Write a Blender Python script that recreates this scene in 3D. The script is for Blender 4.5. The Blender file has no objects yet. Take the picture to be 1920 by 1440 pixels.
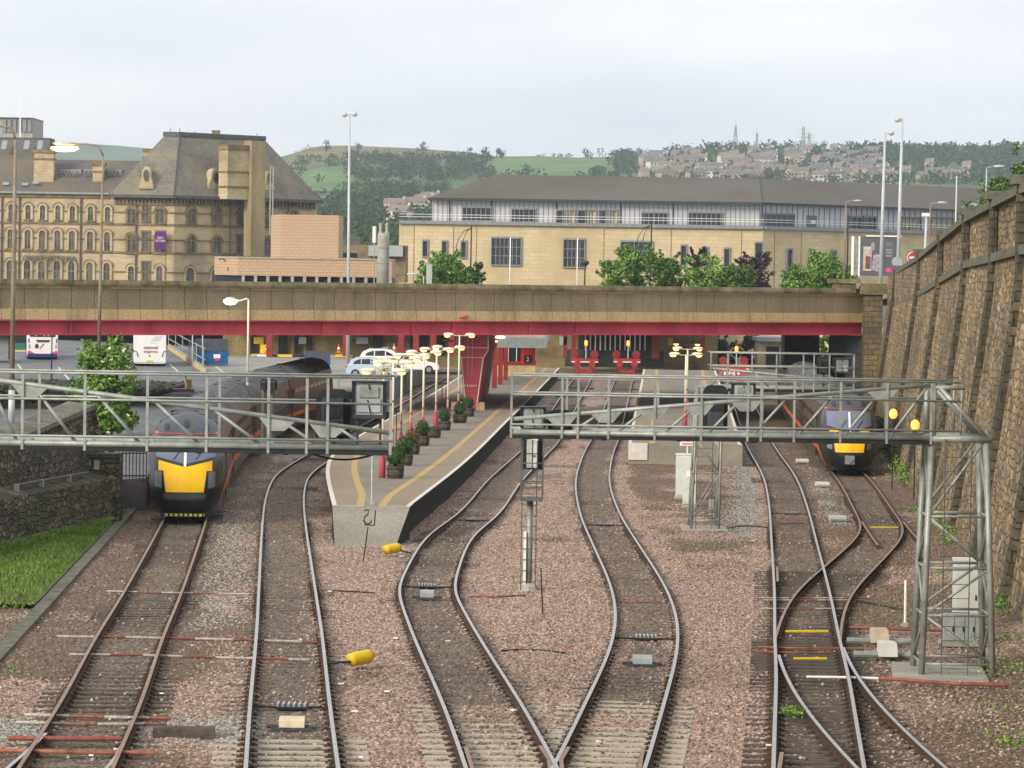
import bpy, math, random
from mathutils import Vector, Matrix
random.seed(7)
SC = bpy.context.scene
COL = SC.collection
rad = math.radians
# ------------------------------------------------------------------ camera
FPX, HOR, ROLL, CZ = 6360.0, 500.0, 0.0157, 9.555
_th = math.atan((720-HOR)/FPX)
FW = Vector((0, math.cos(_th), -math.sin(_th)))
_u = Vector((0, math.sin(_th), math.cos(_th)))
RT = Vector((1, 0, 0))*math.cos(ROLL) + _u*math.sin(ROLL)
UP = Vector((-1, 0, 0))*math.sin(ROLL) + _u*math.cos(ROLL)
CAM = Vector((0, 0, CZ))
cd = bpy.data.cameras.new('camera')
cd.sensor_width = 36.0
cd.lens = FPX/1920*36
cd.clip_start, cd.clip_end = 1.0, 20000.0
cam = bpy.data.objects.new('camera', cd)
COL.objects.link(cam)
m = Matrix((RT, UP, -FW)).transposed().to_4x4()
m.translation = CAM
cam.matrix_world = m
SC.camera = cam
# ------------------------------------------------------------------ sky, sun, exposure
SUN_EL, SUN_AZ = rad(24), rad(222)          # compass angle from +Y, clockwise: behind the camera, to the left
W = bpy.data.worlds.new('World')
SC.world = W
W.use_nodes = True
nt = W.node_tree
nt.nodes.clear()
def wn(t, **k):
    n = nt.nodes.new(t)
    for a, b in k.items():
        setattr(n, a, b)
    return n
out = wn('ShaderNodeOutputWorld')
bg = wn('ShaderNodeBackground')
bg.inputs[1].default_value = 0.10
sky = wn('ShaderNodeTexSky', sky_type='NISHITA', sun_disc=False, sun_elevation=SUN_EL, sun_rotation=SUN_AZ)
sky.dust_density = 3.0
tc = wn('ShaderNodeTexCoord')
mp = wn('ShaderNodeMapping')
mp.inputs['Scale'].default_value = (2.2, 2.2, 11.0)
nz = wn('ShaderNodeTexNoise')
nz.inputs['Scale'].default_value = 1.9
nz.inputs['Detail'].default_value = 6
nz.inputs['Roughness'].default_value = .52
cr = wn('ShaderNodeValToRGB')
cr.color_ramp.elements[0].position = .32
cr.color_ramp.elements[0].color = (6.7, 7.1, 7.6, 1)
cr.color_ramp.elements[1].position = .62
cr.color_ramp.elements[1].color = (9.5, 9.5, 9.5, 1)
mx = wn('ShaderNodeMix', data_type='RGBA')
mx.inputs[0].default_value = .9
L = nt.links.new
L(tc.outputs['Generated'], mp.inputs[0]); L(mp.outputs[0], nz.inputs['Vector']); L(nz.outputs[0], cr.inputs[0])
L(sky.outputs[0], mx.inputs[6]); L(cr.outputs[0], mx.inputs[7]); L(mx.outputs[2], bg.inputs[0]); L(bg.outputs[0], out.inputs[0])
sl = bpy.data.lights.new('sun', 'SUN')
sl.energy, sl.angle, sl.color = 2.5, rad(18), (1, .90, .76)
sun = bpy.data.objects.new('sun', sl)
COL.objects.link(sun)
sun.rotation_euler = Vector((math.sin(SUN_AZ)*math.cos(SUN_EL), math.cos(SUN_AZ)*math.cos(SUN_EL), math.sin(SUN_EL))).to_track_quat('Z', 'Y').to_euler()
SC.view_settings.view_transform = 'Standard'
SC.view_settings.look = 'None'
SC.view_settings.exposure = 0.5
SC.view_settings.gamma = 1.0
# ------------------------------------------------------------------ survey helpers (photo pixel -> place in metres)
def ray(px, py):
    d = FW + RT*((px-960)/FPX) - UP*((py-720)/FPX)
    return d/d.y
def atd(px, py, D):                       # point at distance D in front of the camera
    return CAM + ray(px, py)*D
def atz(px, py, z):                       # point on a level surface
    d = ray(px, py)
    return CAM + d*((z-CZ)/d.z)
def zr(y):                                # rail level: falls towards the station, then level
    a, lv, k = 7.44+.0141*y, 9.555, .25
    if a-lv < -k: dr = a
    elif a-lv > k: dr = lv
    else: dr = a-(a-lv+k)**2/(4*k)
    return CZ-dr
def atr(px, py, off=0.0):                 # point on the railway formation, off metres above rail level
    d = ray(px, py)
    lo, hi = 10., 3000.
    for _ in range(40):
        mid = (lo+hi)/2
        if CZ+d.z*mid > zr(mid)+off: lo = mid
        else: hi = mid
    return CAM + d*lo
V = lambda *a: Vector(a)
# ------------------------------------------------------------------ object helpers
def tag(o, label=None, cat=None, group=None, kind=None, category=None):
    cat = cat or category
    if label: o['label'] = label
    if cat: o['category'] = cat
    if group: o['group'] = group
    if kind: o['kind'] = kind
    return o
def thing(name, label, cat, loc=(0, 0, 0), group=None):
    o = bpy.data.objects.new(name, None)
    o.empty_display_size = .3
    COL.objects.link(o)
    o.location = loc
    return tag(o, label, cat, group)
def root_loc(p):
    while p.parent: p = p.parent
    return Vector(p.location)
def dup(o, loc=None, rz=None, label=None, parent=None):
    c = o.copy()
    COL.objects.link(c)
    if parent: c.parent = parent
    if loc is not None: c.location = loc
    if rz is not None: c.rotation_euler = (0, 0, rz)
    if label: c['label'] = label
    for ch in o.children: dup(ch, parent=c)
    return c
class MB:
    """collects shapes, then links them as one mesh object"""
    def __init__(s): s.v, s.f, s.m = [], [], []
    def add(s, vs, fs, mi=0):
        n = len(s.v)
        s.v += [Vector(p) for p in vs]
        s.f += [tuple(i+n for i in f) for f in fs]
        s.m += [mi]*len(fs)
        return s
    def quad(s, a, b, c, d, mi=0): return s.add([a, b, c, d], [(0, 1, 2, 3)], mi)
    def box(s, c, d, rz=0, mi=0, taper=1.0, rot=None):
        x, y, z = d[0]/2, d[1]/2, d[2]/2
        R_ = rot or Matrix.Rotation(rz, 3, 'Z')
        vs = []
        for k, t in ((-z, 1), (z, taper)):
            for i, j in ((-x, -y), (x, -y), (x, y), (-x, y)):
                vs.append(Vector(c)+R_ @ Vector((i*t, j*t, k)))
        return s.add(vs, [(3, 2, 1, 0), (4, 5, 6, 7), (0, 1, 5, 4), (1, 2, 6, 5), (2, 3, 7, 6), (3, 0, 4, 7)], mi)
    def beam(s, p, q, w, h, mi=0, up=V(0, 0, 1)):           # rectangular bar from p to q
        p, q = Vector(p), Vector(q)
        t = (q-p).normalized()
        a = t.cross(up)
        if a.length < 1e-4: a = V(1, 0, 0)
        a.normalize()
        b = a.cross(t)
        vs = [e+a*(i*w/2)+b*(j*h/2) for e in (p, q) for i, j in ((-1, -1), (1, -1), (1, 1), (-1, 1))]
        return s.add(vs, [(0, 1, 2, 3), (7, 6, 5, 4), (4, 5, 1, 0), (5, 6, 2, 1), (6, 7, 3, 2), (7, 4, 0, 3)], mi)
    def tube(s, pts, r, n=8, mi=0, r2=None):
        pts = [Vector(p) for p in pts]
        k = len(pts)
        vs, fs = [], []
        for i, p in enumerate(pts):
            t = (pts[min(i+1, k-1)]-pts[max(i-1, 0)]).normalized()
            a = t.cross(V(0, 0, 1) if abs(t.z) < .9 else V(1, 0, 0)).normalized()
            b = t.cross(a)
            rr = r if r2 is None else r+(r2-r)*i/(k-1)
            vs += [p+a*(rr*math.cos(j*math.tau/n))+b*(rr*math.sin(j*math.tau/n)) for j in range(n)]
        for i in range(k-1):
            for j in range(n):
                fs.append((i*n+j, i*n+(j+1) % n, (i+1)*n+(j+1) % n, (i+1)*n+j))
        fs += [tuple(range(n-1, -1, -1)), tuple((k-1)*n+j for j in range(n))]
        return s.add(vs, fs, mi)
    def lathe(s, c, prof, n=12, mi=0, sx=1, sy=1):
        c = Vector(c)
        vs = [c+V(r*math.cos(j*math.tau/n)*sx, r*math.sin(j*math.tau/n)*sy, z) for r, z in prof for j in range(n)]
        fs = [(i*n+j, i*n+(j+1) % n, (i+1)*n+(j+1) % n, (i+1)*n+j) for i in range(len(prof)-1) for j in range(n)]
        fs += [tuple(range(n-1, -1, -1)), tuple((len(prof)-1)*n+j for j in range(n))]
        return s.add(vs, fs, mi)
    def ball(s, c, r, n=10, k=6, mi=0, sz=1):
        return s.lathe(c, [(max(.001, r*math.sin(i*math.pi/k)), -r*sz*math.cos(i*math.pi/k)) for i in range(k+1)], n, mi)
    def prism(s, poly, a, b, mi=0):                          # poly: outline points; a, b: offsets added for the two ends
        n = len(poly)
        vs = [Vector(p)+Vector(a) for p in poly]+[Vector(p)+Vector(b) for p in poly]
        fs = [tuple(range(n-1, -1, -1)), tuple(range(n, 2*n))]+[(i, (i+1) % n, n+(i+1) % n, n+i) for i in range(n)]
        return s.add(vs, fs, mi)
    def slab(s, poly, z0, z1, mi=0): return s.prism([(p[0], p[1], 0) for p in poly], (0, 0, z0), (0, 0, z1), mi)
    def grid(s, rows, mi=0, closed=False):
        n = len(rows[0])
        fs = [(i*n+j, i*n+(j+1) % n, (i+1)*n+(j+1) % n, (i+1)*n+j) for i in range(len(rows)-1) for j in range(n if closed else n-1)]
        return s.add([p for r in rows for p in r], fs, mi)
    def sweep(s, path, prof, mi=0, mtop=None):               # path of points, prof: (side, height) section
        k, n = len(path), len(prof)
        rows = []
        for i, p in enumerate(path):
            t = (Vector(path[min(i+1, k-1)])-Vector(path[max(i-1, 0)]))
            t.z = 0; t.normalize()
            a = V(t.y, -t.x, 0)
            rows.append([Vector(p)+a*x+V(0, 0, z) for x, z in prof])
        b = len(s.m)
        s.grid(rows, mi, True)
        if mtop is not None:
            for i in range(k-1):
                for j in mtop: s.m[b+i*n+j] = mtop[j]
        s.add(rows[0], [tuple(range(n))], mi); s.add(rows[-1], [tuple(range(n-1, -1, -1))], mi)
        return s
    def build(s, name, mats, parent=None, smooth=False, origin=None, **tg):
        me = bpy.data.meshes.new(name)
        off = root_loc(parent) if parent else Vector(origin or (0, 0, 0))
        me.from_pydata([tuple(p-off) for p in s.v], [], s.f)
        for mm in (mats if isinstance(mats, (list, tuple)) else [mats]): me.materials.append(mm)
        me.polygons.foreach_set('material_index', s.m)
        if smooth: me.polygons.foreach_set('use_smooth', [True]*len(s.f))
        uv = me.uv_layers.new(name='UVMap')
        data = [0.0]*(2*len(me.loops))
        for p in me.polygons:
            nn = p.normal
            if abs(nn.z) > .75: ta, tb = V(1, 0, 0), V(0, 1, 0)
            else:
                ta = V(-nn.y, nn.x, 0).normalized(); tb = nn.cross(ta)
            for li in p.loop_indices:
                co = me.vertices[me.loops[li].vertex_index].co+off
                data[2*li], data[2*li+1] = co.dot(ta), co.dot(tb)
        uv.data.foreach_set('uv', data)
        o = bpy.data.objects.new(name, me)
        COL.objects.link(o)
        if parent: o.parent = parent
        elif origin is not None: o.location = origin
        if tg: tag(o, **tg)
        return o
def text_mesh(name, body, size, mtl, parent, loc, rot=(rad(90), 0, 0), ext=.01, align='CENTER', sx=1, **tg):
    cu = bpy.data.curves.new(name, 'FONT')
    cu.body, cu.size, cu.extrude, cu.align_x, cu.resolution_u = body, size, ext, align, 2
    t = bpy.data.objects.new('tmp', cu)
    COL.objects.link(t)
    bpy.context.view_layer.update()
    me = bpy.data.meshes.new_from_object(t)
    bpy.data.objects.remove(t)
    me.materials.clear(); me.materials.append(mtl)
    o = bpy.data.objects.new(name, me)
    COL.objects.link(o)
    o.rotation_euler = rot
    o.scale = (sx, 1, 1)
    o.location = Vector(loc)-(root_loc(parent) if parent else Vector())
    if parent: o.parent = parent
    if tg: tag(o, **tg)
    return o
# ------------------------------------------------------------------ materials
def newmat(name):
    mt = bpy.data.materials.new(name)
    mt.use_nodes = True
    N = mt.node_tree.nodes
    N['Principled BSDF'].inputs['Specular IOR Level'].default_value = .22
    return mt, N, mt.node_tree.links.new, N['Principled BSDF']
def lift(c, k): return tuple(min(1, max(0, v*k)) for v in c[:3])+(1,)
def node(N, t, ins=None, **k):
    n = N.new(t)
    for a, b in k.items(): setattr(n, a, b)
    for a, b in (ins or {}).items(): n.inputs[a].default_value = b
    return n
def ramp(N, *st):
    r = N.new('ShaderNodeValToRGB')
    while len(r.color_ramp.elements) < len(st): r.color_ramp.elements.new(.5)
    for e, (p, c) in zip(r.color_ramp.elements, st):
        e.position = p
        e.color = tuple(c[:3])+(1,)
    return r
def mix(N, l, f, a, b, bt='MIX'):
    n = node(N, 'ShaderNodeMix', data_type='RGBA', blend_type=bt)
    for i, v in ((0, f), (6, a), (7, b)):
        if hasattr(v, 'is_output'): l(v, n.inputs[i])
        elif v is not None: n.inputs[i].default_value = v if i == 0 else tuple(v[:3])+(1,)
    return n.outputs[2]
def MAT(name, col, rough=.8, metal=0, var=.18, scale=2.5, col2=None, bump=0, bscale=25, emit=None, es=0, streak=0, coat=0):
    mt, N, l, B = newmat(name)
    B.inputs['Roughness'].default_value = rough
    B.inputs['Metallic'].default_value = metal
    if rough < .45: B.inputs['Specular IOR Level'].default_value = .5
    if coat: B.inputs['Coat Weight'].default_value = coat
    c = node(N, 'ShaderNodeTexCoord')
    n = node(N, 'ShaderNodeTexNoise', {'Scale': scale, 'Detail': 6, 'Roughness': .65})
    if streak:
        mpn = node(N, 'ShaderNodeMapping', {'Scale': (1, 1, streak)})
        l(c.outputs['Object'], mpn.inputs[0]); l(mpn.outputs[0], n.inputs['Vector'])
    else: l(c.outputs['Object'], n.inputs['Vector'])
    r = ramp(N, (.32, lift(col, 1-var)), (.68, col2 or lift(col, 1+var)))
    l(n.outputs[0], r.inputs[0]); l(r.outputs[0], B.inputs['Base Color'])
    if bump:
        b = node(N, 'ShaderNodeBump', {'Strength': bump, 'Distance': .05})
        n2 = node(N, 'ShaderNodeTexNoise', {'Scale': bscale, 'Detail': 4})
        l(c.outputs['Object'], n2.inputs['Vector']); l(n2.outputs[0], b.inputs['Height']); l(b.outputs[0], B.inputs['Normal'])
    if emit:
        B.inputs['Emission Color'].default_value = tuple(emit)+(1,)
        B.inputs['Emission Strength'].default_value = es
    return mt
def BRICK(name, c1, c2, mortar, bw, bh, ms=.02, bump=.6, dirt=None, dscale=.25, rough=.9, dlo=.42, dhi=.62, vary=.5, dstretch=1):
    mt, N, l, B = newmat(name)
    B.inputs['Roughness'].default_value = rough
    u = node(N, 'ShaderNodeTexCoord')
    w = node(N, 'ShaderNodeTexNoise', {'Scale': 1.2, 'Detail': 2})
    l(u.outputs['UV'], w.inputs['Vector'])
    av = node(N, 'ShaderNodeMix', {0: .012}, data_type='RGBA', blend_type='LINEAR_LIGHT')
    l(u.outputs['UV'], av.inputs[6]); l(w.outputs[1], av.inputs[7])
    b = node(N, 'ShaderNodeTexBrick', {'Color1': tuple(c1)+(1,), 'Color2': tuple(c2)+(1,), 'Mortar': tuple(mortar)+(1,), 'Scale': 1.0, 'Mortar Size': ms, 'Mortar Smooth': .3, 'Brick Width': bw, 'Row Height': bh})
    l(av.outputs[2], b.inputs['Vector'])
    col = b.outputs[0]
    n = node(N, 'ShaderNodeTexNoise', {'Scale': 2.2/bw, 'Detail': 5, 'Roughness': .7})
    l(u.outputs['UV'], n.inputs['Vector'])
    r = ramp(N, (.3, (1-vary,)*3), (.7, (1+vary*.6,)*3))
    l(n.outputs[0], r.inputs[0])
    col = mix(N, l, 1.0, col, r.outputs[0], 'MULTIPLY')
    if dirt:
        n2 = node(N, 'ShaderNodeTexNoise', {'Scale': dscale, 'Detail': 7, 'Roughness': .62})
        mpn = node(N, 'ShaderNodeMapping', {'Scale': (1, 1, dstretch)})
        l(u.outputs['Object'], mpn.inputs[0]); l(mpn.outputs[0], n2.inputs['Vector'])
        r2 = ramp(N, (dlo, (0, 0, 0)), (dhi, (1, 1, 1)))
        l(n2.outputs[0], r2.inputs[0])
        col = mix(N, l, r2.outputs[0], col, mix(N, l, .75, col, dirt))
    l(col, B.inputs['Base Color'])
    bp = node(N, 'ShaderNodeBump', {'Strength': bump, 'Distance': .04})
    hh = node(N, 'ShaderNodeMath', operation='ADD')
    l(b.outputs[1], hh.inputs[0]); inv = node(N, 'ShaderNodeMath', {1: -1.0}, operation='MULTIPLY')
    l(n.outputs[0], inv.inputs[0]); l(inv.outputs[0], hh.inputs[1])
    bp.invert = True
    l(hh.outputs[0], bp.inputs['Height']); l(bp.outputs[0], B.inputs['Normal'])
    return mt
def RUBBLE(name, cols, mortar, sx, sz, bump=1.0, dirt=None, dscale=.15, dlo=.42, dhi=.66):
    mt, N, l, B = newmat(name)
    B.inputs['Roughness'].default_value = .95
    u = node(N, 'ShaderNodeTexCoord')
    mp_ = node(N, 'ShaderNodeMapping', {'Scale': (1/sx, 1/sz, 1)})
    l(u.outputs['UV'], mp_.inputs[0])
    v = node(N, 'ShaderNodeTexVoronoi', {'Scale': 1.0, 'Randomness': .85}, voronoi_dimensions='2D')
    e = node(N, 'ShaderNodeTexVoronoi', {'Scale': 1.0, 'Randomness': .85}, voronoi_dimensions='2D', feature='DISTANCE_TO_EDGE')
    l(mp_.outputs[0], v.inputs['Vector']); l(mp_.outputs[0], e.inputs['Vector'])
    s = node(N, 'ShaderNodeSeparateColor'); l(v.outputs['Color'], s.inputs[0])
    k = len(cols)
    r = ramp(N, *[(i/(k-1), c) for i, c in enumerate(cols)]); l(s.outputs[0], r.inputs[0])
    n = node(N, 'ShaderNodeTexNoise', {'Scale': 6, 'Detail': 6, 'Roughness': .7}); l(u.outputs['UV'], n.inputs['Vector'])
    r2 = ramp(N, (.32, (.55, .55, .55)), (.68, (1.35, 1.3, 1.25))); l(n.outputs[0], r2.inputs[0])
    col = mix(N, l, 1.0, r.outputs[0], r2.outputs[0], 'MULTIPLY')
    re = ramp(N, (.0, (1, 1, 1)), (.09, (0, 0, 0))); l(e.outputs[0], re.inputs[0])
    col = mix(N, l, re.outputs[0], col, mortar)
    if dirt:
        n2 = node(N, 'ShaderNodeTexNoise', {'Scale': dscale, 'Detail': 8, 'Roughness': .65}); l(u.outputs['Object'], n2.inputs['Vector'])
        r3 = ramp(N, (dlo, (0, 0, 0)), (dhi, (1, 1, 1))); l(n2.outputs[0], r3.inputs[0])
        col = mix(N, l, r3.outputs[0], col, mix(N, l, .7, col, dirt))
    l(col, B.inputs['Base Color'])
    h = node(N, 'ShaderNodeMath', operation='MINIMUM'); h.inputs[1].default_value = .2; l(e.outputs[0], h.inputs[0])
    h2 = node(N, 'ShaderNodeMath', {1: .15}, operation='MULTIPLY'); l(n.outputs[0], h2.inputs[0])
    h3 = node(N, 'ShaderNodeMath', operation='ADD'); l(h.outputs[0], h3.inputs[0]); l(h2.outputs[0], h3.inputs[1])
    b = node(N, 'ShaderNodeBump', {'Strength': bump, 'Distance': .25}); l(h3.outputs[0], b.inputs['Height']); l(b.outputs[0], B.inputs['Normal'])
    return mt
def STRIPE(name, cols, period, axis=0, rough=.6, wide=None):       # bands of colour along a local axis
    mt, N, l, B = newmat(name)
    B.inputs['Roughness'].default_value = rough
    c = node(N, 'ShaderNodeTexCoord')
    s = node(N, 'ShaderNodeSeparateXYZ')
    d = node(N, 'ShaderNodeMath', {1: period}, operation='DIVIDE')
    fr = node(N, 'ShaderNodeMath', operation='FRACT')
    l(c.outputs['Object'], s.inputs[0]); l(s.outputs[axis], d.inputs[0]); l(d.outputs[0], fr.inputs[0])
    k = len(cols)
    ps = wide or [i/k for i in range(k)]
    r = ramp(N, *[(ps[i], cols[i]) for i in range(k)])
    r.color_ramp.interpolation = 'CONSTANT'
    l(fr.outputs[0], r.inputs[0])
    n = node(N, 'ShaderNodeTexNoise', {'Scale': 14, 'Detail': 4})
    l(c.outputs['Object'], n.inputs['Vector'])
    r2 = ramp(N, (.35, (.62, .58, .54)), (.6, (1, 1, 1)))
    l(n.outputs[0], r2.inputs[0])
    l(mix(N, l, 1.0, r.outputs[0], r2.outputs[0], 'MULTIPLY'), B.inputs['Base Color'])
    return mt
def LEAF(name, dark, light, rough=.6):
    mt, N, l, B = newmat(name)
    B.inputs['Roughness'].default_value = rough
    g = node(N, 'ShaderNodeNewGeometry')
    r = ramp(N, (0, dark), (.55, tuple((a+b)/2 for a, b in zip(dark, light))), (1, light))
    l(g.outputs['Random Per Island'], r.inputs[0])
    c = node(N, 'ShaderNodeTexCoord')
    n = node(N, 'ShaderNodeTexNoise', {'Scale': .8, 'Detail': 2})
    l(c.outputs['Object'], n.inputs['Vector'])
    r2 = ramp(N, (.3, (.6, .65, .7)), (.7, (1.25, 1.2, 1)))
    l(n.outputs[0], r2.inputs[0])
    l(mix(N, l, 1.0, r.outputs[0], r2.outputs[0], 'MULTIPLY'), B.inputs['Base Color'])
    return mt
def GLASS(name, col=(.015, .02, .028), rough=.12):
    return MAT(name, col, rough, 0, .35, .35)
m_galv = MAT('galvanised', (.29, .305, .285), .5, .35, .28, 3, bump=.15)
m_galvdark = MAT('dirty_steel', (.10, .105, .10), .7, .2, .4, 3)
m_black = MAT('black_paint', (.018, .02, .023), .5, 0, .4, 4)
m_dark = MAT('dark_grey', (.05, .055, .06), .6, 0, .3, 3)
m_greybox = MAT('grey_box', (.33, .36, .36), .5, 0, .15, 3)
m_whitebox = MAT('pale_cabinet', (.58, .60, .56), .5, 0, .12, 2)
m_red = MAT('red_paint', (.50, .075, .105), .55, 0, .30, .45, bump=.1, streak=.35)
m_redb = MAT('bright_red', (.50, .03, .03), .5, 0, .2, 2)
m_cream = MAT('cream_paint', (.72, .66, .52), .5, 0, .1, 3)
m_white = MAT('white_paint', (.78, .77, .72), .6, 0, .1, 4)
m_yellow = MAT('yellow_paint', (.72, .48, .02), .5, 0, .12, 3)
m_orange = MAT('orange_paint', (.62, .13, .02), .5, 0, .15, 3)
m_rust = MAT('rust', (.055, .034, .024), .9, 0, .45, 6, col2=(.095, .055, .036, 1), bump=.3)
m_railtop = MAT('rail_top', (.40, .375, .36), .42, .55, .2, 5)
m_railrust = MAT('rail_top_rusty', (.27, .18, .13), .6, .25, .3, 5)
m_concrete = MAT('concrete', (.34, .325, .285), .9, 0, .2, 1.5, bump=.2)
m_stonecap = MAT('weathered_coping', (.12, .115, .085), .95, 0, .45, 2.2, bump=.4)
m_wood = MAT('old_timber', (.085, .068, .055), .9, 0, .45, 5, bump=.4)
m_sleepc = MAT('pale_sleeper', (.36, .33, .26), .9, 0, .28, 4, bump=.3)
m_glass = GLASS('dark_glass')
m_grey = MAT('mid_grey', (.22, .23, .24), .6, 0, .2, 2)
m_blue = MAT('blue_paint', (.02, .10, .26), .45, 0, .3, 2)
m_tan = MAT('tan_plastic', (.55, .47, .34), .6, 0, .2, 4)
# ================================================================== terrain, ground, tracks
def catmull(pts, step=.7):
    pts = [Vector((p[0], p[1])) for p in pts]
    P = [pts[0]*2-pts[1]]+pts+[pts[-1]*2-pts[-2]]
    res = []
    for i in range(1, len(P)-2):
        a, b, c, d = P[i-1], P[i], P[i+1], P[i+2]
        n = max(2, int((c-b).length/step))
        for k in range(n):
            t = k/n
            res.append(.5*((2*b)+(c-a)*t+(2*a-5*b+4*c-d)*t*t+(3*b-a-3*c+d)*t**3))
    res.append(P[-2])
    for _ in range(40):                                     # even out survey noise
        res = [res[0]]+[(res[i-1]+res[i]*2+res[i+1])/4 for i in range(1, len(res)-1)]+[res[-1]]
    return res
def px2(rows): return [atr(x, y).to_2d() for x, y in rows]
PATH = {}
P1L = [atr(x, y, .9).to_2d() for x, y in ((623, 948), (609, 885), (618, 852), (655, 826), (703, 799), (770, 761), (828, 727), (865, 703), (905, 678))]
P1R = [atr(x, y, .9).to_2d() for x, y in ((770, 948), (950, 792), (1012, 730), (1071, 668))]
P2L = [atr(x, y, .9).to_2d() for x, y in ((1178, 831), (1190, 770), (1202, 715), (1209, 672))]
P2R = [atr(x, y, .9).to_2d() for x, y in ((1388, 831), (1383, 808), (1371, 770), (1350, 717), (1339, 685))]
PATH[1] = px2([(92, 1500), (121.5, 1440), (187.5, 1320), (243, 1193), (286.5, 1110), (342.5, 985)])+[V(-12.6, 135), V(-13.7, 155), V(-14, 172), V(-13.6, 190), V(-12.6, 210), V(-11, 235), V(-9, 262), V(-7, 285)]
PATH[2] = px2([(550, 1500), (547.5, 1440), (543.5, 1320), (542.5, 1193), (538.5, 1110), (532.5, 985), (534, 933), (543, 900), (557, 883)])+[p-V(1.62, 0) for p in P1L[3:]]
PATH[3] = px2([(985, 1500), (960, 1440), (905, 1320), (840, 1200), (803, 1120), (800, 1096), (840, 1010), (900, 960), (947, 900), (999, 850), (1027, 820), (1066, 752), (1089, 715), (1096, 703)])
PATH[4] = px2([(1095, 1500), (1123, 1440), (1170, 1320), (1210.5, 1200), (1201, 1110), (1149, 1010), (1124, 960), (1111, 900), (1122, 850), (1134, 825), (1144, 796), (1157.5, 752), (1169, 715), (1176, 703)])
PATH[5] = px2([(1540, 1500), (1535.5, 1440), (1527, 1320), (1523, 1260), (1513.5, 1200), (1504, 1110), (1488, 1010), (1480, 960), (1470, 917), (1456, 883), (1423, 830), (1400, 770), (1374, 716)])
PATH[6] = px2([(1513, 1205), (1518, 1166), (1541, 1110), (1599, 1058), (1657, 1000), (1655, 983), (1640, 960), (1602.5, 900)])+[V(17.6, 194), V(18.3, 209), V(19.7, 234), V(22, 262), V(26, 300)]
PATH[7] = px2([(1517, 1205), (1521, 1228), (1536, 1260), (1555, 1293), (1614, 1365), (1692, 1440), (1755, 1500)])
PATH = {k: catmull(v) for k, v in PATH.items()}
for _ in range(70):
    q_ = PATH[6]
    PATH[6] = [q_[0]]+[(q_[i-1]+q_[i]*2+q_[i+1])/4 for i in range(1, len(q_)-1)]+[q_[-1]]
PATH[6] = [p for p in PATH[6]]
def pathx(k, y):
    p = PATH[k]
    for a, b in zip(p, p[1:]):
        if (a.y-y)*(b.y-y) <= 0 and a.y != b.y: return a.x+(b.x-a.x)*(y-a.y)/(b.y-a.y)
    return p[0].x if abs(p[0].y-y) < abs(p[-1].y-y) else p[-1].x
def wallx(y, z=0.0):                                        # face of the big right-hand wall (battered)
    return 5.83+.0787*y+1.35*max(0, min(1, (z-.4)/9))**.8
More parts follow.
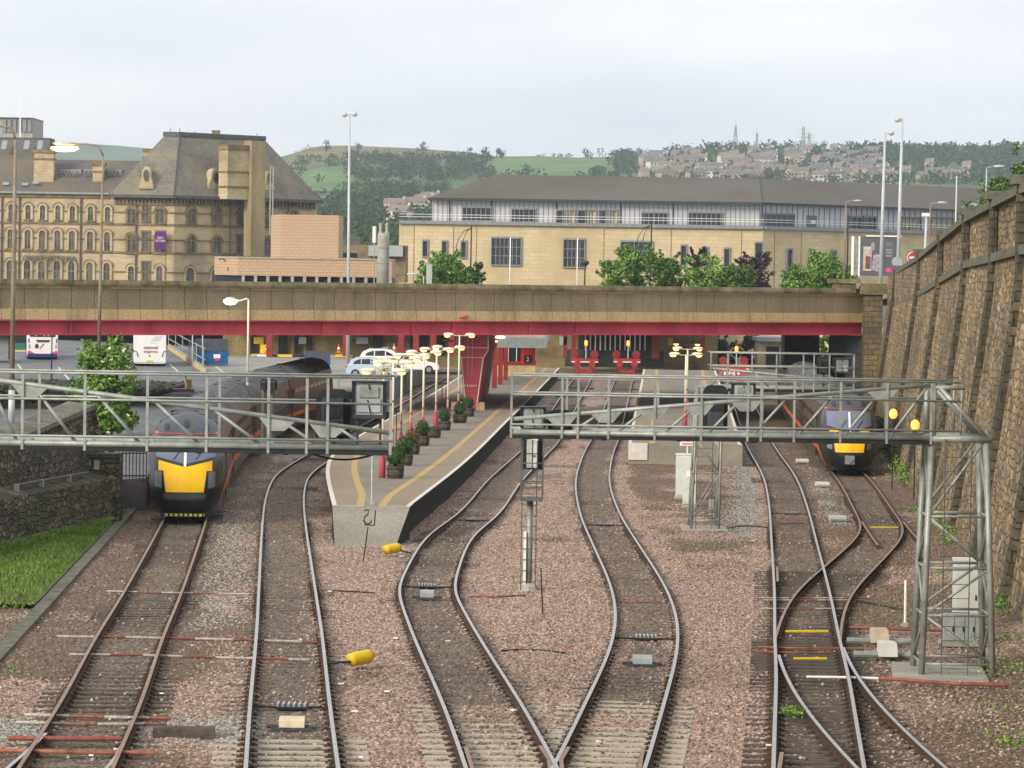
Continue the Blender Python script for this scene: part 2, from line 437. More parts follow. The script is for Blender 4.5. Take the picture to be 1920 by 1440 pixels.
# --- ballast ground with survey attributes (stone colour zones)
from mathutils import noise as mn
def fbm(x, y, s): return mn.fractal(V(x*s, y*s, .37), 1.0, 2.0, 4)
gx0, gx1, gy0, gy1, dx, dy = -16.6, 27.0, 44.0, 325.0, .45, .55
nx, ny = int((gx1-gx0)/dx)+1, int((gy1-gy0)/dy)+1
gm = MB()
oil, earth, pale = [], [], []
rows, d_pink, d_brown, d_grey = [], [], [], []
for j in range(ny):
    y = gy0+j*dy
    row = []
    tx = [(k, pathx(k, y)) for k in PATH if PATH[k][0].y-2 <= y <= PATH[k][-1].y+2]
    wx = wallx(y)
    for i in range(nx):
        x = gx0+i*dx
        dmin = min([abs(x-t) for k, t in tx]+[99])
        kk = min(tx, key=lambda q: abs(x-q[1]))[0] if tx else 0
        n1, n2 = fbm(x, y, .16), fbm(x+50, y*.55, .33)
        h = -.158+.045*n1+.016*n2-(.03 if (kk in (3, 4) and y < 67) or (kk == 2 and y < 60) else 0)-(.032 if kk in (5, 6, 7) and y < 102 and dmin < 1.5 else 0)-(.014 if kk == 1 and dmin < 1.5 else 0)
        if dmin > 1.7: h += .05*min(1, (dmin-1.7))*(.4+n1)
        bank = max(0, x-max(wx-1.5, (pathx(6, y)+1.7) if y > 100 else 0, pathx(5, y)+4))
        h += .22*min(bank, 3)+.10*min(bank, 3)*n2
        if y > 330: h -= 0
        row.append(V(x, y, zr(y)+h))
        o = max(0, min(1, (1.15-dmin)/.7+.75*n2+.25*n1))
        if kk in (3, 4) and y < 66: o *= .35
        if kk == 4 and 70 < y < 100: o *= .85
        e = 0
        if kk in (1,): e = .85+.5*n1
        if kk == 2 and x < pathx(2, y): e = .55+.6*n1
        if kk in (5, 6, 7) and x > pathx(5, y)+.3: e = .75+.6*n1
        if x > pathx(4, y)+1.6 and x < pathx(5, y)-1.4: e = max(e, (.80+.9*n2) if y > 110 else (.80+.9*n2)*max(0, (y-96)/14)+.35*n1)
        if pathx(3, y)+1.2 < x < pathx(4, y)-1.2: e = max(e, .9*n2+.3*n1)
        if pathx(2, y)+1.2 < x < pathx(3, y)-1.2: e = max(e, .9*n2+.5*n1)
        p_ = 0
        d5 = x-pathx(5, y)
        if 112 < y < 172: p_ = max(0, 1.15-abs(d5+1.75)*1.1+.4*n2)*min(1, (y-112)/10)*(1 if d5 < -1.0 else 0)
        if 125 < y < 168 and d5 > 0: p_ = max(0, .95-abs(d5-1.8)*1.2+.4*n2)
        if x < pathx(1, y)+4 and 58 < y < 69: p_ = max(p_, .75+.8*n1-.1*abs(y-63)); e *= .3
        if -2.4 < x-pathx(2, y) < -1.2 and y > 80: p_ = max(p_, .5)
        if y > 205: p_ = max(p_, .35)
        vis = 1 if abs(x) < .158*y+.6 and y < 185 and x < wx-.2 and x > -15 else 0
        mo = max(o, (1.15 if kk in (1, 6, 7) else .9)*e)
        if kk in (3, 4) and y < 67 and dmin < 1.35: mo = max(mo, .72)
        vis *= 1 if y < 112 else max(.3, 1-(y-112)/40)
        d_grey.append(vis*max(0, min(1, p_-.25))*(0 if o > .5 else 1))
        d_pink.append(vis*max(0, 1-1.25*mo)*(1-.95*max(0, min(1, p_)))); d_brown.append(vis*max(0, min(1, mo*1.1))*(1-.9*max(0, min(1, p_)))*(.30 if o > .4 else .55))
        oil.append(o); earth.append(max(0, min(1, e))); pale.append(max(0, min(1, p_)))
    rows.append(row)
gm.grid(rows)
mt, N, l, B = newmat('ballast')
B.inputs['Roughness'].default_value = .95
c = node(N, 'ShaderNodeTexCoord')
vo = node(N, 'ShaderNodeTexVoronoi', {'Scale': 13.0})
l(c.outputs['Object'], vo.inputs['Vector'])
bw = node(N, 'ShaderNodeSeparateColor'); l(vo.outputs['Color'], bw.inputs[0])
stone = ramp(N, (0, (.12, .088, .072)), (.25, (.29, .20, .155)), (.5, (.43, .30, .235)), (.75, (.36, .29, .245)), (1, (.60, .48, .40)))
l(bw.outputs[0], stone.inputs[0])
big = node(N, 'ShaderNodeTexNoise', {'Scale': .55, 'Detail': 7, 'Roughness': .7}); l(c.outputs['Object'], big.inputs['Vector'])
rb = ramp(N, (.36, (.62, .60, .58)), (.62, (1.12, 1.08, 1.05))); l(big.outputs[0], rb.inputs[0])
col = mix(N, l, 1.0, stone.outputs[0], rb.outputs[0], 'MULTIPLY')
gp = ramp(N, (0, (.10, .105, .10)), (.5, (.22, .23, .215)), (1, (.36, .36, .33))); l(bw.outputs[1], gp.inputs[0])
def attr(n):
    a = node(N, 'ShaderNodeAttribute', attribute_name=n); return a.outputs['Fac']
fine = node(N, 'ShaderNodeTexNoise', {'Scale': 2.3, 'Detail': 8, 'Roughness': .75}); l(c.outputs['Object'], fine.inputs['Vector'])
def edged(n, lo=.35, hi=.65):                               # ragged edge for an attribute zone
    a = node(N, 'ShaderNodeMath', operation='ADD'); s_ = node(N, 'ShaderNodeMath', {1: .5}, operation='SUBTRACT')
    l(fine.outputs[0], s_.inputs[0]); l(attr(n), a.inputs[0]); l(s_.outputs[0], a.inputs[1])
    r = ramp(N, (lo, (0, 0, 0)), (hi, (1, 1, 1))); l(a.outputs[0], r.inputs[0]); return r.outputs[0]
col = mix(N, l, edged('pale'), col, gp.outputs[0])
er = ramp(N, (.25, (.04, .037, .02)), (.45, (.085, .06, .038)), (.62, (.15, .105, .068)), (.8, (.21, .155, .115))); l(fine.outputs[0], er.inputs[0])
er2 = mix(N, l, .45, er.outputs[0], mix(N, l, 1.0, stone.outputs[0], (.55, .50, .46), 'MULTIPLY'))
col = mix(N, l, edged('earth'), col, er2)
orr = ramp(N, (0, (.06, .048, .037)), (.5, (.145, .112, .088)), (1, (.27, .21, .165))); l(bw.outputs[2], orr.inputs[0])
col = mix(N, l, edged('oil'), col, orr.outputs[0])
l(col, B.inputs['Base Color'])
bp = node(N, 'ShaderNodeBump', {'Strength': .9, 'Distance': .05}); l(vo.outputs['Distance'], bp.inputs['Height']); bp.invert = True
l(bp.outputs[0], B.inputs['Normal'])
go = gm.build('ballast_ground', mt, smooth=True, kind='structure')
for nme, dat in (('oil', oil), ('earth', earth), ('pale', pale)):
    go.data.attributes.new(nme, 'FLOAT', 'POINT').data.foreach_set('value', dat)
def scatter(name, label, dens, cols, per_m2, r, seed):
    """loose stones: one object, geometry nodes spread small angular stones by the surveyed density"""
    me = go.data.copy(); me.name = name
    o = bpy.data.objects.new(name, me); COL.objects.link(o)
    me.attributes.new('dens', 'FLOAT', 'POINT').data.foreach_set('value', dens)
    ms, N, l, B = newmat(name)
    B.inputs['Roughness'].default_value = .95
    oi = node(N, 'ShaderNodeObjectInfo')
    rr = ramp(N, *[(i/(len(cols)-1), c) for i, c in enumerate(cols)]); l(oi.outputs['Random'], rr.inputs[0]); l(rr.outputs[0], B.inputs['Base Color'])
    ng = bpy.data.node_groups.new(name, 'GeometryNodeTree')
    ng.interface.new_socket('Geometry', in_out='INPUT', socket_type='NodeSocketGeometry'); ng.interface.new_socket('Geometry', in_out='OUTPUT', socket_type='NodeSocketGeometry')
    A = ng.nodes.new; K = ng.links.new
    gi, gout = A('NodeGroupInput'), A('NodeGroupOutput')
    dp = A('GeometryNodeDistributePointsOnFaces'); dp.inputs['Seed'].default_value = seed
    na = A('GeometryNodeInputNamedAttribute'); na.data_type = 'FLOAT'; na.inputs[0].default_value = 'dens'
    ml = A('ShaderNodeMath'); ml.operation = 'MULTIPLY'; ml.inputs[1].default_value = per_m2
    K(na.outputs[0], ml.inputs[0]); K(gi.outputs[0], dp.inputs[0]); K(ml.outputs[0], dp.inputs['Density'])
    ic = A('GeometryNodeMeshIcoSphere'); ic.inputs['Radius'].default_value = r; ic.inputs['Subdivisions'].default_value = 1
    sm = A('GeometryNodeSetMaterial'); sm.inputs['Material'].default_value = ms
    K(ic.outputs[0], sm.inputs[0])
    ip = A('GeometryNodeInstanceOnPoints')
    rv = A('FunctionNodeRandomValue'); rv.data_type = 'FLOAT_VECTOR'; rv.inputs[0].default_value = (.55, .55, .4); rv.inputs[1].default_value = (1.5, 1.3, .95)
    rt = A('FunctionNodeRandomValue'); rt.data_type = 'FLOAT_VECTOR'; rt.inputs[0].default_value = (-.6, -.6, 0); rt.inputs[1].default_value = (.6, .6, 6.28)
    K(dp.outputs[0], ip.inputs['Points']); K(sm.outputs[0], ip.inputs['Instance']); K(rv.outputs[0], ip.inputs['Scale']); K(rt.outputs[0], ip.inputs['Rotation'])
    K(ip.outputs[0], gout.inputs[0])
    o.modifiers.new('scatter', 'NODES').node_group = ng
    tag(o, label, 'ballast', kind='stuff')
scatter('ballast_stones', 'pinkish ballast stones heaped between the tracks', d_pink, [(.10, .075, .062), (.27, .185, .145), (.40, .28, .22), (.19, .15, .13), (.35, .25, .20), (.50, .41, .35), (.13, .10, .085), (.31, .21, .165)], 120, .038, 1)
scatter('grey_stones', 'pale grey clean ballast stones beside the straight track', d_grey, [(.16, .165, .15), (.30, .30, .275), (.42, .42, .39), (.23, .235, .215)], 150, .034, 3)
scatter('oily_stones', 'dark oily ballast stones along the rails', d_brown, [(.06, .048, .038), (.16, .12, .092), (.25, .19, .15), (.11, .085, .066), (.33, .26, .21)], 80, .036, 2)
# --- tracks
RAILP = [(-.07, -.159), (.07, -.159), (.07, -.147), (.012, -.13), (.012, -.05), (.036, -.036), (.036, 0), (-.036, 0), (-.036, -.036), (-.012, -.05), (-.012, -.13), (-.07, -.147)]
def offset(path, d):
    o = []
    for i, p in enumerate(path):
        t = (path[min(i+1, len(path)-1)]-path[max(i-1, 0)]).normalized()
        o.append(V(p.x+t.y*d, p.y-t.x*d, zr(p.y)))
    return o
sl_mesh = {}
def sleeper_mesh(kind):
    if kind not in sl_mesh:
        b = MB()
        if kind == 'pale': b.box((0, 0, -.235), (2.75, .27, .14), taper=.97)
        else: b.box((0, 0, -.235), (2.6, .25, .14))
        for s in (-.7525, .7525):
            b.box((s, 0, -.157), (.36, .17, .022), mi=1)
            b.box((s-.1, 0, -.135), (.05, .12, .05), mi=1); b.box((s+.1, 0, -.135), (.05, .12, .05), mi=1)
        o = b.build('sleeper', [m_sleepc if kind == 'pale' else m_wood, m_rust])
        sl_mesh[kind] = o.data
        bpy.data.objects.remove(o)
    return sl_mesh[kind]
def track(k, label, top=m_railtop, kind='wood', dz=0.0, gl=(0, 0), gr=(0, 0), spacing=.69):
    path = PATH[k]
    mid = path[len(path)//3]
    t = thing('railway_track', label, 'railway track', (mid.x, mid.y, zr(mid.y)), 'railway tracks')
    for d, tr in ((-.7525, gl), (.7525, gr)):
        pts = [p+V(0, 0, dz) for p in offset(path, d)]
        MB().sweep(pts[tr[0]:len(pts)-tr[1]], RAILP, 0, {6: 1}).build('rail', [m_rust, top], t)
    acc, nxt, spots = 0, .2, []
    for a, b in zip(path, path[1:]):
        acc += (b-a).length
        if acc > nxt:
            spots.append((b, math.atan2(b.y-a.y, b.x-a.x)-math.pi/2)); nxt += spacing
    rest = MB()
    for i, (p, rz) in enumerate(spots):
        kd = kind(p.y) if callable(kind) else kind
        z = zr(p.y)+dz+random.uniform(-.012, .006)
        if i < 96:
            o = bpy.data.objects.new('sleeper', sleeper_mesh(kd)); COL.objects.link(o)
            o.parent = t; o.location = V(p.x, p.y, z)-t.location; o.rotation_euler = (0, 0, rz+random.uniform(-.012, .012))
        else: rest.box((p.x, p.y, z-.235), (2.6, .25, .14), rz)
    if rest.v: rest.build('sleeper', m_wood, t, kind='stuff')
    return t
track(1, 'track with dull brown rails and dark timber sleepers leading up to the left yellow-nosed train', m_railrust, dz=-.002)
track(2, 'track with bright rails that bends round the left side of the platform end', m_railtop, lambda y: 'pale' if y < 62 else 'wood', -.004)
t3 = track(3, 'wavy track running along the dark side wall of the wedge-ended platform', m_railtop, lambda y: 'pale' if y < 68 else 'wood')
t4 = track(4, 'wavy track passing right of the lone signal post to the right red buffer stop', m_railtop, lambda y: 'pale' if y < 67 else 'wood', -.006)
t5 = track(5, 'long straight track beside the right platform edge crossed by the track from the right train', m_railtop, dz=-.003)
t6 = track(6, 'rusty track under the right train with a double bend into the straight track', m_railrust, dz=-.008, gl=(0, 0), gr=(0, 0))
t7 = track(7, 'short diverging track curving off to the bottom right corner of the photo', m_railtop, dz=-.010, gl=(1, 0), gr=(4, 0))
def railpiece(name, pts, parent, top=m_railrust, dz=-.012):
    pp = [atr(x, y, dz) for x, y in pts]
    MB().sweep(pp, RAILP, 0, {6: 1}).build(name, [m_rust, top], parent)
railpiece('stub_rail', [(1616, 978), (1632, 1003), (1646, 1022)], t6)
railpiece('stub_rail', [(1693, 978), (1708, 996), (1722, 1012)], t6)
railpiece('check_rail', [(873, 1400), (884, 1436), (897, 1480)], t3)
railpiece('check_rail', [(1206, 1400), (1199, 1440), (1190, 1480)], t4)
railpiece('wing_rail', [(1013, 1398), (1030, 1424), (1032, 1460)], t3)
railpiece('wing_rail', [(1066, 1400), (1052, 1424), (1056, 1460)], t4)
railpiece('check_rail', [(1457, 1062), (1458, 1090)], t5)
railpiece('check_rail', [(1466, 1410), (1461, 1440), (1456, 1480)], t5)
t1 = [o for o in COL.objects if o.name == 'railway_track'][0]
railpiece('switch_blade', [(86, 1374), (60, 1400), (18, 1436), (-30, 1480)], t1, m_railtop)
railpiece('switch_blade', [(232, 1392), (218, 1418), (196, 1444), (170, 1490)], t1, m_railtop)
# ================================================================== bridge
def STAINED(name, base, dark, lo=.4, hi=.62, sc=.5, st=(1, 1, .25), speck=None):
    mt, N, l, B = newmat(name)
    B.inputs['Roughness'].default_value = .95
    c = node(N, 'ShaderNodeTexCoord'); mp_ = node(N, 'ShaderNodeMapping', {'Scale': st})
    l(c.outputs['Object'], mp_.inputs[0])
    n = node(N, 'ShaderNodeTexNoise', {'Scale': sc, 'Detail': 8, 'Roughness': .68}); l(mp_.outputs[0], n.inputs['Vector'])
    r = ramp(N, (lo, dark), (hi, base)); l(n.outputs[0], r.inputs[0])
    f = node(N, 'ShaderNodeTexNoise', {'Scale': 9, 'Detail': 5, 'Roughness': .8}); l(c.outputs['Object'], f.inputs['Vector'])
    r2 = ramp(N, (.35, (.72, .72, .72)), (.65, (1.2, 1.2, 1.2))); l(f.outputs[0], r2.inputs[0])
    l(mix(N, l, 1.0, r.outputs[0], r2.outputs[0], 'MULTIPLY'), B.inputs['Base Color'])
    b = node(N, 'ShaderNodeBump', {'Strength': .4, 'Distance': .03}); l(f.outputs[0], b.inputs['Height']); l(b.outputs[0], B.inputs['Normal'])
    return mt
m_agg = STAINED('exposed_aggregate', (.32, .255, .16), (.225, .185, .115), .36, .62, .6)
m_band = STAINED('cream_concrete', (.56, .43, .225), (.30, .225, .115), .30, .52, .7)
m_cope = STAINED('mossy_coping', (.24, .195, .115), (.085, .078, .035), .36, .6, .9, (1, 1, 1))
BA, BB = V(-27.7, 183, 0), V(22.9, 222.4, 0)
bd = (BB-BA).normalized(); bn = V(bd.y, -bd.x, 0)              # along the bridge; towards the camera
def bp_(t, out=0, z=0): return BA+bd*t+bn*out+V(0, 0, z)
bl = (BB-BA).length
ZC, ZC0, ZP0, ZB0, ZG0 = 8.47, 8.12, 6.86, 6.28, 5.44
br = thing('road_bridge', 'road bridge of concrete panels on a red steel girder spanning all the tracks', 'bridge', (0, 205, 0))
pl = 1.46
i0 = int(-34/pl)
for i in range(i0, int(bl/pl)+1):
    a, b = i*pl, min((i+1)*pl, bl)
    if b-a < .3: continue
    m_ = MB(); c_ = bp_((a+b)/2, .0)
    rz = math.atan2(bd.y, bd.x)
    m_.box(c_+V(0, 0, (ZC0+ZP0)/2), (b-a-.035, .22, ZC0-ZP0-.01), rz, 0)
    m_.box(c_+bn*.05+V(0, 0, (ZP0+ZB0)/2), (b-a-.035, .30, ZP0-ZB0), rz, 1)
    m_.box(c_+bn*.03+V(0, 0, ZC0-.06), (b-a-.035, .24, .13), rz, 1)
    m_.build('parapet_panel', [m_agg, m_band], br)
    if i % 3 == 0:
        e = min((i+3)*pl, bl)
        MB().prism([bp_(a+.01, .30, ZC0), bp_(a+.01, .30, ZC0+.13), bp_(a+.01, .2, ZC), bp_(a+.01, -.62, ZC), bp_(a+.01, -.62, ZC0)], (0, 0, 0), bd*(e-a-.03)).build('coping', m_cope, br)
g = MB()
for d0, dz0, w, h in ((-.06, (ZB0+ZG0)/2, .05, ZB0-ZG0), (.10, ZG0+.03, .62, .06), (.10, ZB0-.04, .5, .05)):
    p, q = bp_(-34*1, d0, dz0), bp_(bl+.0, d0, dz0)
    g.beam(p, q, w, h)
for t in (4.4, 21.2, 27.6, 30.6, 36.4, 40.0, 51.5):
    g.beam(bp_(t, .05, ZG0+.07), bp_(t, .05, ZB0-.07), .06, .16, up=bd)
g.build('girder', m_red, br)
dk = MB()
dk.prism([bp_(-34, -.7, 0), bp_(bl, -.7, 0), bp_(bl, -.7, 0)+V(-2.2, 21, 0), bp_(-34, -.7, 0)+V(-2.2, 21, 0)], (0, 0, 6.0), (0, 0, 7.15))
dk.build('deck', m_concrete, br)
for k in range(1, 6):
    o_ = V(-2.2, 21, 0)*(k/5)
    MB().beam(bp_(-34, -.7, 5.75)+o_, bp_(bl, -.7, 5.75)+o_, .3, .55).build('cross_girder', m_red, br)
MB().prism([bp_(-34, -.7, 0)+V(-2.2, 21, 0), bp_(bl, -.7, 0)+V(-2.2, 21, 0), bp_(bl, -.7, 0)+V(-2.2, 21.4, 0), bp_(-34, -.7, 0)+V(-2.2, 21.4, 0)], (0, 0, 7.15), (0, 0, 8.2)).build('parapet_panel', m_agg, br)
# red wedge pier
pf = atd(884, 765, 206)
xl, xr = atd(857, 640, 203.5).x, atd(914, 640, 203.5).x
yb = 204.2
pr = MB()
zt, z0 = 5.42, .95
prof = [(pf.x-.36, z0), (pf.x+.36, z0), (xr-.18, 4.0), (xr, 4.35), (xr, zt), (xl, zt), (xl, 4.35), (xl+.18, 4.0)]
pr.prism([V(x, yb, z) for x, z in prof], (0, 0, 0), (.5, 26, 0))
pier = pr.build('pier', m_red, br)
pp = MB()
for s in (-1, 1):
    xa = xl-.04 if s < 0 else xr+.04
    pp.tube([V(xa, yb-.07, 6.2), V(xa, yb-.07, 4.5), V(xa-s*.3, yb-.07, 4.0), V(pf.x+s*.32, yb-.07, 1.0)], .035, 6)
pp.tube([V(xl, yb-.07, 4.65), V(xr, yb-.07, 4.65)], .03, 6)
pp.tube([V(xl+.2, yb-.07, 4.05), V(xr-.2, yb-.07, 4.05)], .03, 6)
for q in (-.28, .02): pp.tube([V(pf.x+q, yb-.05, 6.2), V(pf.x+q*.8, yb-.05, 3.0)], .012, 5)
pp.build('drain_pipe', m_cream, pier)
MB().box((pf.x-.75, yb-.15, 1.12), (.9, .7, .5)).box((pf.x+.55, yb-.15, 1.12), (.5, .7, .5)).build('base_block', m_band, br)
mk = MB()
for k in range(6):
    mk.box((pf.x-.36+k*.13, yb-.02, 2.36+random.uniform(-.02, .02)), (.05, .012, .14 if k == 3 else .09))
mk.build('painted_number', m_white, pier)
MB().lathe(bp_(31.2, .22, 6.55), [(.001, -.08), (.3, -.05), (.3, .05), (.001, .08)], 12).build('stain_plate', m_red, br)
# abutment under the right end
MB().box((22.6, 228, 2.7), (1.6, 12, 5.4)).build('abutment', m_dark, br)
MB().box((20.0, 236, 2.7), (2.4, 3, 5.4)).build('abutment', m_dark, br)
# end pier between bridge and wall, with capping blocks
m_rub = RUBBLE('rubble_golden', [(.11, .085, .055), (.33, .245, .14), (.50, .38, .22), (.235, .18, .11), (.41, .31, .18), (.15, .12, .08), (.60, .47, .28)], (.065, .052, .034), .62, .23, 1.0, (.085, .072, .05), .13, .38, .62)
m_rubd = BRICK('rubble_pier', (.25, .19, .10), (.15, .12, .07), (.07, .06, .04), .7, .35, .025, .7, (.07, .065, .04), .4, vary=.4)
ep = thing('bridge_end_pier', 'square stone pier with a flat cap where the bridge meets the tall wall', 'pier', (23.3, 221.2, 0))
MB().box((23.45, 221.4, 4.0), (1.15, 1.6, 8.2)).build('shaft', m_rubd, ep)
MB().box((23.5, 221.3, 8.4), (1.75, 1.9, .55)).box((23.5, 221.3, 8.75), (1.5, 1.7, .15)).build('cap', m_cope, ep)
ec = thing('parapet_end_block', 'low stone block with a capstone on the bridge parapet beside the end pier', 'stone block', (21.3, 222, 8.2))
MB().box((21.6, 221.9, 8.5), (1.5, .9, .6)).build('block', m_rubd, ec)
MB().box((21.6, 221.9, 8.95), (2.1, 1.1, .28)).build('cap', m_cope, ec)
# ================================================================== tall stone wall on the right
def topz(px, py):                                           # on the wall's top line
    q = ray(px, py)
    yy = 7.18/(q.x-.0787)
    return yy, CZ+q.z*yy
TP = [topz(x, y) for x, y in ((1652, 536), (1683, 512), (1727, 484), (1767, 450), (1815, 412), (1868, 384), (1921, 357))]
SP = [topz(x, y) for x, y in ((1652, 589), (1687, 573), (1727, 550), (1767, 525), (1815, 495), (1868, 482), (1920, 467))]
def lerp(tab, y):
    tab = sorted(tab)
    if y <= tab[0][0]: return tab[0][1]
    for a, b in zip(tab, tab[1:]):
        if y <= b[0]: return a[1]+(b[1]-a[1])*(y-a[0])/(b[0]-a[0])
    return tab[-1][1]
rw = thing('retaining_wall', 'very tall golden stone retaining wall with dark pilasters along the right of the tracks', 'wall', (wallx(130), 130, zr(130)))
ys = [12+k*2.0 for k in range(106)]
ys = [y for y in ys if y < 221]+[221]
face = []
for y in ys:
    zt_, zs_, zb_ = lerp(TP, y), lerp(SP, y), zr(y)-.6
    r_ = []
    for k in range(9):
        z = zb_+(zs_-zb_)*k/8
        r_.append(V(wallx(y, z), y, z))
    r_ += [V(r_[-1].x+.06, y, zs_+.05), V(r_[-1].x+.06, y, zt_)]
    r_ += [V(r_[-1].x+.6, y, zt_), V(r_[-1].x+.6, y, 2)]
    face.append(r_)
MB().grid(face).build('face', m_rub, rw)
def course(tab, up, dn, out, back, name):
    pts = [V(wallx(y, 9)-out, y, lerp(tab, y)) for y in ys]
    MB().sweep(pts, [(0, -dn), (0, up), (back, up), (back, -dn)]).build(name, m_stonecap, rw)
course(SP, .12, .16, .12, .3, 'string_course')
course(TP, .16, .10, .14, .85, 'coping')
pys = [p[0] for p in TP[1:]]+[TP[-1][0]-(TP[-2][0]-TP[-1][0]), 68]
m_pil = BRICK('pilaster_stone', (.13, .105, .065), (.07, .06, .04), (.03, .03, .02), .6, .3, .03, .8, (.04, .038, .024), .5, vary=.7)
for y in pys:
    b = MB(); zt_, zb_ = lerp(TP, y), zr(y)-.5
    r_ = []
    for k in range(10):
        z = zb_+(zt_+.25-zb_)*k/9
        x = wallx(y, z)
        r_.append([V(x-.02, y-.36, z), V(x-.2, y-.30, z), V(x-.2, y+.30, z), V(x-.02, y+.36, z)])
    b.grid(r_)
    b.box((wallx(y, 9)+.1, y, zt_+.32), (.85, 1.1, .28), mi=1)
    b.build('pilaster', [m_pil, m_stonecap], rw)
# ================================================================== stone walls on the left
m_dkst = RUBBLE('dark_rubble', [(.035, .032, .026), (.13, .11, .08), (.07, .062, .046), (.24, .20, .145), (.05, .046, .036), (.16, .14, .10)], (.02, .018, .014), .42, .20, 1.0, (.045, .05, .022), .4, .45, .65)
m_capl = STAINED('left_coping', (.20, .185, .15), (.10, .095, .07), .4, .6, .8, (1, 1, 1))
lw = thing('stepped_stone_wall', 'dark stone wall in two steps with a ledge along the left of the tracks', 'wall', (-15.4, 118, zr(118)))
yl = [84+k*1.5 for k in range(25)]
def lb(y): return -15.8+.125*(y-104)
def wtop(y): return 3.85+.07*(y-111)
rows = [[V(lb(y)+.1, y, zr(y)-.7), V(lb(y)-.10, y, zr(y)+1.45), V(lb(y)-.42, y, zr(y)+1.55), V(lb(y)-.85, y, zr(y)+1.66), V(lb(y)-.9, y, zr(y)+1.7), V(lb(y)-1.02, y, wtop(y)-.2)] for y in yl]
MB().grid(rows).build('face', m_dkst, lw)
MB().grid([[V(lb(y)-.95, y, wtop(y)-.2), V(lb(y)-.97, y, wtop(y)-.05), V(lb(y)-1.9, y, wtop(y)+.07), V(lb(y)-2.0, y, 1.2)] for y in yl]).build('coping', m_capl, lw)
MB().quad(V(lb(120)+.1, 120, zr(120)-.7), V(lb(120)-2.0, 120, zr(120)-.7), V(lb(120)-2.0, 120, wtop(120)), V(lb(120)-.97, 120, wtop(120)-.05)).build('end_face', m_dkst, lw)
MB().box((lb(119.6)-.5, 119.6, 1.3), (1.2, 1.0, 2.9)).build('end_post', m_dkst, lw)
pb = MB()
pts = [V(lb(y)-.45, y, zr(y)+1.75) for y in (108, 112, 117)]
pb.tube(pts, .05, 6)
for y in (108, 111, 114.5): pb.box((lb(y)-.45, y, zr(y)+1.66), (.16, .16, .26), mi=1)
pb.box((lb(118.3)-.45, 118.3, zr(118)+1.95), (.16, .16, .3), mi=1)
pb.build('ledge_pipe', [m_galvdark, m_concrete], lw)
def kx(y): return -13.75+.0585*(117-y) if y < 117 else -13.75-.06*(y-117)
MB().prism([V(kx(y), y, zr(y)-.2) for y in (62, 76, 96, 112, 128)]+[V(kx(y)+.34, y, zr(y)-.2) for y in (128, 112, 96, 76, 62)], (0, 0, -.2), (0, 0, .15)).build('kerb', m_stonecap, origin=(kx(100), 100, zr(100)-.2), kind='structure')
# ================================================================== platforms
m_slab = BRICK('platform_slab', (.30, .225, .155), (.265, .205, .15), (.20, .16, .12), .9, .9, .012, .15, (.22, .185, .145), .25, vary=.15)
m_asph = STAINED('platform_asphalt', (.26, .225, .18), (.19, .168, .138), .38, .62, .5, (1, .4, 1))
m_yline = MAT('worn_yellow_line', (.52, .345, .11), .8, 0, .18, 3, col2=(.40, .29, .14, 1))
m_wline = MAT('white_edge', (.74, .70, .62), .8, 0, .12, 3, col2=(.55, .50, .42, 1))
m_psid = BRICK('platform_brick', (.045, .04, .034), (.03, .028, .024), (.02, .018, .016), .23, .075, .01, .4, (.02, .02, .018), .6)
m_ramp = STAINED('ramp_concrete', (.30, .275, .22), (.22, .2, .16), .35, .6, .35, (1, 1, 1))
def xat(edge, y):
    for a, b in zip(edge, edge[1:]):
        if (a.y-y)*(b.y-y) <= 0 and a.y != b.y: return a.x+(b.x-a.x)*(y-a.y)/(b.y-a.y)
    e = edge[0] if abs(edge[0].y-y) < abs(edge[-1].y-y) else edge[-1]
    return e.x
def platform(label, EL, ER, y0, y1, ramp_to=None):
    EL, ER = catmull(EL, 1.5), catmull(ER, 1.5)
    t = thing('station_platform', label, 'platform', ((xat(EL, y0)+xat(ER, y0))/2, y0, zr(y0)), 'station platforms')
    yy = [y0+(y1-y0)*k/70 for k in range(71)]
    def strip(name, f0, f1, mtl, dz=0.0):
        MB().grid([[V(f0(y), y, zr(y)+.9+dz), V(f1(y), y, zr(y)+.9+dz)] for y in yy]).build(name, mtl, t)
    Lx, Rx = lambda y: xat(EL, y), lambda y: xat(ER, y)
    inner = lambda y: min(1.35, (Rx(y)-Lx(y))*.4)
    strip('edge_slabs', Lx, lambda y: Lx(y)+inner(y), m_slab)
    strip('edge_slabs', lambda y: Rx(y)-inner(y), Rx, m_slab)
    strip('surface', lambda y: Lx(y)+inner(y), lambda y: Rx(y)-inner(y), m_asph)
    for s in (1, -1):
        e = Lx if s > 0 else Rx
        strip('edge_line', lambda y: e(y)+s*.005, lambda y: e(y)+s*.16, m_wline, .004)
        strip('yellow_line', lambda y: e(y)+s*(inner(y)*.78), lambda y: e(y)+s*(inner(y)*.78+.26), m_yline, .005)
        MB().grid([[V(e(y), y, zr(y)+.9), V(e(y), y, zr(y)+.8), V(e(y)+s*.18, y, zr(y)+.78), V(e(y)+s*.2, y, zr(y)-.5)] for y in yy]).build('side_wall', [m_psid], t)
    return t, Lx, Rx
pt1, p1l, p1r = platform('long island platform with a wedge-shaped ramp end, lamp posts and planters', P1L, P1R, P1L[0].y, 292)
y0 = P1L[0].y
yr = atr(690, 1029, -.15).y
a_, b_ = p1l(y0), p1r(y0)
la, lb_ = atr(628, 1029, -.18), atr(741, 1027, -.18)
rp = MB().grid([[V(a_+(la.x-a_)*k/6, y0+(la.y-y0)*k/6, zr(y0)+.9+(la.z-zr(y0)-.9)*k/6), V(b_+(lb_.x-b_)*k/6, y0+(lb_.y-y0)*k/6, zr(y0)+.9+(lb_.z-zr(y0)-.9)*k/6)] for k in range(7)])
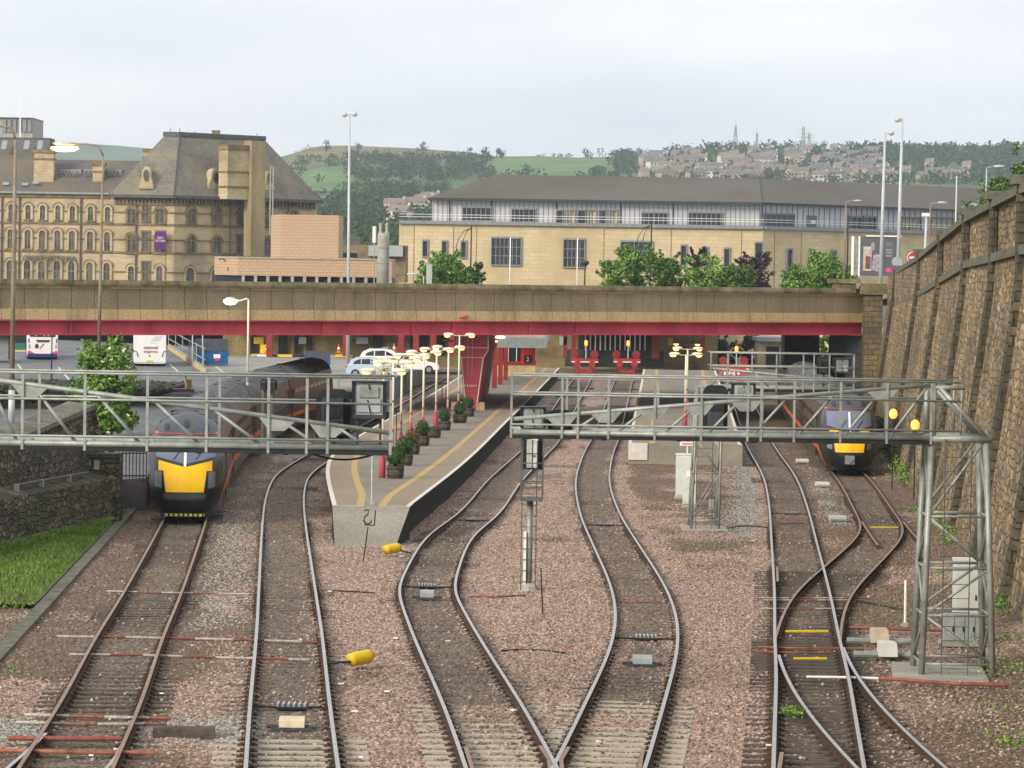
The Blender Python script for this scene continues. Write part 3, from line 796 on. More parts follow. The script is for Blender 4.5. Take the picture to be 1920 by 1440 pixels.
rp.build('ramp', m_ramp, pt1)
for p_, q_ in (((a_, y0), la), ((b_, y0), lb_)):
    MB().add([V(p_[0], p_[1], zr(y0)+.9), V(p_[0], p_[1], zr(y0)-.5), q_+V(0, 0, -.3), q_], [(0, 1, 2, 3)]).build('ramp_wall', m_psid, pt1)
MB().quad(V(a_, y0+.02, zr(y0)+.906), V(a_+1.05, y0+.02, zr(y0)+.906), V(a_+1.05, y0+.16, zr(y0)+.906), V(a_, y0+.16, zr(y0)+.906)).quad(V(b_-1.05, y0+.02, zr(y0)+.906), V(b_, y0+.02, zr(y0)+.906), V(b_, y0+.16, zr(y0)+.906), V(b_-1.05, y0+.16, zr(y0)+.906)).build('edge_line', m_wline, pt1)
pt2, p2l, p2r = platform('right hand platform with a square end wall and one white painted corner', P2L, P2R, P2L[0].y, 292)
y2 = P2L[0].y
MB().quad(V(p2l(y2), y2-.003, zr(y2)+.9), V(p2r(y2), y2-.003, zr(y2)+.9), V(p2r(y2), y2-.003, -.4), V(p2l(y2), y2-.003, -.4)).build('end_wall', m_ramp, pt2)
MB().box((p2l(y2)+.48, y2-.04, .50), (.95, .06, .84)).build('painted_corner', m_wline, pt2)
# ================================================================== signal gantries
def bars(b, segs, r, n=8):
    for p, q in segs: b.tube([p, q], r, n)
def gantry(label, D, x0, x1, zb, sl0, sl1, ztop, zmid, zlow, diag, posts, depth=1.25, extra=0, gus=()):
    """x0..x1 along; sl0/sl1 height of the sloping chord at both ends; diag: foot x of each diagonal and its run"""
    t = thing('signal_gantry', label, 'gantry', ((x0+x1)/2, D, zb), 'signal gantries')
    chord = MB(); hand = MB(); wk = MB()
    sl = lambda x: sl0+(sl1-sl0)*(x-x0)/(x1-x0)
    for y in (D, D+depth):
        chord.tube([V(x0, y, zb), V(x1, y, zb)], .062, 10)
        for z in (ztop, zmid): hand.tube([V(x0, y-.07*(y == D), z), V(x1+extra, y-.07*(y == D), z)], .022, 8)
    hand.tube([V(x0, D-.07, zlow), V(x1+extra, D-.07, zlow)], .022, 8)
    chord.tube([V(x0, D, sl0), V(x1, D, sl1)], .046, 10)
    for x, run in diag: MB().tube([V(x, D, zb), V(x+run, D, sl(x+run))], .031, 8).build('diagonal', m_galv, t, True)
    for x in posts: MB().box((x, D-.05, (zb-.12+ztop)/2), (.05, .045, ztop-zb+.12)).build('handrail_post', m_galv, t)
    for x in posts[1::3]: MB().box((x+.12, D+depth+.05, (zb-.12+ztop)/2), (.05, .045, ztop-zb+.12)).build('handrail_post', m_galv, t)
    for x in gus:
        MB().prism([V(x-.36, D-.02, sl(x-.36)), V(x+.36, D-.02, sl(x+.36)), V(x+.14, D-.02, sl(x)-.24), V(x-.14, D-.02, sl(x)-.24)], (0, -.01, 0), (0, .01, 0)).build('gusset_plate', m_galv, t)
    wk.box(((x0+x1)/2, D+depth/2, zb-.08), (x1-x0, depth, .05))
    wk.box(((x0+x1)/2, D-.03, zb-.095), (x1-x0, .08, .07))
    for x in [x0+.4+k*1.6 for k in range(int((x1-x0)/1.6))]: wk.box((x, D+depth/2, zb-.12), (.1, depth, .06))
    for x in posts: chord.tube([V(x, D, zb), V(x, D+depth, zb)], .03, 6)
    chord.build('chord', m_galv, t, True); hand.build('handrail', m_galv, t, True); wk.build('walkway', m_black, t)
    return t
def gx(px, D): return atd(px, 760, D).x
D1, D2 = 62.0, 72.0
def gz(px, py, D): return atd(px, py, D).z
G1 = gantry('lattice gantry walkway reaching in from the left side of the photo over the left train', D1, gx(-160, D1), gx(735, D1), gz(300, 834, D1), gz(-160, 692, D1), gz(735, 812, D1), gz(300, 702, D1), gz(300, 751, D1), gz(300, 820, D1),
   [(gx(f, D1), gx(t, D1)-gx(f, D1)) for f, t in ((-90, -180), (34, -25), (145, 60), (265, 180), (378, 290), (494, 400), (602, 520), (690, 630))], [gx(x, D1) for x in (-110, 43, 160, 277, 388, 504, 576, 615, 733)], gus=[gx(x, D1) for x in (55, 520, 615)])
G2 = gantry('long lattice gantry walkway standing on a lattice tower at the right', D2, gx(957, D2), gx(1746, D2), gz(957, 810, D2), gz(957, 786, D2), gz(1748, 722, D2), gz(957, 704, D2), gz(957, 739, D2), gz(957, 795, D2),
   [(gx(f, D2), gx(t, D2)-gx(f, D2)) for f, t in ((1072, 1130), (1155, 1215), (1243, 1310), (1325, 1388), (1412, 1478), (1495, 1566), (1582, 1655), (1668, 1740))], [gx(x, D2) for x in (959, 1054, 1084, 1141, 1228, 1315, 1402, 1427, 1489, 1576, 1663, 1746)], gus=[gx(x, D2) for x in (1054, 1137, 1224, 1310, 1400, 1655)], extra=gx(1800, D2)-gx(1746, D2))
zb2 = gz(957, 810, D2)
def tower(parent, xb0, xb1, xt0, xt1, yb0, yb1, yt0, yt1, zb, zt, levels, r, rb, dirs, ladder=True):
    leg = [(V(xb0, yb0, zb), V(xt0, yt0, zt)), (V(xb1, yb0, zb), V(xt1, yt0, zt)), (V(xb1, yb1, zb), V(xt1, yt1, zt)), (V(xb0, yb1, zb), V(xt0, yt1, zt))]
    for p, q in leg: MB().tube([p, q], r, 10).build('leg', m_galv, parent, True)
    at_ = lambda i, z: leg[i][0]+(leg[i][1]-leg[i][0])*((z-zb)/(zt-zb))
    b = MB(); bars(b, [(at_(i, z), at_((i+1) % 4, z)) for z in levels for i in range(4)], rb, 6)
    for k, (za, zc) in enumerate(zip(levels, levels[1:])):
        for i, j in ((0, 1), (3, 2), (1, 2), (0, 3)):
            if dirs[k] > 0: b.tube([at_(i, za), at_(j, zc)], rb, 6)
            else: b.tube([at_(j, za), at_(i, zc)], rb, 6)
    b.build('bracing', m_galv, parent, True)
    if ladder:
        ld = MB()
        xm, ym = xb0+(xb1-xb0)*.45, yb0-.12
        for s in (-.2, .2): ld.tube([V(xm+s*1.4, ym, zb), V(xm+s*1.4, ym, zt)], .014, 5)
        for k in range(int((zt-zb)/.3)): ld.tube([V(xm-.28, ym, zb+.2+k*.3), V(xm+.28, ym, zb+.2+k*.3)], .009, 5)
        ld.build('ladder', m_galvdark, parent)
X = lambda px, D: atd(px, 900, D).x
zg2 = atr(1800, 1240, -.1).z
lv = [zg2+.28, zg2+1.32, zg2+2.33, zg2+3.43, zb2]
tower(G2, X(1735, D2), X(1869, D2), X(1746, D2), X(1848, D2), D2, D2+1.55, D2+.05, D2+1.2, zg2, zb2, lv, .07, .032, (-1, 1, -1, 1))
zt2 = gz(1748, 722, D2)
for y in (D2, D2+1.25):
    hd = MB()
    hd.tube([V(X(1748, D2), y, zb2), V(X(1748, D2), y, zt2)], .06, 8)
    hd.tube([V(X(1757, D2), y, zt2-.03), V(X(1850, D2), y, zb2)], .055, 8)
    hd.tube([V(X(1746, D2), y, zb2), V(X(1858, D2), y, zb2)], .08, 10)
    hd.tube([V(X(1800, D2), y, zb2), V(X(1800, D2), y, gz(957, 704, D2))], .028, 6)
    if y == D2: hd.tube([V(X(1746, D2), D2, zt2-.05), V(X(1806, D2), D2, zt2-.05)], .05, 8)
    hd.build('tower_head', m_galv, G2, True)
MB().slab([(X(1672, D2), D2-1.0), (X(1850, D2), D2-1.0), (X(1872, D2), D2+2.2), (X(1700, D2), D2+2.2)], zg2-.4, zg2+.06).build('base_slab', m_concrete, G2)
D3 = 121.0
x3a, x3b = X(1327, D3), X(1600, D3)
z3 = lambda py: gz(1460, py, D3)
G3 = gantry('small far lattice gantry over the two right hand tracks', D3, x3a, x3b, z3(728), z3(692), z3(715), z3(663), z3(688), z3(716), [(X(f, D3), X(t, D3)-X(f, D3)) for f, t in ((1328, 1356), (1395, 1362), (1440, 1410), (1500, 1470))], [X(x, D3) for x in (1329, 1360, 1406, 1452, 1502, 1522, 1551, 1597)], 1.3)
zg3 = atr(1320, 985, -.1).z
tower(G3, X(1297, D3), X(1349, D3), X(1306, D3), X(1352, D3), D3, D3+1.5, D3, D3+1.3, zg3, z3(728), [zg3+.3, zg3+2.0, zg3+3.3, z3(735)], .05, .024, (1, -1, 1), True)
MB().tube([V(X(1306, D3), D3+.2, z3(728)), V(x3b, D3+.2, z3(728))], .07).build('chord', m_galv, G3)
MB().box((X(1322, D3), D3+.6, zg3-.1), (1.6, 2.2, .25)).build('base_slab', m_concrete, G3)
# ================================================================== trains
m_tblack = MAT('train_black', (.012, .012, .014), .3, 0, .3, 1.5, col2=(.026, .022, .022, 1), coat=.08)
m_tside = MAT('train_side', (.045, .033, .027), .28, 0, .5, 3.5, col2=(.115, .080, .055, 1), streak=.12)  # brown vertical streaks in the colour stand in for reflections on glossy black
m_troof = STAINED('train_roof', (.175, .175, .18), (.085, .08, .085), .36, .62, 1.1, (1, .35, 1))
m_tnose = MAT('nose_grey', (.055, .06, .07), .5, 0, .25, 2)
m_tyel = MAT('nose_yellow', (.80, .47, .012), .55, 0, .08, 2)
m_torange = MAT('stripe_orange', (.52, .125, .025), .45, 0, .25, 2)
m_tglass = MAT('windscreen', (.13, .145, .21), .10, 0, .2, .8)  # blue-lilac base colour stands in for sky reflected in the glass
m_lens = MAT('lamp_lens', (.26, .27, .29), .2, 0, .2, 4)
m_headl = MAT('headlamp_glass', (.16, .165, .175), .3, 0, .3, 5)
m_redlit = MAT('lit_red_lamp', (.5, .03, .01), .4, emit=(1, .16, .04), es=4)
m_hazard = STRIPE('hazard_dashes', [(.62, .60, .10), (.02, .02, .02)], .17, 0, wide=[0, .62])
SEC = [(-1.28, .32), (-1.365, 1.0), (-1.365, 2.0), (-1.31, 2.55), (-1.2, 3.05), (-1.0, 3.38), (-.6, 3.62), (0, 3.72)]
def secw(z):
    for (a, za), (b, zb) in zip(SEC, SEC[1:]):
        if z <= zb: return -(a+(b-a)*(max(z, za)-za)/(zb-za))
    return .0
NW = [(.22, .98), (.45, 1.12), (.8, 1.22), (1.2, 1.28), (1.7, 1.32), (2.2, 1.33), (2.6, 1.29), (2.95, 1.2), (3.2, 1.06), (3.42, .86), (3.58, .58), (3.68, .28), (3.72, .02)]
NS = [(.22, .28), (.45, .10), (.8, 0), (1.2, .04), (1.7, .2), (2.2, .5), (2.6, .86), (2.95, 1.32), (3.2, 1.8), (3.42, 2.4), (3.58, 3.0), (3.68, 3.6), (3.72, 4.2)]
def tabv(tb, z):
    for (a, va), (b, vb) in zip(tb, tb[1:]):
        if z <= b: return va+(vb-va)*(max(z, a)-a)/(b-a)
    return tb[-1][1]
def NP(x, z, o=0.0):
    w = tabv(NW, z)
    u = min(1, abs(x)/max(w, .02))
    return V(x, tabv(NS, z)+.22*u+1.0*u**5-o, z+(o*.4 if z > 1.5 else 0))
def patch(name, xs, z0, z1, mtl, parent, o=.012, n=5):
    rows = []
    for x in xs:
        a, b = (z0(x) if callable(z0) else z0), (z1(x) if callable(z1) else z1)
        rows.append([NP(x, a+(b-a)*k/n, o) for k in range(n+1)])
    return MB().grid(rows).build(name, mtl, parent, True)
def span(a, b, n=8): return [a+(b-a)*k/n for k in range(n+1)]
def coach(parent, y0, L, vents=(), front=False, rear_gap=.45):
    """one coach in the train's own axes, starting y0 behind the nose tip"""
    ya, yb = y0+(4.4 if front else .25), y0+L-.25
    full = SEC+[(-x, z) for x, z in SEC[-2::-1]]
    side, roof = MB(), MB()
    for s in (1, -1):
        side.grid([[V(s*x, y, z) for x, z in SEC[:5]] for y in (ya, yb)])
        MB().box((s*1.385, (ya+yb)/2+.2, 1.08), (.02, yb-ya-.6, .24)).build('orange_stripe', m_torange, parent)
        k = 0
        y = ya+2.2
        while y < yb-3:
            MB().add([V(s*1.372, y, 1.72), V(s*1.372, y+1.45, 1.72), V(s*1.325, y+1.45, 2.48), V(s*1.325, y, 2.48)], [(0, 1, 2, 3)]).build('window', m_glass, parent)
            y += 1.95
        for yd in (ya+.6, yb-1.5):
            MB().box((s*1.372, yd+.45, 1.55), (.03, .95, 2.0)).build('door', m_tblack, parent)
    roof.grid([[V(x, y, z) for x, z in full[4:-4]] for y in (ya, yb)])
    for k in range(int((yb-ya)/.55)):
        y = ya+.3+k*.55
        roof.grid([[V(x*1.0, y+d, z+.018) for x, z in full[5:-5]] for d in (0, .1)])
    side.add([V(x, yb, z) for x, z in full], [tuple(range(len(full)))])
    if not front: side.add([V(x, ya, z) for x, z in full], [tuple(range(len(full)))])
    side.build('body_side', m_tside, parent); roof.build('roof', m_troof, parent)
    uf = MB().box((0, (ya+yb)/2, .55), (2.3, yb-ya-.4, .5))
    uf.box((0, yb+.25, 1.9), (1.6, .6, 2.6))
    uf.build('underframe', m_black, parent)
    for yc in (y0+3.9, y0+L-3.9):
        b = MB().box((0, yc, .45), (2.3, 3.2, .35))
        for dy_ in (-1.3, 1.3):
            for s in (-.75, .75): b.tube([V(s-.07, yc+dy_, .42), V(s+.07, yc+dy_, .42)], .42, 14)
        b.build('bogie', m_dark, parent)
    for vx, vy in vents:
        MB().box((vx, y0+vy, 3.66-.16*abs(vx)), (.5, .9, .16), taper=.8).build('roof_vent', m_black, parent)
def train(name, label, k, tip_y, ncoach, kind):
    path = PATH[k]
    i = min(range(len(path)), key=lambda q: abs(path[q].y-tip_y))
    def arc(s):
        d, j = 0, i
        while j < len(path)-1:
            st = (path[j+1]-path[j]).length
            if d+st >= s:
                p = path[j]+(path[j+1]-path[j])*((s-d)/st); return V(p.x, p.y, zr(p.y))
            d += st; j += 1
        t = (path[-1]-path[-3]).normalized(); p = path[-1]+t*(s-d)
        return V(p.x, p.y, zr(p.y))
    t = thing(name, label, 'train', arc(0), 'yellow nosed trains')
    Ls = [23.7]+[23.0]*(ncoach-1)
    s0 = 0
    for n, L in enumerate(Ls):
        p, q = arc(s0+(2 if n == 0 else .8)), arc(s0+L-.8)
        d = q-p
        if n == 0: p = p-d.normalized()*2
        else: p = p-d.normalized()*.8
        e = bpy.data.objects.new('coach', None); COL.objects.link(e)
        before = set(COL.objects)
        root = bpy.data.objects.new('tmp', None); COL.objects.link(root)
        coach(root, 0, L, ((.1, 6), (-.55, 8.5), (.3, 13), (-.3, 17)) if n == 0 else ((.2, 3), (-.3, 9), (.2, 15), (-.2, 20)), n == 0)
        if n == 0: nose(root, kind)
        rz, pt = math.atan2(d.y, d.x)-math.pi/2, math.atan2(d.z, d.to_2d().length)
        M_ = Matrix.Translation(p) @ Matrix.Rotation(rz, 4, 'Z') @ Matrix.Rotation(pt, 4, 'X')
        bpy.data.objects.remove(e)
        # one coach = one body part whose panels are its sub-parts
        bd_ = [c for c in root.children if c.name.startswith('body_side')][0]
        bd_.name = 'coach_body'
        for c in list(root.children):
            if c is bd_: continue
            c.parent = bd_
        bd_.parent = t
        bd_.matrix_parent_inverse = Matrix()
        bd_.matrix_basis = Matrix.Translation(-Vector(t.location)) @ M_
        bpy.data.objects.remove(root)
        s0 += L
    return t
def nose(t, kind):
    zs = [a for a, b in NW]
    us = [-1, -.93, -.8, -.6, -.35, 0, .35, .6, .8, .93, 1]
    MB().grid([[NP(u*tabv(NW, z), z) for u in us] for z in zs if z <= 2.95]).build('nose', m_tblack, t, True)
    MB().grid([[NP(u*tabv(NW, z), z) for u in us] for z in zs if z >= 2.95]).build('nose_top', m_tnose, t, True)
    for s in (-1, 1):
        r = []
        for z in zs:
            a = NP(s*tabv(NW, z), z); b = V(s*secw(z), 4.45, z if z > .3 else .32)
            r.append([a+(b-a)*k/4 for k in range(5)])
        MB().grid(r[:8]).build('nose_side', m_tblack, t, True)
        MB().grid(r[7:]).build('nose_side', m_tnose, t, True)
        def sp(f, z): 
            a = NP(s*tabv(NW, z), z); b = V(s*secw(z), 4.45, z); p = a+(b-a)*f; return p+V(s*.02, -.01, 0)
        MB().grid([[sp(f, zl), sp(f, zl+wd)] for f, zl, wd in ((0.02, .25, .42), (.12, .32, .42), (.3, .6, .36), (.55, .85, .3), (.8, .94, .27), (1, .96, .25))]).build('orange_stripe', m_torange, t)
        patch('headlamp', [s*x for x in span(.82, 1.06, 5)], lambda x: 1.12+.25*(abs(x)-.8), 1.72, m_headl, t)
        patch('roof_intake', [s*x for x in span(.62, .80, 4)], 3.14, 3.33, m_black, t, .02)
        patch('marker_lamp', [s*x for x in span(1.02, 1.14, 3)], 2.98, 3.06, m_torange, t, .02)
    X1 = span(-.95, .95, 12)
    v = lambda x: 1.87+.23*abs(x)/.95
    patch('yellow_panel', X1, 1.74, v, m_tyel, t)
    MB().grid([[NP(u*(.67+.09*k/6), 1.0+.745*k/6, .013) for u in span(-1, 1, 10)] for k in range(7)]).build('yellow_panel', m_tyel, t, True)
    patch('windscreen', span(-1.06, 1.06, 14), lambda x: v(x)+.10, lambda x: 2.96-.08*abs(x), m_tglass, t, .010)
    for x0 in (-.42, .36): MB().tube([NP(x0, 2.12, .05), NP(x0+.28, 2.5, .05)], .012, 5).build('wiper', m_black, t)
    patch('centre_bar', span(-.045, .045, 2), 1.88, 2.86, m_white, t, .03)
    patch('red_line', span(-1.08, 1.08, 12), 3.0, 3.025, m_redb, t, .02)
    patch('horn_grille', span(-.10, .10, 4), 3.22, 3.46, m_black, t, .03)
    if kind == 'closed':
        patch('coupler_cover', span(-.74, .74, 8), .72, .97, m_dark, t, .012)
        MB().box((0, .12, .2), (1.4, .12, .09)).build('hazard_bar', m_hazard, t)
        MB().box((0, .95, .22), (1.7, .9, .2)).build('skirt', m_black, t)
    else:
        patch('coupler_opening', span(-.5, .5, 6), .42, .93, m_black, t, .014)
        MB().box((0, -.1, .66), (.44, .35, .40)).tube([V(.02, -.28, .66), V(.02, -.36, .66)], .12, 12).build('coupler', m_grey, t)
        MB().box((0, .95, .24), (1.7, .9, .2)).build('skirt', m_black, t)
train('passenger_train', 'dark train with a closed yellow nose standing on the left track under the gantry', 1, atr(347, 966, .2).y, 4, 'closed')
train('passenger_train', 'dark train with an open coupler under its yellow nose beside the tall right wall', 6, atr(1600, 876, .3).y, 5, 'open')
# ================================================================== yard and its vehicles
YZ = 1.35
m_tarmac = STAINED('yard_tarmac', (.185, .195, .20), (.135, .14, .145), .38, .62, .3, (1, .5, 1))
m_pave = STAINED('pale_paving', (.33, .315, .28), (.26, .245, .22), .38, .62, .4, (1, .5, 1))
ye = [(-14.7, 121), (-14.6, 127), (-13.75, 128), (-14.75, 140), (-15.5, 155), (-15.9, 172), (-15.9, 192), (-15.6, 213), (-9.6, 218)]+[(pathx(2, y)-2.1, y) for y in (222, 235, 250, 265, 282)]+[(-8, 300)]
MB().slab([(-95, 88)]+[(-20.2, 88), (-16.2, 120)]+ye+[(-8, 312), (-20, 318), (-32, 330), (-95, 400)], -.8, YZ).build('yard_ground', m_tarmac, kind='structure')
MB().slab([(-15.9, 214), (-9.8, 218.5)]+[(pathx(2, y)-2.3, y) for y in (222, 250, 282)]+[(-8.2, 290), (-20, 305), (-28.5, 305), (-24.5, 262), (-17, 226)], YZ, YZ+.006).build('paved_ground', m_pave, kind='structure')
m_soil = STAINED('bank_soil', (.085, .06, .04), (.04, .034, .024), .35, .62, 1.2, (1, 1, 1))
MB().slab([(-60, 186), (-21.8, 186), (-21.2, 224), (-60, 228)], YZ, YZ+.25).build('planting_bed', m_soil, kind='structure')
lines = MB()
def yline(a, b, w=.14, b_=lines):
    p, q = atz(*a, YZ+.008), atz(*b, YZ+.008)
    t = (q-p).normalized(); n = V(t.y, -t.x, 0)*w/2
    b_.quad(p-n, p+n, q+n, q-n)
for a, b in (((33, 683), (45, 698)), ((110, 689), (130, 712)), ((282, 733), (311, 738)), ((120, 674), (160, 676)), ((402, 685), (425, 703)), ((60, 636), (200, 640)), ((318, 683), (338, 700))): yline(a, b)
lines.build('yard_marking', m_wline, kind='structure')
def wheel(t, x, y, r, w=.22, axis='x', z=None):
    a = V(w/2, 0, 0) if axis == 'x' else V(0, w/2, 0)
    c = V(x, y, r)
    ty = MB().tube([c-a, c+a], r, 16).build('tyre', m_black, t)
    MB().tube([c-a*1.05, c+a*1.05], r*.6, 12).build('rim', m_lens, ty)
def rounded(w, z0, z1, r, n=4):
    p = []
    for cx, cz, a0 in ((w/2-r, z0+r*.6, -90), (w/2-r, z1-r, 0), (-w/2+r, z1-r, 90), (-w/2+r, z0+r*.6, 180)):
        rr = r if cz > (z0+z1)/2 else r*.6
        for k in range(n+1):
            a = rad(a0+90*k/n); p.append((cx+(r if rr == r else r*.9)*math.cos(a), cz+rr*math.sin(a)))
    return p
m_bwhite = MAT('bus_white', (.74, .73, .72), .35, 0, .06, 1)
m_pink = MAT('bus_pink', (.62, .06, .20), .4, 0, .1, 2)
m_navy = MAT('bus_blue', (.03, .03, .16), .4, 0, .15, 2)
def bus(label, px, py, D, W_, H_, kind):
    p = atd(px, py, D)
    t = thing('bus', label, 'bus', (p.x, D, YZ), 'parked buses')
    O = Vector(t.location)
    sec = rounded(W_, .22, H_, .18)
    b = MB()
    prof = [(0, .0), (.05, -.0)]
    n = len(sec)
    rows = [[O+V(x*.97, 0, z) for x, z in sec], [O+V(x, .12, z) for x, z in sec], [O+V(x, 11, z) for x, z in sec]]
    b.grid(rows, 0, True); b.add(rows[0], [tuple(range(n))]); b.add(rows[-1], [tuple(range(n))])
    b.build('body', m_bwhite, t)
    def pan(name, x0, x1, z0, z1, mtl, d=.02, par=None): return MB().box(O+V((x0+x1)/2, -d/2, (z0+z1)/2), (x1-x0, d, z1-z0)).build(name, mtl, par or t)
    def poly(name, pts, mtl, d=.03): return MB().prism([O+V(x, 0, z) for x, z in pts], (0, -d, 0), (0, .0, 0)).build(name, mtl, t)
    for y in (2.6, 8.6):
        for s in (-1, 1): wheel_ = MB().tube([O+V(s*(W_/2-.3), y, .48), O+V(s*(W_/2-.02), y, .48)], .48, 14).build('wheel', m_black, t)
    MB().box(O+V(0, 5, .28), (W_-.3, 9.6, .4)).build('chassis', m_black, t)
    if kind == 'city':
        poly('rear_window', rounded(W_*.84, 1.87, 2.44, .12), m_glass)
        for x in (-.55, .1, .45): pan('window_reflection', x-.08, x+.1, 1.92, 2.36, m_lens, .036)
        poly('engine_grille', [(-.55, 1.62), (.62, 1.62), (.5, 1.43), (-.42, 1.43)], m_dark)
        poly('bumper', [(-W_*.485, .22), (W_*.485, .22), (W_*.485, .50), (-W_*.485, .50)], m_navy, .05)
        for s in (-1, 1):
            poly('corner_panel', [(s*W_*.485, .50), (s*W_*.485, .72), (s*W_*.40, .72), (s*.6, .50)], m_pink, .045)
            for z in (.95, 1.12): pan('tail_lamp', s*W_*.43-.05, s*W_*.43+.05, z, z+.12, m_redb, .04)
            pan('side_vent', s*W_*.45-.04, s*W_*.45+.04, 1.38, 1.72, m_dark, .04)
        MB().prism([O+V(x, 0, z) for x, z in ((-.28, .90), (-.2, .90), (.14, 1.32), (.05, 1.32))], (0, -.035, 0), (0, 0, 0)).build('red_tick', m_redb, t)
        MB().lathe(O+V(-.47, -.01, 1.1), [(.001, -.2), (.14, -.12), (.16, .05), (.1, .18), (.001, .2)], 10, sy=.15).build('picture_patch', m_dark, t)
    else:
        pan('rear_window', -W_*.45, W_*.45, 2.5, 3.1, m_glass, .03)
        pan('roof_lamp', -.12, .12, 2.50, 2.58, m_orange, .05)
        for k in range(4):
            MB().prism([O+V(x, 0, z) for x, z in ((.05+.17*k, 1.95), (.08+.17*k, 1.95), (.52+.17*k, 2.38), (.49+.17*k, 2.38))], (0, -.02, 0), (0, 0, 0)).build('rear_stripe', m_lens, t)
        text_mesh('lettering', 'national', .36, m_navy, t, O+V(.06, -.03, 1.36), ext=.004, sx=.95)
        text_mesh('lettering', 'express', .36, m_redb, t, O+V(.06, -.03, 1.06), ext=.004, sx=.98)
        for k in range(4): MB().tube([O+V(.06+.14*k, -.01, 1.82), O+V(.15+.14*k, -.01, 1.82)], .012, 5).build('rear_stripe', m_lens, t)
        pan('number_plate', -.28, .24, .36, .48, m_yellow, .04)
        MB().ball(O+V(-.03, 0, .82), .06, 8, 5).build('emblem', m_dark, t)
        for s in (-1, 1):
            MB().tube([O+V(s*W_*.48, -.02, 1.22), O+V(s*W_*.42, -.03, 1.15), O+V(s*W_*.39, -.03, .98), O+V(s*W_*.37, -.03, .74)], .035, 6).build('lamp_strip', m_tside, t)
        pan('bumper_gap', -W_*.45, W_*.45, .30, .32, m_grey, .03)
    t.rotation_euler = (0, 0, math.atan2(-O.x, O.y)+.01)
    return t
bus('white single deck bus with a pink and blue rear bumper in the yard', 79.5, 684, 277, 2.5, 3.12, 'city')
bus('tall white coach with red and blue lettering parked in the yard', 281, 688, 264, 2.52, 3.62, 'coach')
def skip(label, px, py, D, W_, rz):
    p = atd(px, py, D)
    t = thing('waste_skip', label, 'waste skip', (p.x, D, YZ), 'blue waste skips')
    O = Vector(t.location)
    R_ = Matrix.Rotation(rz, 3, 'Z')
    q = lambda x, y, z: O+R_ @ V(x*W_, y*W_, z*W_)
    b = MB()
    pr_ = [(-.33, .04), (.33, .04), (.36, .42), (.36, .45), (-.02, .80), (-.36, .80), (-.36, .45)]
    b.prism([q(-.5, y, z) for y, z in [(-y_, z_) for y_, z_ in pr_]], (0, 0, 0), R_ @ V(W_, 0, 0))
    b.build('tub', m_blue, t)
    ld = MB()
    for k in range(9):
        x = -.5+k/9+.01
        ld.prism([q(x, -.365, .45), q(x, -.37, .47), q(x, .03, .825), q(x, .03, .80)], (0, 0, 0), R_ @ V(W_*.095, 0, 0))
    ld.build('lid', m_dark, t)
    MB().box(q(.16, -.362, .30), (.2*W_, .02, .13*W_), rz).build('notice', m_white, t)
    MB().box(q(.17, -.366, .21), (.14*W_, .022, .08*W_), rz).build('notice', m_pink, t)
    for s in (-.5, .5): MB().box(q(s*1.02, -.2, .36), (.05*W_, .12*W_, .06*W_), rz).build('lifting_lug', m_galvdark, t)
    return t
skip('blue waste skip with a sloped black lid next to the white coach', 396, 682, 268, 2.6, .12)
skip('blue waste skip half hidden behind the far end of the left train', 595, 686, 258, 1.9, 0)
def car(label, px, py, D, L_, H_, paint, extras=None, flip=1):
    p = atd(px, py, D)
    t = thing('parked_car', label, 'car', (p.x, D, YZ), 'cars parked behind the left train')
    O = Vector(t.location)
    W_ = 1.72
    lower = [(-.5, .20), (-.5, .42), (-.47, .56), (-.36, .60), (.25, .60), (.46, .50), (.5, .40), (.5, .20)]
    top = [(-.47, .56), (-.40, .86), (-.30, .98), (-.02, 1.0), (.12, .93), (.28, .60)]
    b = MB()
    def prof(P, w0, w1):
        rows = []
        for y, w in ((-W_/2*w0, 0), (-W_/2*w0, 1), (W_/2*w0, 1), (W_/2*w0, 0)):
            pass
        zmin, zmax = P[0][1], max(z for x, z in P)
        for s in (-1, 1):
            rows.append([O+V(flip*x*L_, s*W_/2*(w0+(w1-w0)*(z-zmin)/(zmax-zmin)), z*H_) for x, z in P])
        b.grid(rows, 0, True)
        for r in rows: b.add(r, [tuple(range(len(r)))])
    prof(lower, 1, .97); prof(top, .96, .78)
    body = b.build('body', paint, t)
    for x0, x1 in ((-.36, -.20), (-.18, .0), (.02, .2)):
        f = lambda x, z: O+V(flip*x*L_, -W_/2*(.96-.18*(z-.56)/.44)-.015, z*H_)
        tl = min(.92, .62+(.2-x1)*1.9) if x1 > .1 else .92
        a_ = .66
        bl_ = .9 if x0 > -.35 else .8
        MB().add([f(x0, a_), f(x1, a_), f(x1-(.10 if x1 > .1 else 0), tl if x1 > .1 else .92), f(x0+(.03 if x0 < -.3 else 0), bl_)], [(0, 1, 2, 3)]).build('window', m_glass, t)
    for x in (-.31, .31):
        c_ = O+V(flip*x*L_, -W_/2+.06, .31)
        ty = MB().tube([c_-V(0, .08, 0), c_+V(0, .16, 0)], .31, 16).build('wheel', m_black, t)
        MB().tube([c_-V(0, .095, 0), c_+V(0, .0, 0)], .19, 12).build('rim', m_lens, ty)
    MB().box(O+V(flip*-.5*L_, 0, .5*H_), (.05, 1.4, .14)).build('tail_lamp', m_redb, t)
    if extras:
        for k in range(6):
            MB().box(O+V(flip*(-.42+k*.155)*L_, -W_/2-.012, .47*H_), (.155*L_, .012, .13*H_)).build('checker_panel', m_cblue if k % 2 else m_cyel, t)
        MB().box(O+V(0, 0, H_+.05), (.5, 1.1, .12)).build('light_bar', m_lens, t)
    return t
m_cyel = MAT('checker_yellow', (.60, .62, .06), .4)
m_cblue = MAT('checker_blue', (.05, .16, .50), .4)
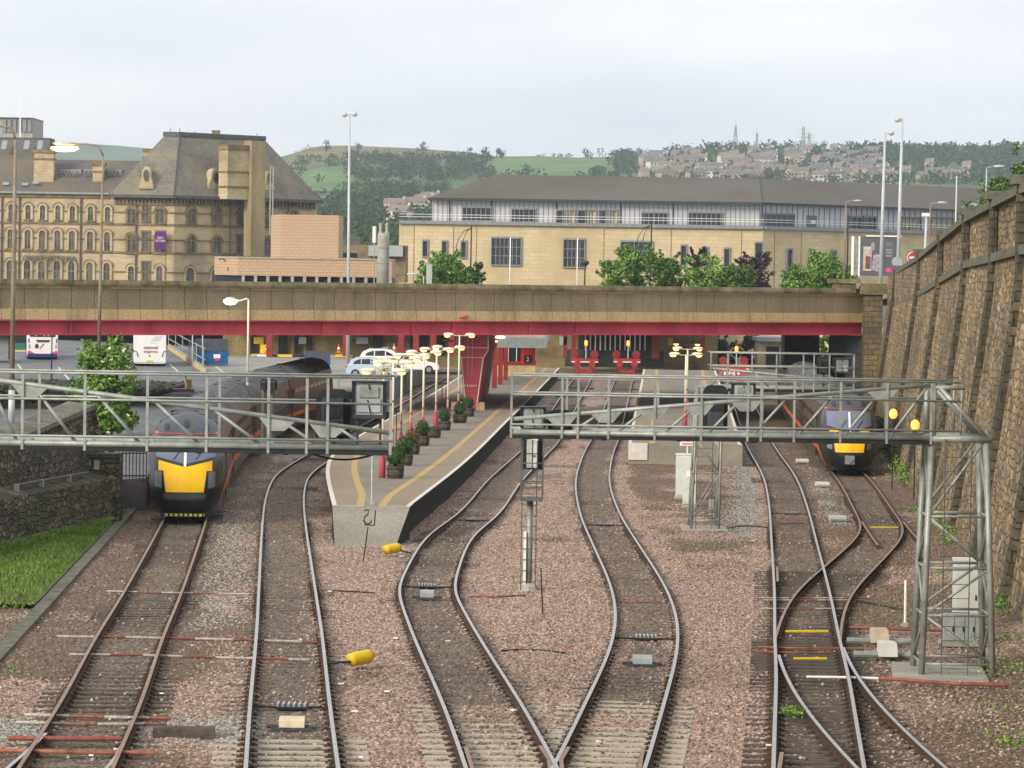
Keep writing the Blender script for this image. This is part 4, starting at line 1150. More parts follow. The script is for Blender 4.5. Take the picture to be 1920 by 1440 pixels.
m_lblue = MAT('car_light_blue', (.42, .52, .62), .25, 0, .05, 1, coat=.5)
car('light blue hatchback behind the lamp posts at the end of the left train', 695, 702, 246, 3.5, 1.5, m_lblue)
car('white estate car with blue and yellow checks behind the light blue hatchback', 722, 686, 266, 4.3, 1.62, m_bwhite, True)
car('white car partly hidden by lit lamps to the right of the checked car', 775, 690, 258, 3.9, 1.5, m_bwhite)
# ================================================================== buildings beyond the bridge
class Facade:
    def __init__(s, pa, pb): s.a, s.b = Vector(pa).to_2d(), Vector(pb).to_2d(); s.t = (s.b-s.a).normalized(); s.n = V(s.t.y, -s.t.x)
    def hit(s, px, py, out=0.0):
        q = ray(px, py); o = s.a+s.n*out
        k = (o.dot(s.n))/(q.to_2d().dot(s.n))
        return CAM+q*k
    def P(s, px, py, out=0.0):
        h = s.hit(px, py); return h+s.n.to_3d()*out
    def rect(s, b, x0, y0, x1, y1, out, thick=.1, mi=0, arch=False, inset=0.0):
        c = s.hit((x0+x1)/2, (y0+y1)/2)
        hw = (s.hit(x1, (y0+y1)/2)-s.hit(x0, (y0+y1)/2)).length/2-inset
        hh = abs(s.hit((x0+x1)/2, y0).z-s.hit((x0+x1)/2, y1).z)/2-inset
        t3, n3 = s.t.to_3d(), s.n.to_3d()
        if arch:
            pts = [(-hw, -hh), (hw, -hh), (hw, hh-hw)]+[(hw*math.cos(a), hh-hw+hw*math.sin(a)) for a in (math.pi*k/8 for k in range(1, 8))]+[(-hw, hh-hw)]
        else: pts = [(-hw, -hh), (hw, -hh), (hw, hh), (-hw, hh)]
        b.prism([c+t3*x+V(0, 0, z) for x, z in pts], n3*(out-thick), n3*out, mi)
        return c, hw, hh
    def hood(s, b, c, hw, hh, out, w=.22, full=True):                    # arched surround
        t3, n3 = s.t.to_3d(), s.n.to_3d()
        inn = [(hw, -hh if full else hh-hw)]+[(hw*math.cos(a), hh-hw+hw*math.sin(a)) for a in (math.pi*k/10 for k in range(11))]+[(-hw, -hh if full else hh-hw)]
        k = (hw+w)/hw
        ou = [(x*k, z if abs(z+hh) < 1e-6 or not full and False else hh-hw+(z-(hh-hw))*k if z > hh-hw else z) for x, z in inn]
        rows = [[c+t3*x+V(0, 0, z)+n3*o for x, z in L_] for L_, o in ((inn, .0), (inn, out), (ou, out), (ou, 0))]
        b.grid(rows)
m_hot = BRICK('hotel_sandstone', (.58, .47, .29), (.49, .39, .235), (.34, .27, .16), .75, .36, .012, .15, (.17, .13, .075), .16, dlo=.42, dhi=.70, vary=.18)
m_hotd = STAINED('hotel_trim', (.27, .20, .11), (.12, .095, .06), .35, .6, .9, (1, 1, 1))
m_slate = BRICK('slate', (.15, .138, .125), (.12, .112, .10), (.07, .066, .06), .45, .28, .012, .25, (.16, .13, .085), .22, vary=.3)
m_slate2 = BRICK('slate_mansard', (.225, .21, .18), (.155, .145, .125), (.085, .08, .068), .5, .34, .02, .3, (.24, .205, .14), .3, vary=.4)
DH = 450.0
hL, hC, hR = atd(-130, 450, DH), atd(326, 450, DH), atd(594, 450, DH+19)
F1, F2 = Facade(hL, hC), Facade(hC, hR)
ho = thing('victorian_hotel', 'Victorian sandstone hotel with arched windows and a steep slate corner roof', 'hotel', (hC.x, DH, 5))
ze = F1.hit(160, 362).z; zbm = F1.hit(270, 366).z
w_ = MB()
w_.quad(V(hL.x, DH, 0), V(hC.x, DH, 0), V(hC.x, DH, ze), V(hL.x, DH, ze))
w_.quad(V(hC.x, hC.y, 0), V(hR.x, hR.y, 0), V(hR.x, hR.y, zbm), V(hC.x, hC.y, zbm))
w_.quad(V(hR.x, hR.y, 0), V(hR.x-12, hR.y+14, 0), V(hR.x-12, hR.y+14, zbm), V(hR.x, hR.y, zbm))
w_.build('wall', m_hot, ho)
# wing roof
rz_ = CZ+ray(100, 299).z*(DH+7)
r = MB()
r.quad(V(hL.x, DH-.5, ze-.1), V(atd(300, 400, DH).x, DH-.5, ze-.1), V(atd(300, 400, DH+7).x, DH+7, rz_), V(hL.x, DH+7, rz_))
r.quad(V(hL.x, DH+14, ze), V(atd(300, 400, DH).x, DH+14, ze), V(atd(300, 400, DH+7).x, DH+7, rz_), V(hL.x, DH+7, rz_))
wr = r.build('roof', m_slate, ho)
MB().box(((hL.x+F1.hit(205, 362).x)/2, DH-.4, ze-.05), (F1.hit(205, 362).x-hL.x, .5, .25)).build('gutter', m_lens, ho)
MB().box(((hL.x+F1.hit(205, 362).x)/2, DH-.12, ze-.42), (F1.hit(205, 362).x-hL.x, .3, .45)).build('cornice', m_hotd, ho)
# corner block mansard
B0, B1, B2 = F1.P(206, 363, .8), atd(326, 364, DH-1.0), F2.P(596, 372, .8)
B1.z = B0.z = B2.z = zbm
B3 = V(B2.x-13, B2.y+15, zbm); B4 = V(B0.x, B0.y+20, zbm)
T1 = atd(337, 255, DH+6); T0 = atd(308, 252, DH+6.5); T2 = atd(497, 259, DH+17); T0.z = T2.z = T1.z
T3 = V(T2.x-4, T2.y+5, T1.z); T4 = V(T0.x, T0.y+8, T1.z)
mr = MB()
for a, b, c_, d in ((B0, B1, T1, T0), (B1, B2, T2, T1), (B2, B3, T3, T2), (B4, B0, T0, T4)): mr.quad(a, b, c_, d)
mr.add([T0, T1, T2, T3, T4], [(0, 1, 2, 3, 4)])
mr.build('roof', m_slate2, ho)
rc = MB()
for a, b in ((T0, T1), (T1, T2), (T2, T3), (T0, T4)): rc.beam(a+V(0, 0, .25), b+V(0, 0, .25), .35, .6)
rc.build('ridge_crest', m_galvdark, ho)
MB().tube([B1, T1], .12, 6).build('hip_flashing', m_galvdark, ho)
co = MB()
for a, b in ((B0, B1), (B1, B2), (B2, B3)): co.beam(a-V(0, 0, .15), b-V(0, 0, .15), .5, .4)
co.build('gutter', m_galvdark, ho)
co = MB()
for F, pa, pb, n in ((F1, 214, 326, 16), (F2, 326, 590, 40)):
    for k in range(n):
        x = pa+(pb-pa)*(k+.5)/n
        c_ = F.P(x, 400, .25); c_.z = zbm-.75
        co.box(c_, (.28, .28, .6), math.atan2(F.t.y, F.t.x))
    a, b = F.P(pa, 400, .12), F.P(pb, 400, .12)
    for z in (zbm-.4, zbm-1.15): co.beam(V(a.x, a.y, z), V(b.x, b.y, z), .3, .22)
co.build('cornice', m_hotd, ho)
# string courses
st = MB()
for (xa, ya, xb, yb) in ((-130, 415, 326, 421), (-130, 392, 326, 399), (-130, 467, 326, 475), (-130, 443, 326, 450), (-130, 502, 326, 512)):
    a, b = F1.P(xa, (ya+yb)/2, .08), F1.P(xb, (ya+yb)/2, .08)
    z = (a.z+b.z)/2; h = .26 if ya in (415, 467) else .12
    st.beam(V(a.x, a.y, z), V(b.x, b.y, z), .2, h)
    a, b = F2.P(326, yb+.5, .08), F2.P(594, yb+.5, .08)
    st.beam(V(a.x, a.y, z), V(b.x, b.y, z), .2, h)
st.build('string_course', m_hotd, ho)
m_hglass = MAT('hotel_glass', (.035, .035, .037), .2, 0, .7, .5, col2=(.15, .145, .135, 1))
m_frame = MAT('sash_frame', (.22, .21, .19), .7)
def hwin(F, x, y0, y1, hw, dbl=False, arch=True, slope=.0157):
    g = MB()
    if dbl:
        c, a, b = F.rect(g, x-hw, y0, x+hw, y1, .06, .08, 0, True, .02)
    else: c, a, b = F.rect(g, x-hw, y0, x+hw, y1, .05, .08, 0, arch)
    g_ = g.build('window', m_hglass, ho)
    if arch:
        h = MB(); F.hood(h, c, a, b, .22, .30, True); h.build('arch_surround', m_hotd if dbl else m_hot, g_)
        h = MB(); F.hood(h, c, a+.28, b+.28, .26, .14, False); h.build('hood_mould', m_hotd, g_)
    else:
        h = MB()
        t3 = F.t.to_3d(); n3 = F.n.to_3d()
        for dx_, dz_, ww, hh_ in ((0, b+.1, 2*a+.5, .25), (0, -b-.1, 2*a+.5, .2), (-a-.12, 0, .22, 2*b), (a+.12, 0, .22, 2*b)):
            h.beam(c+t3*(dx_-ww/2)+n3*.08+V(0, 0, dz_), c+t3*(dx_+ww/2)+n3*.08+V(0, 0, dz_), .2, hh_)
        h.build('surround', m_hotd, g_)
    f = MB()
    t3, n3 = F.t.to_3d(), F.n.to_3d()
    f.beam(c-V(0, 0, b)+n3*.09, c+V(0, 0, b-.1)+n3*.09, .06 if not dbl else .2, .06, up=n3)
    f.beam(c-t3*a+n3*.09, c+t3*a+n3*.09, .05, .06)
    f.build('frame', m_frame if not dbl else m_hotd, g_)
    MB().beam(c-t3*(a+.25)-V(0, 0, b+.1)+n3*.14, c+t3*(a+.25)-V(0, 0, b+.1)+n3*.14, .3, .18).build('sill', m_hotd, g_)
for x, d in ((21, -2), (53, -1), (80, 0), (109, 0), (136, 1), (170, 2), (202, 3)):
    hwin(F1, x, 385+d, 412+d, 4.6); hwin(F1, x-1, 432+d, 468+d-1, 5.3); hwin(F1, x-2, 490+d, 528, 5.8)
for x in (247, 300):
    hwin(F1, x, 391, 418, 7, True); hwin(F1, x, 439, 474, 7.5, True); hwin(F1, x-1, 499, 530, 5.5)
for y0, y1 in ((381, 414), (435, 472), (492, 528)): hwin(F1, 273, y0, y1, 5.5, False, False)
for x, e in ((358, 0), (406, 1), (453, 2), (501, 3), (548, 4)):
    hwin(F2, x, 391+e, 418+e, 6.8, True)
    if e == 2: hwin(F2, 452, 441, 475, 8, False, False)
    elif e < 4: hwin(F2, x-1, 444+e, 474+e, 7.5, True)
    if e < 2: hwin(F2, x-3, 502+e, 530, 7.5)
for F, x, y0 in ((F1, 37, 366), (F1, 152, 366), (F1, 256, 370), (F2, 431, 376), (F1, 4, 366)):
    a, b = F.P(x, y0, .18), F.P(x-1, 528, .18)
    MB().tube([a, V(a.x, a.y, 6)], .11, 6).build('downpipe', m_galvdark, ho)
# dormers with oval windows
def dormer(F, x, y0, y1, hw, out):
    b = MB(); c = F.hit(x, (y0+y1)/2); a = F.hit(x+hw, (y0+y1)/2); w = (a-c).length
    h = abs(F.hit(x, y0).z-F.hit(x, y1).z)/2
    t3, n3 = F.t.to_3d(), F.n.to_3d()
    pts = [(-w*1.25, -h), (w*1.25, -h), (w*1.1, -h*.5), (w*.75, 0), (w*.7, h*.5)]+[(w*.7*math.cos(q), h*.45+h*.5*math.sin(q)) for q in (math.pi*k/8 for k in range(1, 8))]+[(-w*.7, h*.5), (-w*.75, 0), (-w*1.1, -h*.5)]
    b.prism([c+t3*p+V(0, 0, q) for p, q in pts], n3*(-1.8 if F is F1 else -.9), n3*out)
    d = b.build('dormer', m_hot, ho)
    o = MB(); oo = [(w*.42*math.cos(q), h*.15+h*.42*math.sin(q)) for q in (math.tau*k/14 for k in range(14))]
    o.prism([c+t3*p+V(0, 0, q) for p, q in oo], n3*out, n3*(out+.05)); o.build('oval_window', m_hglass, d)
    k = MB(); k.grid([[c+t3*p*s_+V(0, 0, (q-h*.15)*s_+h*.15)+n3*(out+.12) for p, q in oo+[oo[0]]] for s_ in (1.0, 1.3)]); k.build('oval_surround', m_hotd, d)
dormer(F1, 275, 311, 354, 11, .5); dormer(F2, 404, 315, 358, 12, .1); dormer(F2, 505, 320, 356, 8, .1)
for x, y in ((253, 338), (304, 340)):
    c_ = F1.P(x, y, -1.6); MB().box(c_, (1.0, .12, 1.0), rot=Matrix.Rotation(-.5, 3, 'X')).build('skylight', m_lens, ho)
for x, y in ((45, 345), (65, 342), (9, 344)):
    c_ = F1.P(x, y, -.9); MB().box(c_, (.8, .1, .5), rot=Matrix.Rotation(-.8, 3, 'X')).build('skylight', m_lens, wr)
for x0, x1 in ((113, 152), (158, 175), (203, 228)):
    a, b = atd(x0, 326, DH+4.0), atd(x1, 326, DH+4.0)
    MB().box((a+b)/2+V(0, .9, 0), ((b-a).length, 1.8, 1.2)).build('dormer', m_lens, ho)
    for k in range(int((x1-x0)/7)):
        p = atd(x0+4+k*7, 326, DH+3.08); MB().box(p, (.32, .06, .8)).build('window', m_hglass, ho)
def chim(x0, x1, y0, y1, D, m1=m_hot, cap=True):
    a, b = atd(x0, y0, D), atd(x1, y1, D)
    t = MB().box(((a.x+b.x)/2, D+.8, (a.z+b.z)/2), (b.x-a.x, 1.6, a.z-b.z)).build('chimney', m1, ho)
    if cap: MB().box(((a.x+b.x)/2, D+.8, a.z-.1), (b.x-a.x+.4, 2.0, .4)).box(((a.x+b.x)/2, D+.8, a.z-1.1), (b.x-a.x+.3, 1.9, .2)).build('cap', m_hotd, t)
    return t
chim(64, 100, 282, 342, DH+2.0); chim(174, 194, 306, 346, DH+2.2); chim(270, 287, 280, 312, DH+12)
cs = Facade(hC+V(1.0, -2.6, 0), hR+V(1.0, -2.6, 0))
def stack(x0, x1, y0, y1, dep, m1, name):
    a, b = cs.hit(x0, (y0+y1)/2), cs.hit(x1, (y0+y1)/2)
    z0, z1 = cs.hit((x0+x1)/2, y1).z, cs.hit((x0+x1)/2, y0).z
    n3 = cs.n.to_3d()
    return MB().prism([V(a.x, a.y, 0), V(b.x, b.y, 0), V(b.x, b.y, 0)-n3*dep, V(a.x, a.y, 0)-n3*dep], (0, 0, z0), (0, 0, z1)).build(name, m1, ho), (a+b)/2, z1, (b-a).length
sk, c_, zt_, ww = stack(427, 469, 272, 374, 1.8, m_hot, 'chimney_stack')
kk = MB()
for z in (zt_-.1, zt_-.55, zt_-3.6, zt_-5.6): kk.box(V(c_.x, c_.y, z)-cs.n.to_3d()*.8, (ww+.3, 2.0, .22), math.atan2(cs.t.y, cs.t.x))
kk.build('cap', m_hotd, sk)
cs = Facade(hC+V(.4, -4.2, 0), hR+V(.4, -4.2, 0))
m_hconc = STAINED('hotel_shaft', (.42, .325, .17), (.25, .20, .12), .35, .6, .3, (1, 1, .3))
stack(471, 497, 264, 480, 1.4, m_hconc, 'lift_shaft')
an = MB()
for x, y0, y1 in ((337, 240, 256), (319, 240, 253), (366, 246, 256), (400, 247, 258), (482, 250, 260)): an.tube([atd(x, y1, DH+8), atd(x, y0, DH+8)], .05, 5)
an.build('roof_aerial', m_galvdark, ho)
p = atd(405, 250, DH+12); MB().box(p, (1.0, 1.0, .6)).box(p+V(0, 0, .35), (1.2, 1.2, .1)).build('roof_vent', m_hotd, ho)
sc = MB()
for x0 in (506, 511):
    sc.tube([atd(x0, 440, DH+2), atd(x0+1.5, 312, DH+2)], .09, 6)
sc.build('flue_pipe', m_concrete, ho)
c_ = F1.P(93, 484, .12)
text_mesh('lettering', 'GREAT VICTORIA', 1.15, m_galvdark, ho, (c_.x, DH-.25, c_.z-.45), ext=.06, sx=.78)
# taller roof behind, at the far left
tb = MB()
a, b = atd(-130, 256, DH+16), atd(94, 258, DH+16)
tb.box(((a.x+b.x)/2, DH+17, a.z-.2), (b.x-a.x, 2.5, .5))
tb.build('ridge_crest', m_galvdark, ho)
MB().add([V(a.x, DH+16, a.z), V(b.x, DH+16, a.z), V(b.x+1, DH+9, a.z-5), V(a.x, DH+9, a.z-5)], [(0, 1, 2, 3)]).build('roof', m_slate, ho)
MB().box((b.x-.6, DH+18, a.z-3), (1.6, 3, 6)).build('wall', m_hotd, ho)
for x in (8, 50, 75): MB().box(atd(x, 272, DH+12.2), (.7, .1, 2.0), rot=Matrix.Rotation(-.9, 3, 'X')).build('skylight', m_lens, ho)
# purple banner on its bracket
c_ = F1.P(302, 450, .9)
bn_ = thing('purple_banner', 'purple banner with white lettering hanging on the hotel corner', 'banner', (c_.x, DH-.9, c_.z))
m_purple = MAT('banner_purple', (.10, .022, .14), .7, 0, .3, 1.2)
MB().box(c_, (1.42, .05, 2.35)).build('cloth', m_purple, bn_)
text_mesh('lettering', 'GREAT\nVICTORIA', .40, m_white, bn_, c_+V(0, -.05, .15), ext=.01, sx=.72)
MB().tube([c_+V(-.9, 0, 1.3), c_+V(.75, 0, 1.3)], .05, 6).tube([c_+V(.75, 0, 1.3), V(c_.x+.75, c_.y, 5)], .05, 6).build('pole', m_galvdark, bn_)
# ------------------------------------------------------------------ tiled windowless building
m_tile = BRICK('beige_tile', (.54, .375, .24), (.49, .335, .215), (.30, .21, .14), .30, .30, .03, .2, (.42, .29, .18), .15, vary=.08)
DT = 330.0
tbd = thing('beige_tiled_building', 'low windowless building in beige tiles with a taller square block on top', 'building', (atd(560, 480, DT).x, DT, 6))
def block(parent, name, px0, px1, py0, py1, D, depth, mtl, side=None):
    a, b = atd(px0, py0, D), atd(px1, py1, D)
    xm = (a.x+b.x)/2
    return MB().box((xm, D+depth/2, (a.z+b.z)/2), (b.x-a.x, depth, a.z-b.z)).build(name, mtl, parent)
za, zb_ = atd(580, 403, DT+3).z, atd(580, 490, DT+3).z
xs = [atd(508, 430, DT+8).x, atd(526, 430, DT+3).x, atd(635, 430, DT+3).x]
MB().slab([(xs[0], DT+8), (xs[1], DT+3), (xs[2], DT+3), (xs[2], DT+12)], 6, za).build('upper_block', m_tile, tbd)
x0, x1, x2 = atd(402, 500, DT+5).x, atd(446, 500, DT).x, atd(735, 500, DT).x
zl, zm, zn = atd(560, 486, DT).z, atd(560, 518, DT).z, 6.0
MB().slab([(x0, DT+5), (x1, DT), (x2, DT), (x2, DT+9), (x0, DT+9)], zm, zl).build('lower_block', m_tile, tbd)
MB().slab([(x0, DT+4.9), (x1, DT-.1), (x2, DT-.1), (x2, DT+9), (x0, DT+9)], zl, zl+.16).build('parapet_trim', m_concrete, tbd)
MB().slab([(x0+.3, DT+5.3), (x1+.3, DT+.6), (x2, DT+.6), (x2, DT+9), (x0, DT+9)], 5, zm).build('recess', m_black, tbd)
for k in range(13):
    x = atd(456+k*23, 521, DT).x; MB().box((x, DT+.2, (zm+5)/2), (.3, .3, zm-5)).build('column', m_concrete, tbd)
c_ = V((x0+x1)/2+.5, DT+2.1, atd(430, 498, DT).z)
MB().lathe(c_+V(.0, 0, -.35), [(.001, -.35), (.28, -.25), (.36, 0), (.26, .3), (.1, .6), (.001, .85)], 12, sy=.5).build('teardrop_ornament', m_dark, tbd)
for s in (-.9, .75): MB().tube([c_+V(s-.3, -.3*s, .55), c_+V(s, -.35*s, .68), c_+V(s+.3, -.4*s, .5)], .07, 6).build('brow_ornament', m_dark, tbd)
# odds and ends between the tiled block and the courts
mb_ = thing('stone_shed', 'low brown stone building with a dark roof left of the concrete chimney', 'building', (atd(690, 470, 360).x, 360, 6))
block(mb_, 'wall', 634, 760, 458, 530, 360, 8, m_hotd)
block(mb_, 'roof', 634, 675, 444, 459, 360, 8, m_galvdark)
block(mb_, 'cladding', 691, 755, 460, 481, 359, 1, m_greybox)
for x in (640, 655): block(mb_, 'window', x, x+14, 474, 482, 359.9, .3, m_glass)
ch = thing('concrete_chimney', 'round grey concrete chimney with two short flues above the bridge parapet', 'chimney', (atd(718, 520, 300).x, 300, 6))
c_ = atd(718, 525, 300)
R0 = 11/6360*300
MB().lathe((c_.x, 300, 0), [(R0, 6), (R0, atd(718, 443, 300).z), (R0*.9, atd(718, 437, 300).z)], 18).build('shaft', m_concrete, ch, True)
for z in (atd(718, 494, 300).z, atd(718, 465, 300).z): MB().lathe((c_.x, 300, z), [(R0+.02, -.05), (R0+.02, .05)], 18).build('joint_band', m_grey, ch)
for s in (-.28, .28): MB().lathe((c_.x+s, 300, atd(718, 440, 300).z), [(.24, 0), (.13, .3), (.12, 1.0), (.001, 1.05)], 10).build('flue', m_concrete, ch)
mp2 = thing('phone_mast', 'slim pole with a white antenna panel beside the concrete chimney', 'mast', (atd(702, 520, 298).x, 298, 6))
MB().tube([V(atd(702, 520, 298).x, 298, 6), atd(702, 425, 298)], .06, 6).build('pole', m_galv, mp2)
MB().lathe(atd(702, 440, 298), [(.001, -.75), (.16, -.7), (.16, .7), (.001, .75)], 8).build('antenna', m_white, mp2)
# ------------------------------------------------------------------ law courts
DC = 400.0
m_court = BRICK('court_sandstone', (.62, .51, .325), (.54, .44, .27), (.40, .31, .17), 1.2, .45, .018, .1, (.42, .325, .17), .12, vary=.08)
m_clad = MAT('pale_cladding', (.47, .48, .50), .4, .2, .1, .4)
m_croof = BRICK('court_roof', (.135, .125, .11), (.12, .11, .098), (.10, .095, .085), .6, .3, .01, .1, (.10, .085, .07), .08, vary=.1)
cA, cB, cC = atd(748, 460, DC), atd(1430, 460, DC), atd(1900, 460, DC+33)
K1, K2 = Facade(cA, cB), Facade(cB, cC)
lc = thing('court_building', 'long modern sandstone building with a grey clad top storey and hipped roof', 'building', (cB.x, DC, 6))
zt_ = K1.hit(1090, 423).z
zc = K1.hit(1090, 381).z
MB().slab([(cA.x, cA.y), (cB.x, cB.y), (cC.x, cC.y), (cC.x, cC.y+20), (cA.x, cA.y+25)], 3, zt_).build('wall', m_court, lc)
up = K1.n.to_3d(); n2 = K2.n.to_3d()
uA, uB, uC = V(atd(810, 400, DC+3).x, DC+3, 0), V(cB.x-.4, DC+1.2, 0), V(cC.x, cC.y+2.2, 0)
MB().slab([(uA.x, uA.y), (uB.x, uB.y), (uC.x, uC.y), (uC.x, uC.y+16), (uA.x, uA.y+22)], zt_, zc+.4).build('cladding', m_clad, lc)
eA, eB, eC = V(uA.x-.5, uA.y-1.0, zc+.35), V(uB.x+.3, uB.y-1.3, zc+.35), V(uC.x+2, uC.y-1.0, zc+.35)
zrid = CZ+ray(1175, 331).z*(DC+13)
rA, rB, rC = V(atd(928, 331, DC+13).x, DC+13, zrid), V(atd(1425, 334, DC+14).x, DC+14, zrid), V(eC.x+3, eC.y+15, zrid)
MB().quad(eA, eB, rB, rA).quad(eB, eC, rC, rB).quad(eA, V(eA.x, eA.y+25, zc), V(rA.x, rA.y, zrid), rA).add([eA, eB, eC, V(eC.x, eC.y+20, eC.z), V(eA.x, eA.y+25, eA.z)], [(4, 3, 2, 1, 0)]).build('roof', m_croof, lc)
g_ = MB()
for a, b in ((eA, eB), (eB, eC)): g_.beam(a-V(0, .1, .06), b-V(0, .1, .06), .3, .28)
g_.build('gutter', m_dark, lc)
MB().tube([eB, rB], .1, 6).build('hip_flashing', m_dark, lc)
cpg = MB()
for a, b, n in ((cA, cB, up), (cB, cC, n2)):
    cpg.beam(V(a.x, a.y, zt_+.1)+n*.1, V(b.x, b.y, zt_+.1)+n*.1, .7, .4)
cpg.build('parapet_coping', m_grey, lc)
rl = MB()
for a, b, n in ((cA, cB, up), (cB, cC, n2)): 
    for z in (.75, 1.05): rl.beam(V(a.x, a.y, zt_+z)+n*.15, V(b.x, b.y, zt_+z)+n*.15, .05, .05)
rl.build('roof_railing', m_white, lc)
m_cglass = MAT('court_glass', (.028, .030, .034), .18, 0, .5, .8)
def cwin(F, x0, y0, x1, y1, bars_=3, rows_=3, out=.05, mtl=None, fr=m_grey):
    g = MB(); c, hw, hh = F.rect(g, x0, y0, x1, y1, out, .1); w = g.build('window', mtl or m_cglass, lc)
    f = MB(); t3, n3 = F.t.to_3d(), F.n.to_3d()*(out+.02)
    for k in range(1, bars_): f.beam(c+t3*(-hw+2*hw*k/bars_)-V(0, 0, hh)+n3, c+t3*(-hw+2*hw*k/bars_)+V(0, 0, hh)+n3, .07, .04, up=F.n.to_3d())
    for k in range(1, rows_): f.beam(c-t3*hw+V(0, 0, -hh+2*hh*k/rows_)+n3, c+t3*hw+V(0, 0, -hh+2*hh*k/rows_)+n3, .04, .07)
    if f.v: f.build('glazing_bars', fr if bars_ > 2 else m_dark, w)
    h = MB()
    h.beam(c-t3*(hw+.1)+V(0, 0, hh+.1)+n3*2, c+t3*(hw+.1)+V(0, 0, hh+.1)+n3*2, .25, .22); h.beam(c-t3*(hw+.1)-V(0, 0, hh+.08)+n3*2, c+t3*(hw+.1)-V(0, 0, hh+.08)+n3*2, .25, .14)
    for s in (-1, 1): h.beam(c+t3*s*(hw+.05)-V(0, 0, hh)+n3*2, c+t3*s*(hw+.05)+V(0, 0, hh)+n3*2, .1, .22, up=F.n.to_3d())
    h.build('reveal', m_grey, w)
for q in ((793, 452, 801, 480), (829, 453, 837, 481), (865, 454, 873, 482)): cwin(K1, *q, 1, 1)
cwin(K1, 922, 447, 976, 496, 7, 3); cwin(K1, 1057, 450, 1095, 500, 5, 3); cwin(K1, 1164, 454, 1222, 504, 7, 3)
for q in ((1277, 461, 1286, 497), (1317, 465, 1326, 498), (1358, 467, 1367, 499), (1416, 456, 1429, 500)): cwin(K1, *q, 1, 1)
for q in ((1474, 468, 1483, 501), (1516, 470, 1525, 502), (1557, 471, 1566, 503)): cwin(K2, *q, 1, 1)
Ku, Kv = Facade(uA, uB), Facade(uB, uC)
for q in ((868, 390, 922, 413), (960, 393, 981, 415), (983, 393, 1004, 415), (1204, 400, 1226, 421), (1228, 400, 1251, 421), (1292, 400, 1354, 424)): cwin(Ku, *q, 2, 1)
m_curt = MAT('curtained_glass', (.34, .30, .22), .4, 0, .5, 1.5)
for k in range(6): cwin(Ku, 1044+k*20, 395, 1057+k*20, 419, 2, 1, mtl=m_curt if k % 2 else m_cglass)
for q in ((1430, 403, 1487, 425), (1592, 408, 1613, 430), (1618, 408, 1640, 430)): cwin(Kv, *q, 2, 1)
for q in ((1690, 410, 1725, 433), (1745, 411, 1795, 434)): cwin(Kv, *q, 5, 1, mtl=m_curt, fr=m_dark)
g = MB(); Kv.rect(g, 1512, 404, 1531, 430, .06, .1); dd = g.build('door', MAT('blue_grey_door', (.12, .17, .21), .5), lc)
g = MB(); Kv.rect(g, 1520, 413, 1528, 419, .08, .03); g.build('notice', m_white, dd)
sm = MB()
for F, xa, xb in ((Ku, 812, 1426), (Kv, 1436, 1880)):
    x = xa
    while x < xb:
        a, b = F.P(x, 383, .03), F.P(x, 420, .03); sm.beam(V(a.x, a.y, zt_), V(a.x, a.y, zc+.35), .08, .05, up=F.n.to_3d()); x += 9 if F is Ku else 10
sm.build('cladding_seams', m_grey, lc)
for x in (843, 922, 1043, 1164, 1262, 1429): 
    a = Ku.P(x, 400, .08); MB().beam(V(a.x, a.y, zt_), V(a.x, a.y, zc+.3), .14, .1, up=up).build('downpipe', m_dark, lc)
jn = MB()
for F, xs_ in ((K1, (776, 850, 893, 1132, 1258, 1390)), (K2, (1452, 1502, 1590))):
    for x in xs_:
        a = F.P(x, 470, .02); jn.beam(V(a.x, a.y, 5), V(a.x, a.y, zt_-.3), .07, .04, up=F.n.to_3d())
jn.build('movement_joints', m_hotd, lc)
# grey office block and its mast, far left
of = thing('grey_office_block', 'grey concrete office block rising behind the hotel roof at the far left', 'building', (atd(10, 235, 620).x, 620, 5))
block(of, 'wall', -160, 60, 219, 330, 620, 14, m_concrete)
for k in range(6): block(of, 'window', 5+k*9.5, 11+k*9.5, 224, 248, 619.7, .4, m_grey)
block(of, 'roof_edge', -160, 61, 217, 222, 619.5, 15, m_capl)
fm = thing('white_mast', 'tall thin white mast in front of the grey office block', 'mast', (atd(38, 250, 600).x, 600, 10))
MB().tube([atd(38, 262, 600), atd(38.5, 168, 600)], .16, 6, r2=.06).build('pole', m_white, fm)
# ------------------------------------------------------------------ station buildings seen under the bridge
m_ybrick = BRICK('yellow_brick', (.40, .30, .13), (.33, .245, .11), (.22, .18, .10), .3, .1, .012, .3, (.08, .065, .035), .3)
m_red2 = MAT('station_red', (.24, .03, .035), .5, 0, .25, 2)
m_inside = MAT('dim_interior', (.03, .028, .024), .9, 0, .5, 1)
sb = thing('bus_station_building', 'low yellow brick station building with dark doors seen under the left of the bridge', 'building', (atd(560, 660, 300).x, 300, YZ))
def sblock(par, name, x0, x1, y0, y1, D, dep, mtl): return block(par, name, x0, x1, y0, y1, D, dep, mtl)
sblock(sb, 'wall', 418, 900, 600, 690, 300, 5, m_ybrick)
sblock(sb, 'plinth', 470, 660, 664, 682, 297, 2, m_band)
for x0, x1 in ((470, 480), (522, 538), (552, 562), (574, 584), (700, 716), (770, 800), (820, 834)): sblock(sb, 'doorway', x0, x1, 628, 664, 299.6, .5, m_inside)
for x0, x1 in ((476, 494), (560, 574), (668, 690)): sblock(sb, 'poster', x0, x1, 632, 645, 299.5, .3, m_yellow if x0 == 476 else m_greybox)
for x in (505, 648, 752, 780, 812, 846): sblock(sb, 'column', x-5, x+5, 600, 668, 292, .5, m_red2)
for x0, x1, mm in ((482, 500, m_white), (500, 520, m_black), (521, 548, m_yellow), (548, 572, m_black), (628, 655, m_yellow), (572, 590, m_black)): sblock(sb, 'barrier_board', x0, x1, 664.5, 670, 296.6, .2, mm)
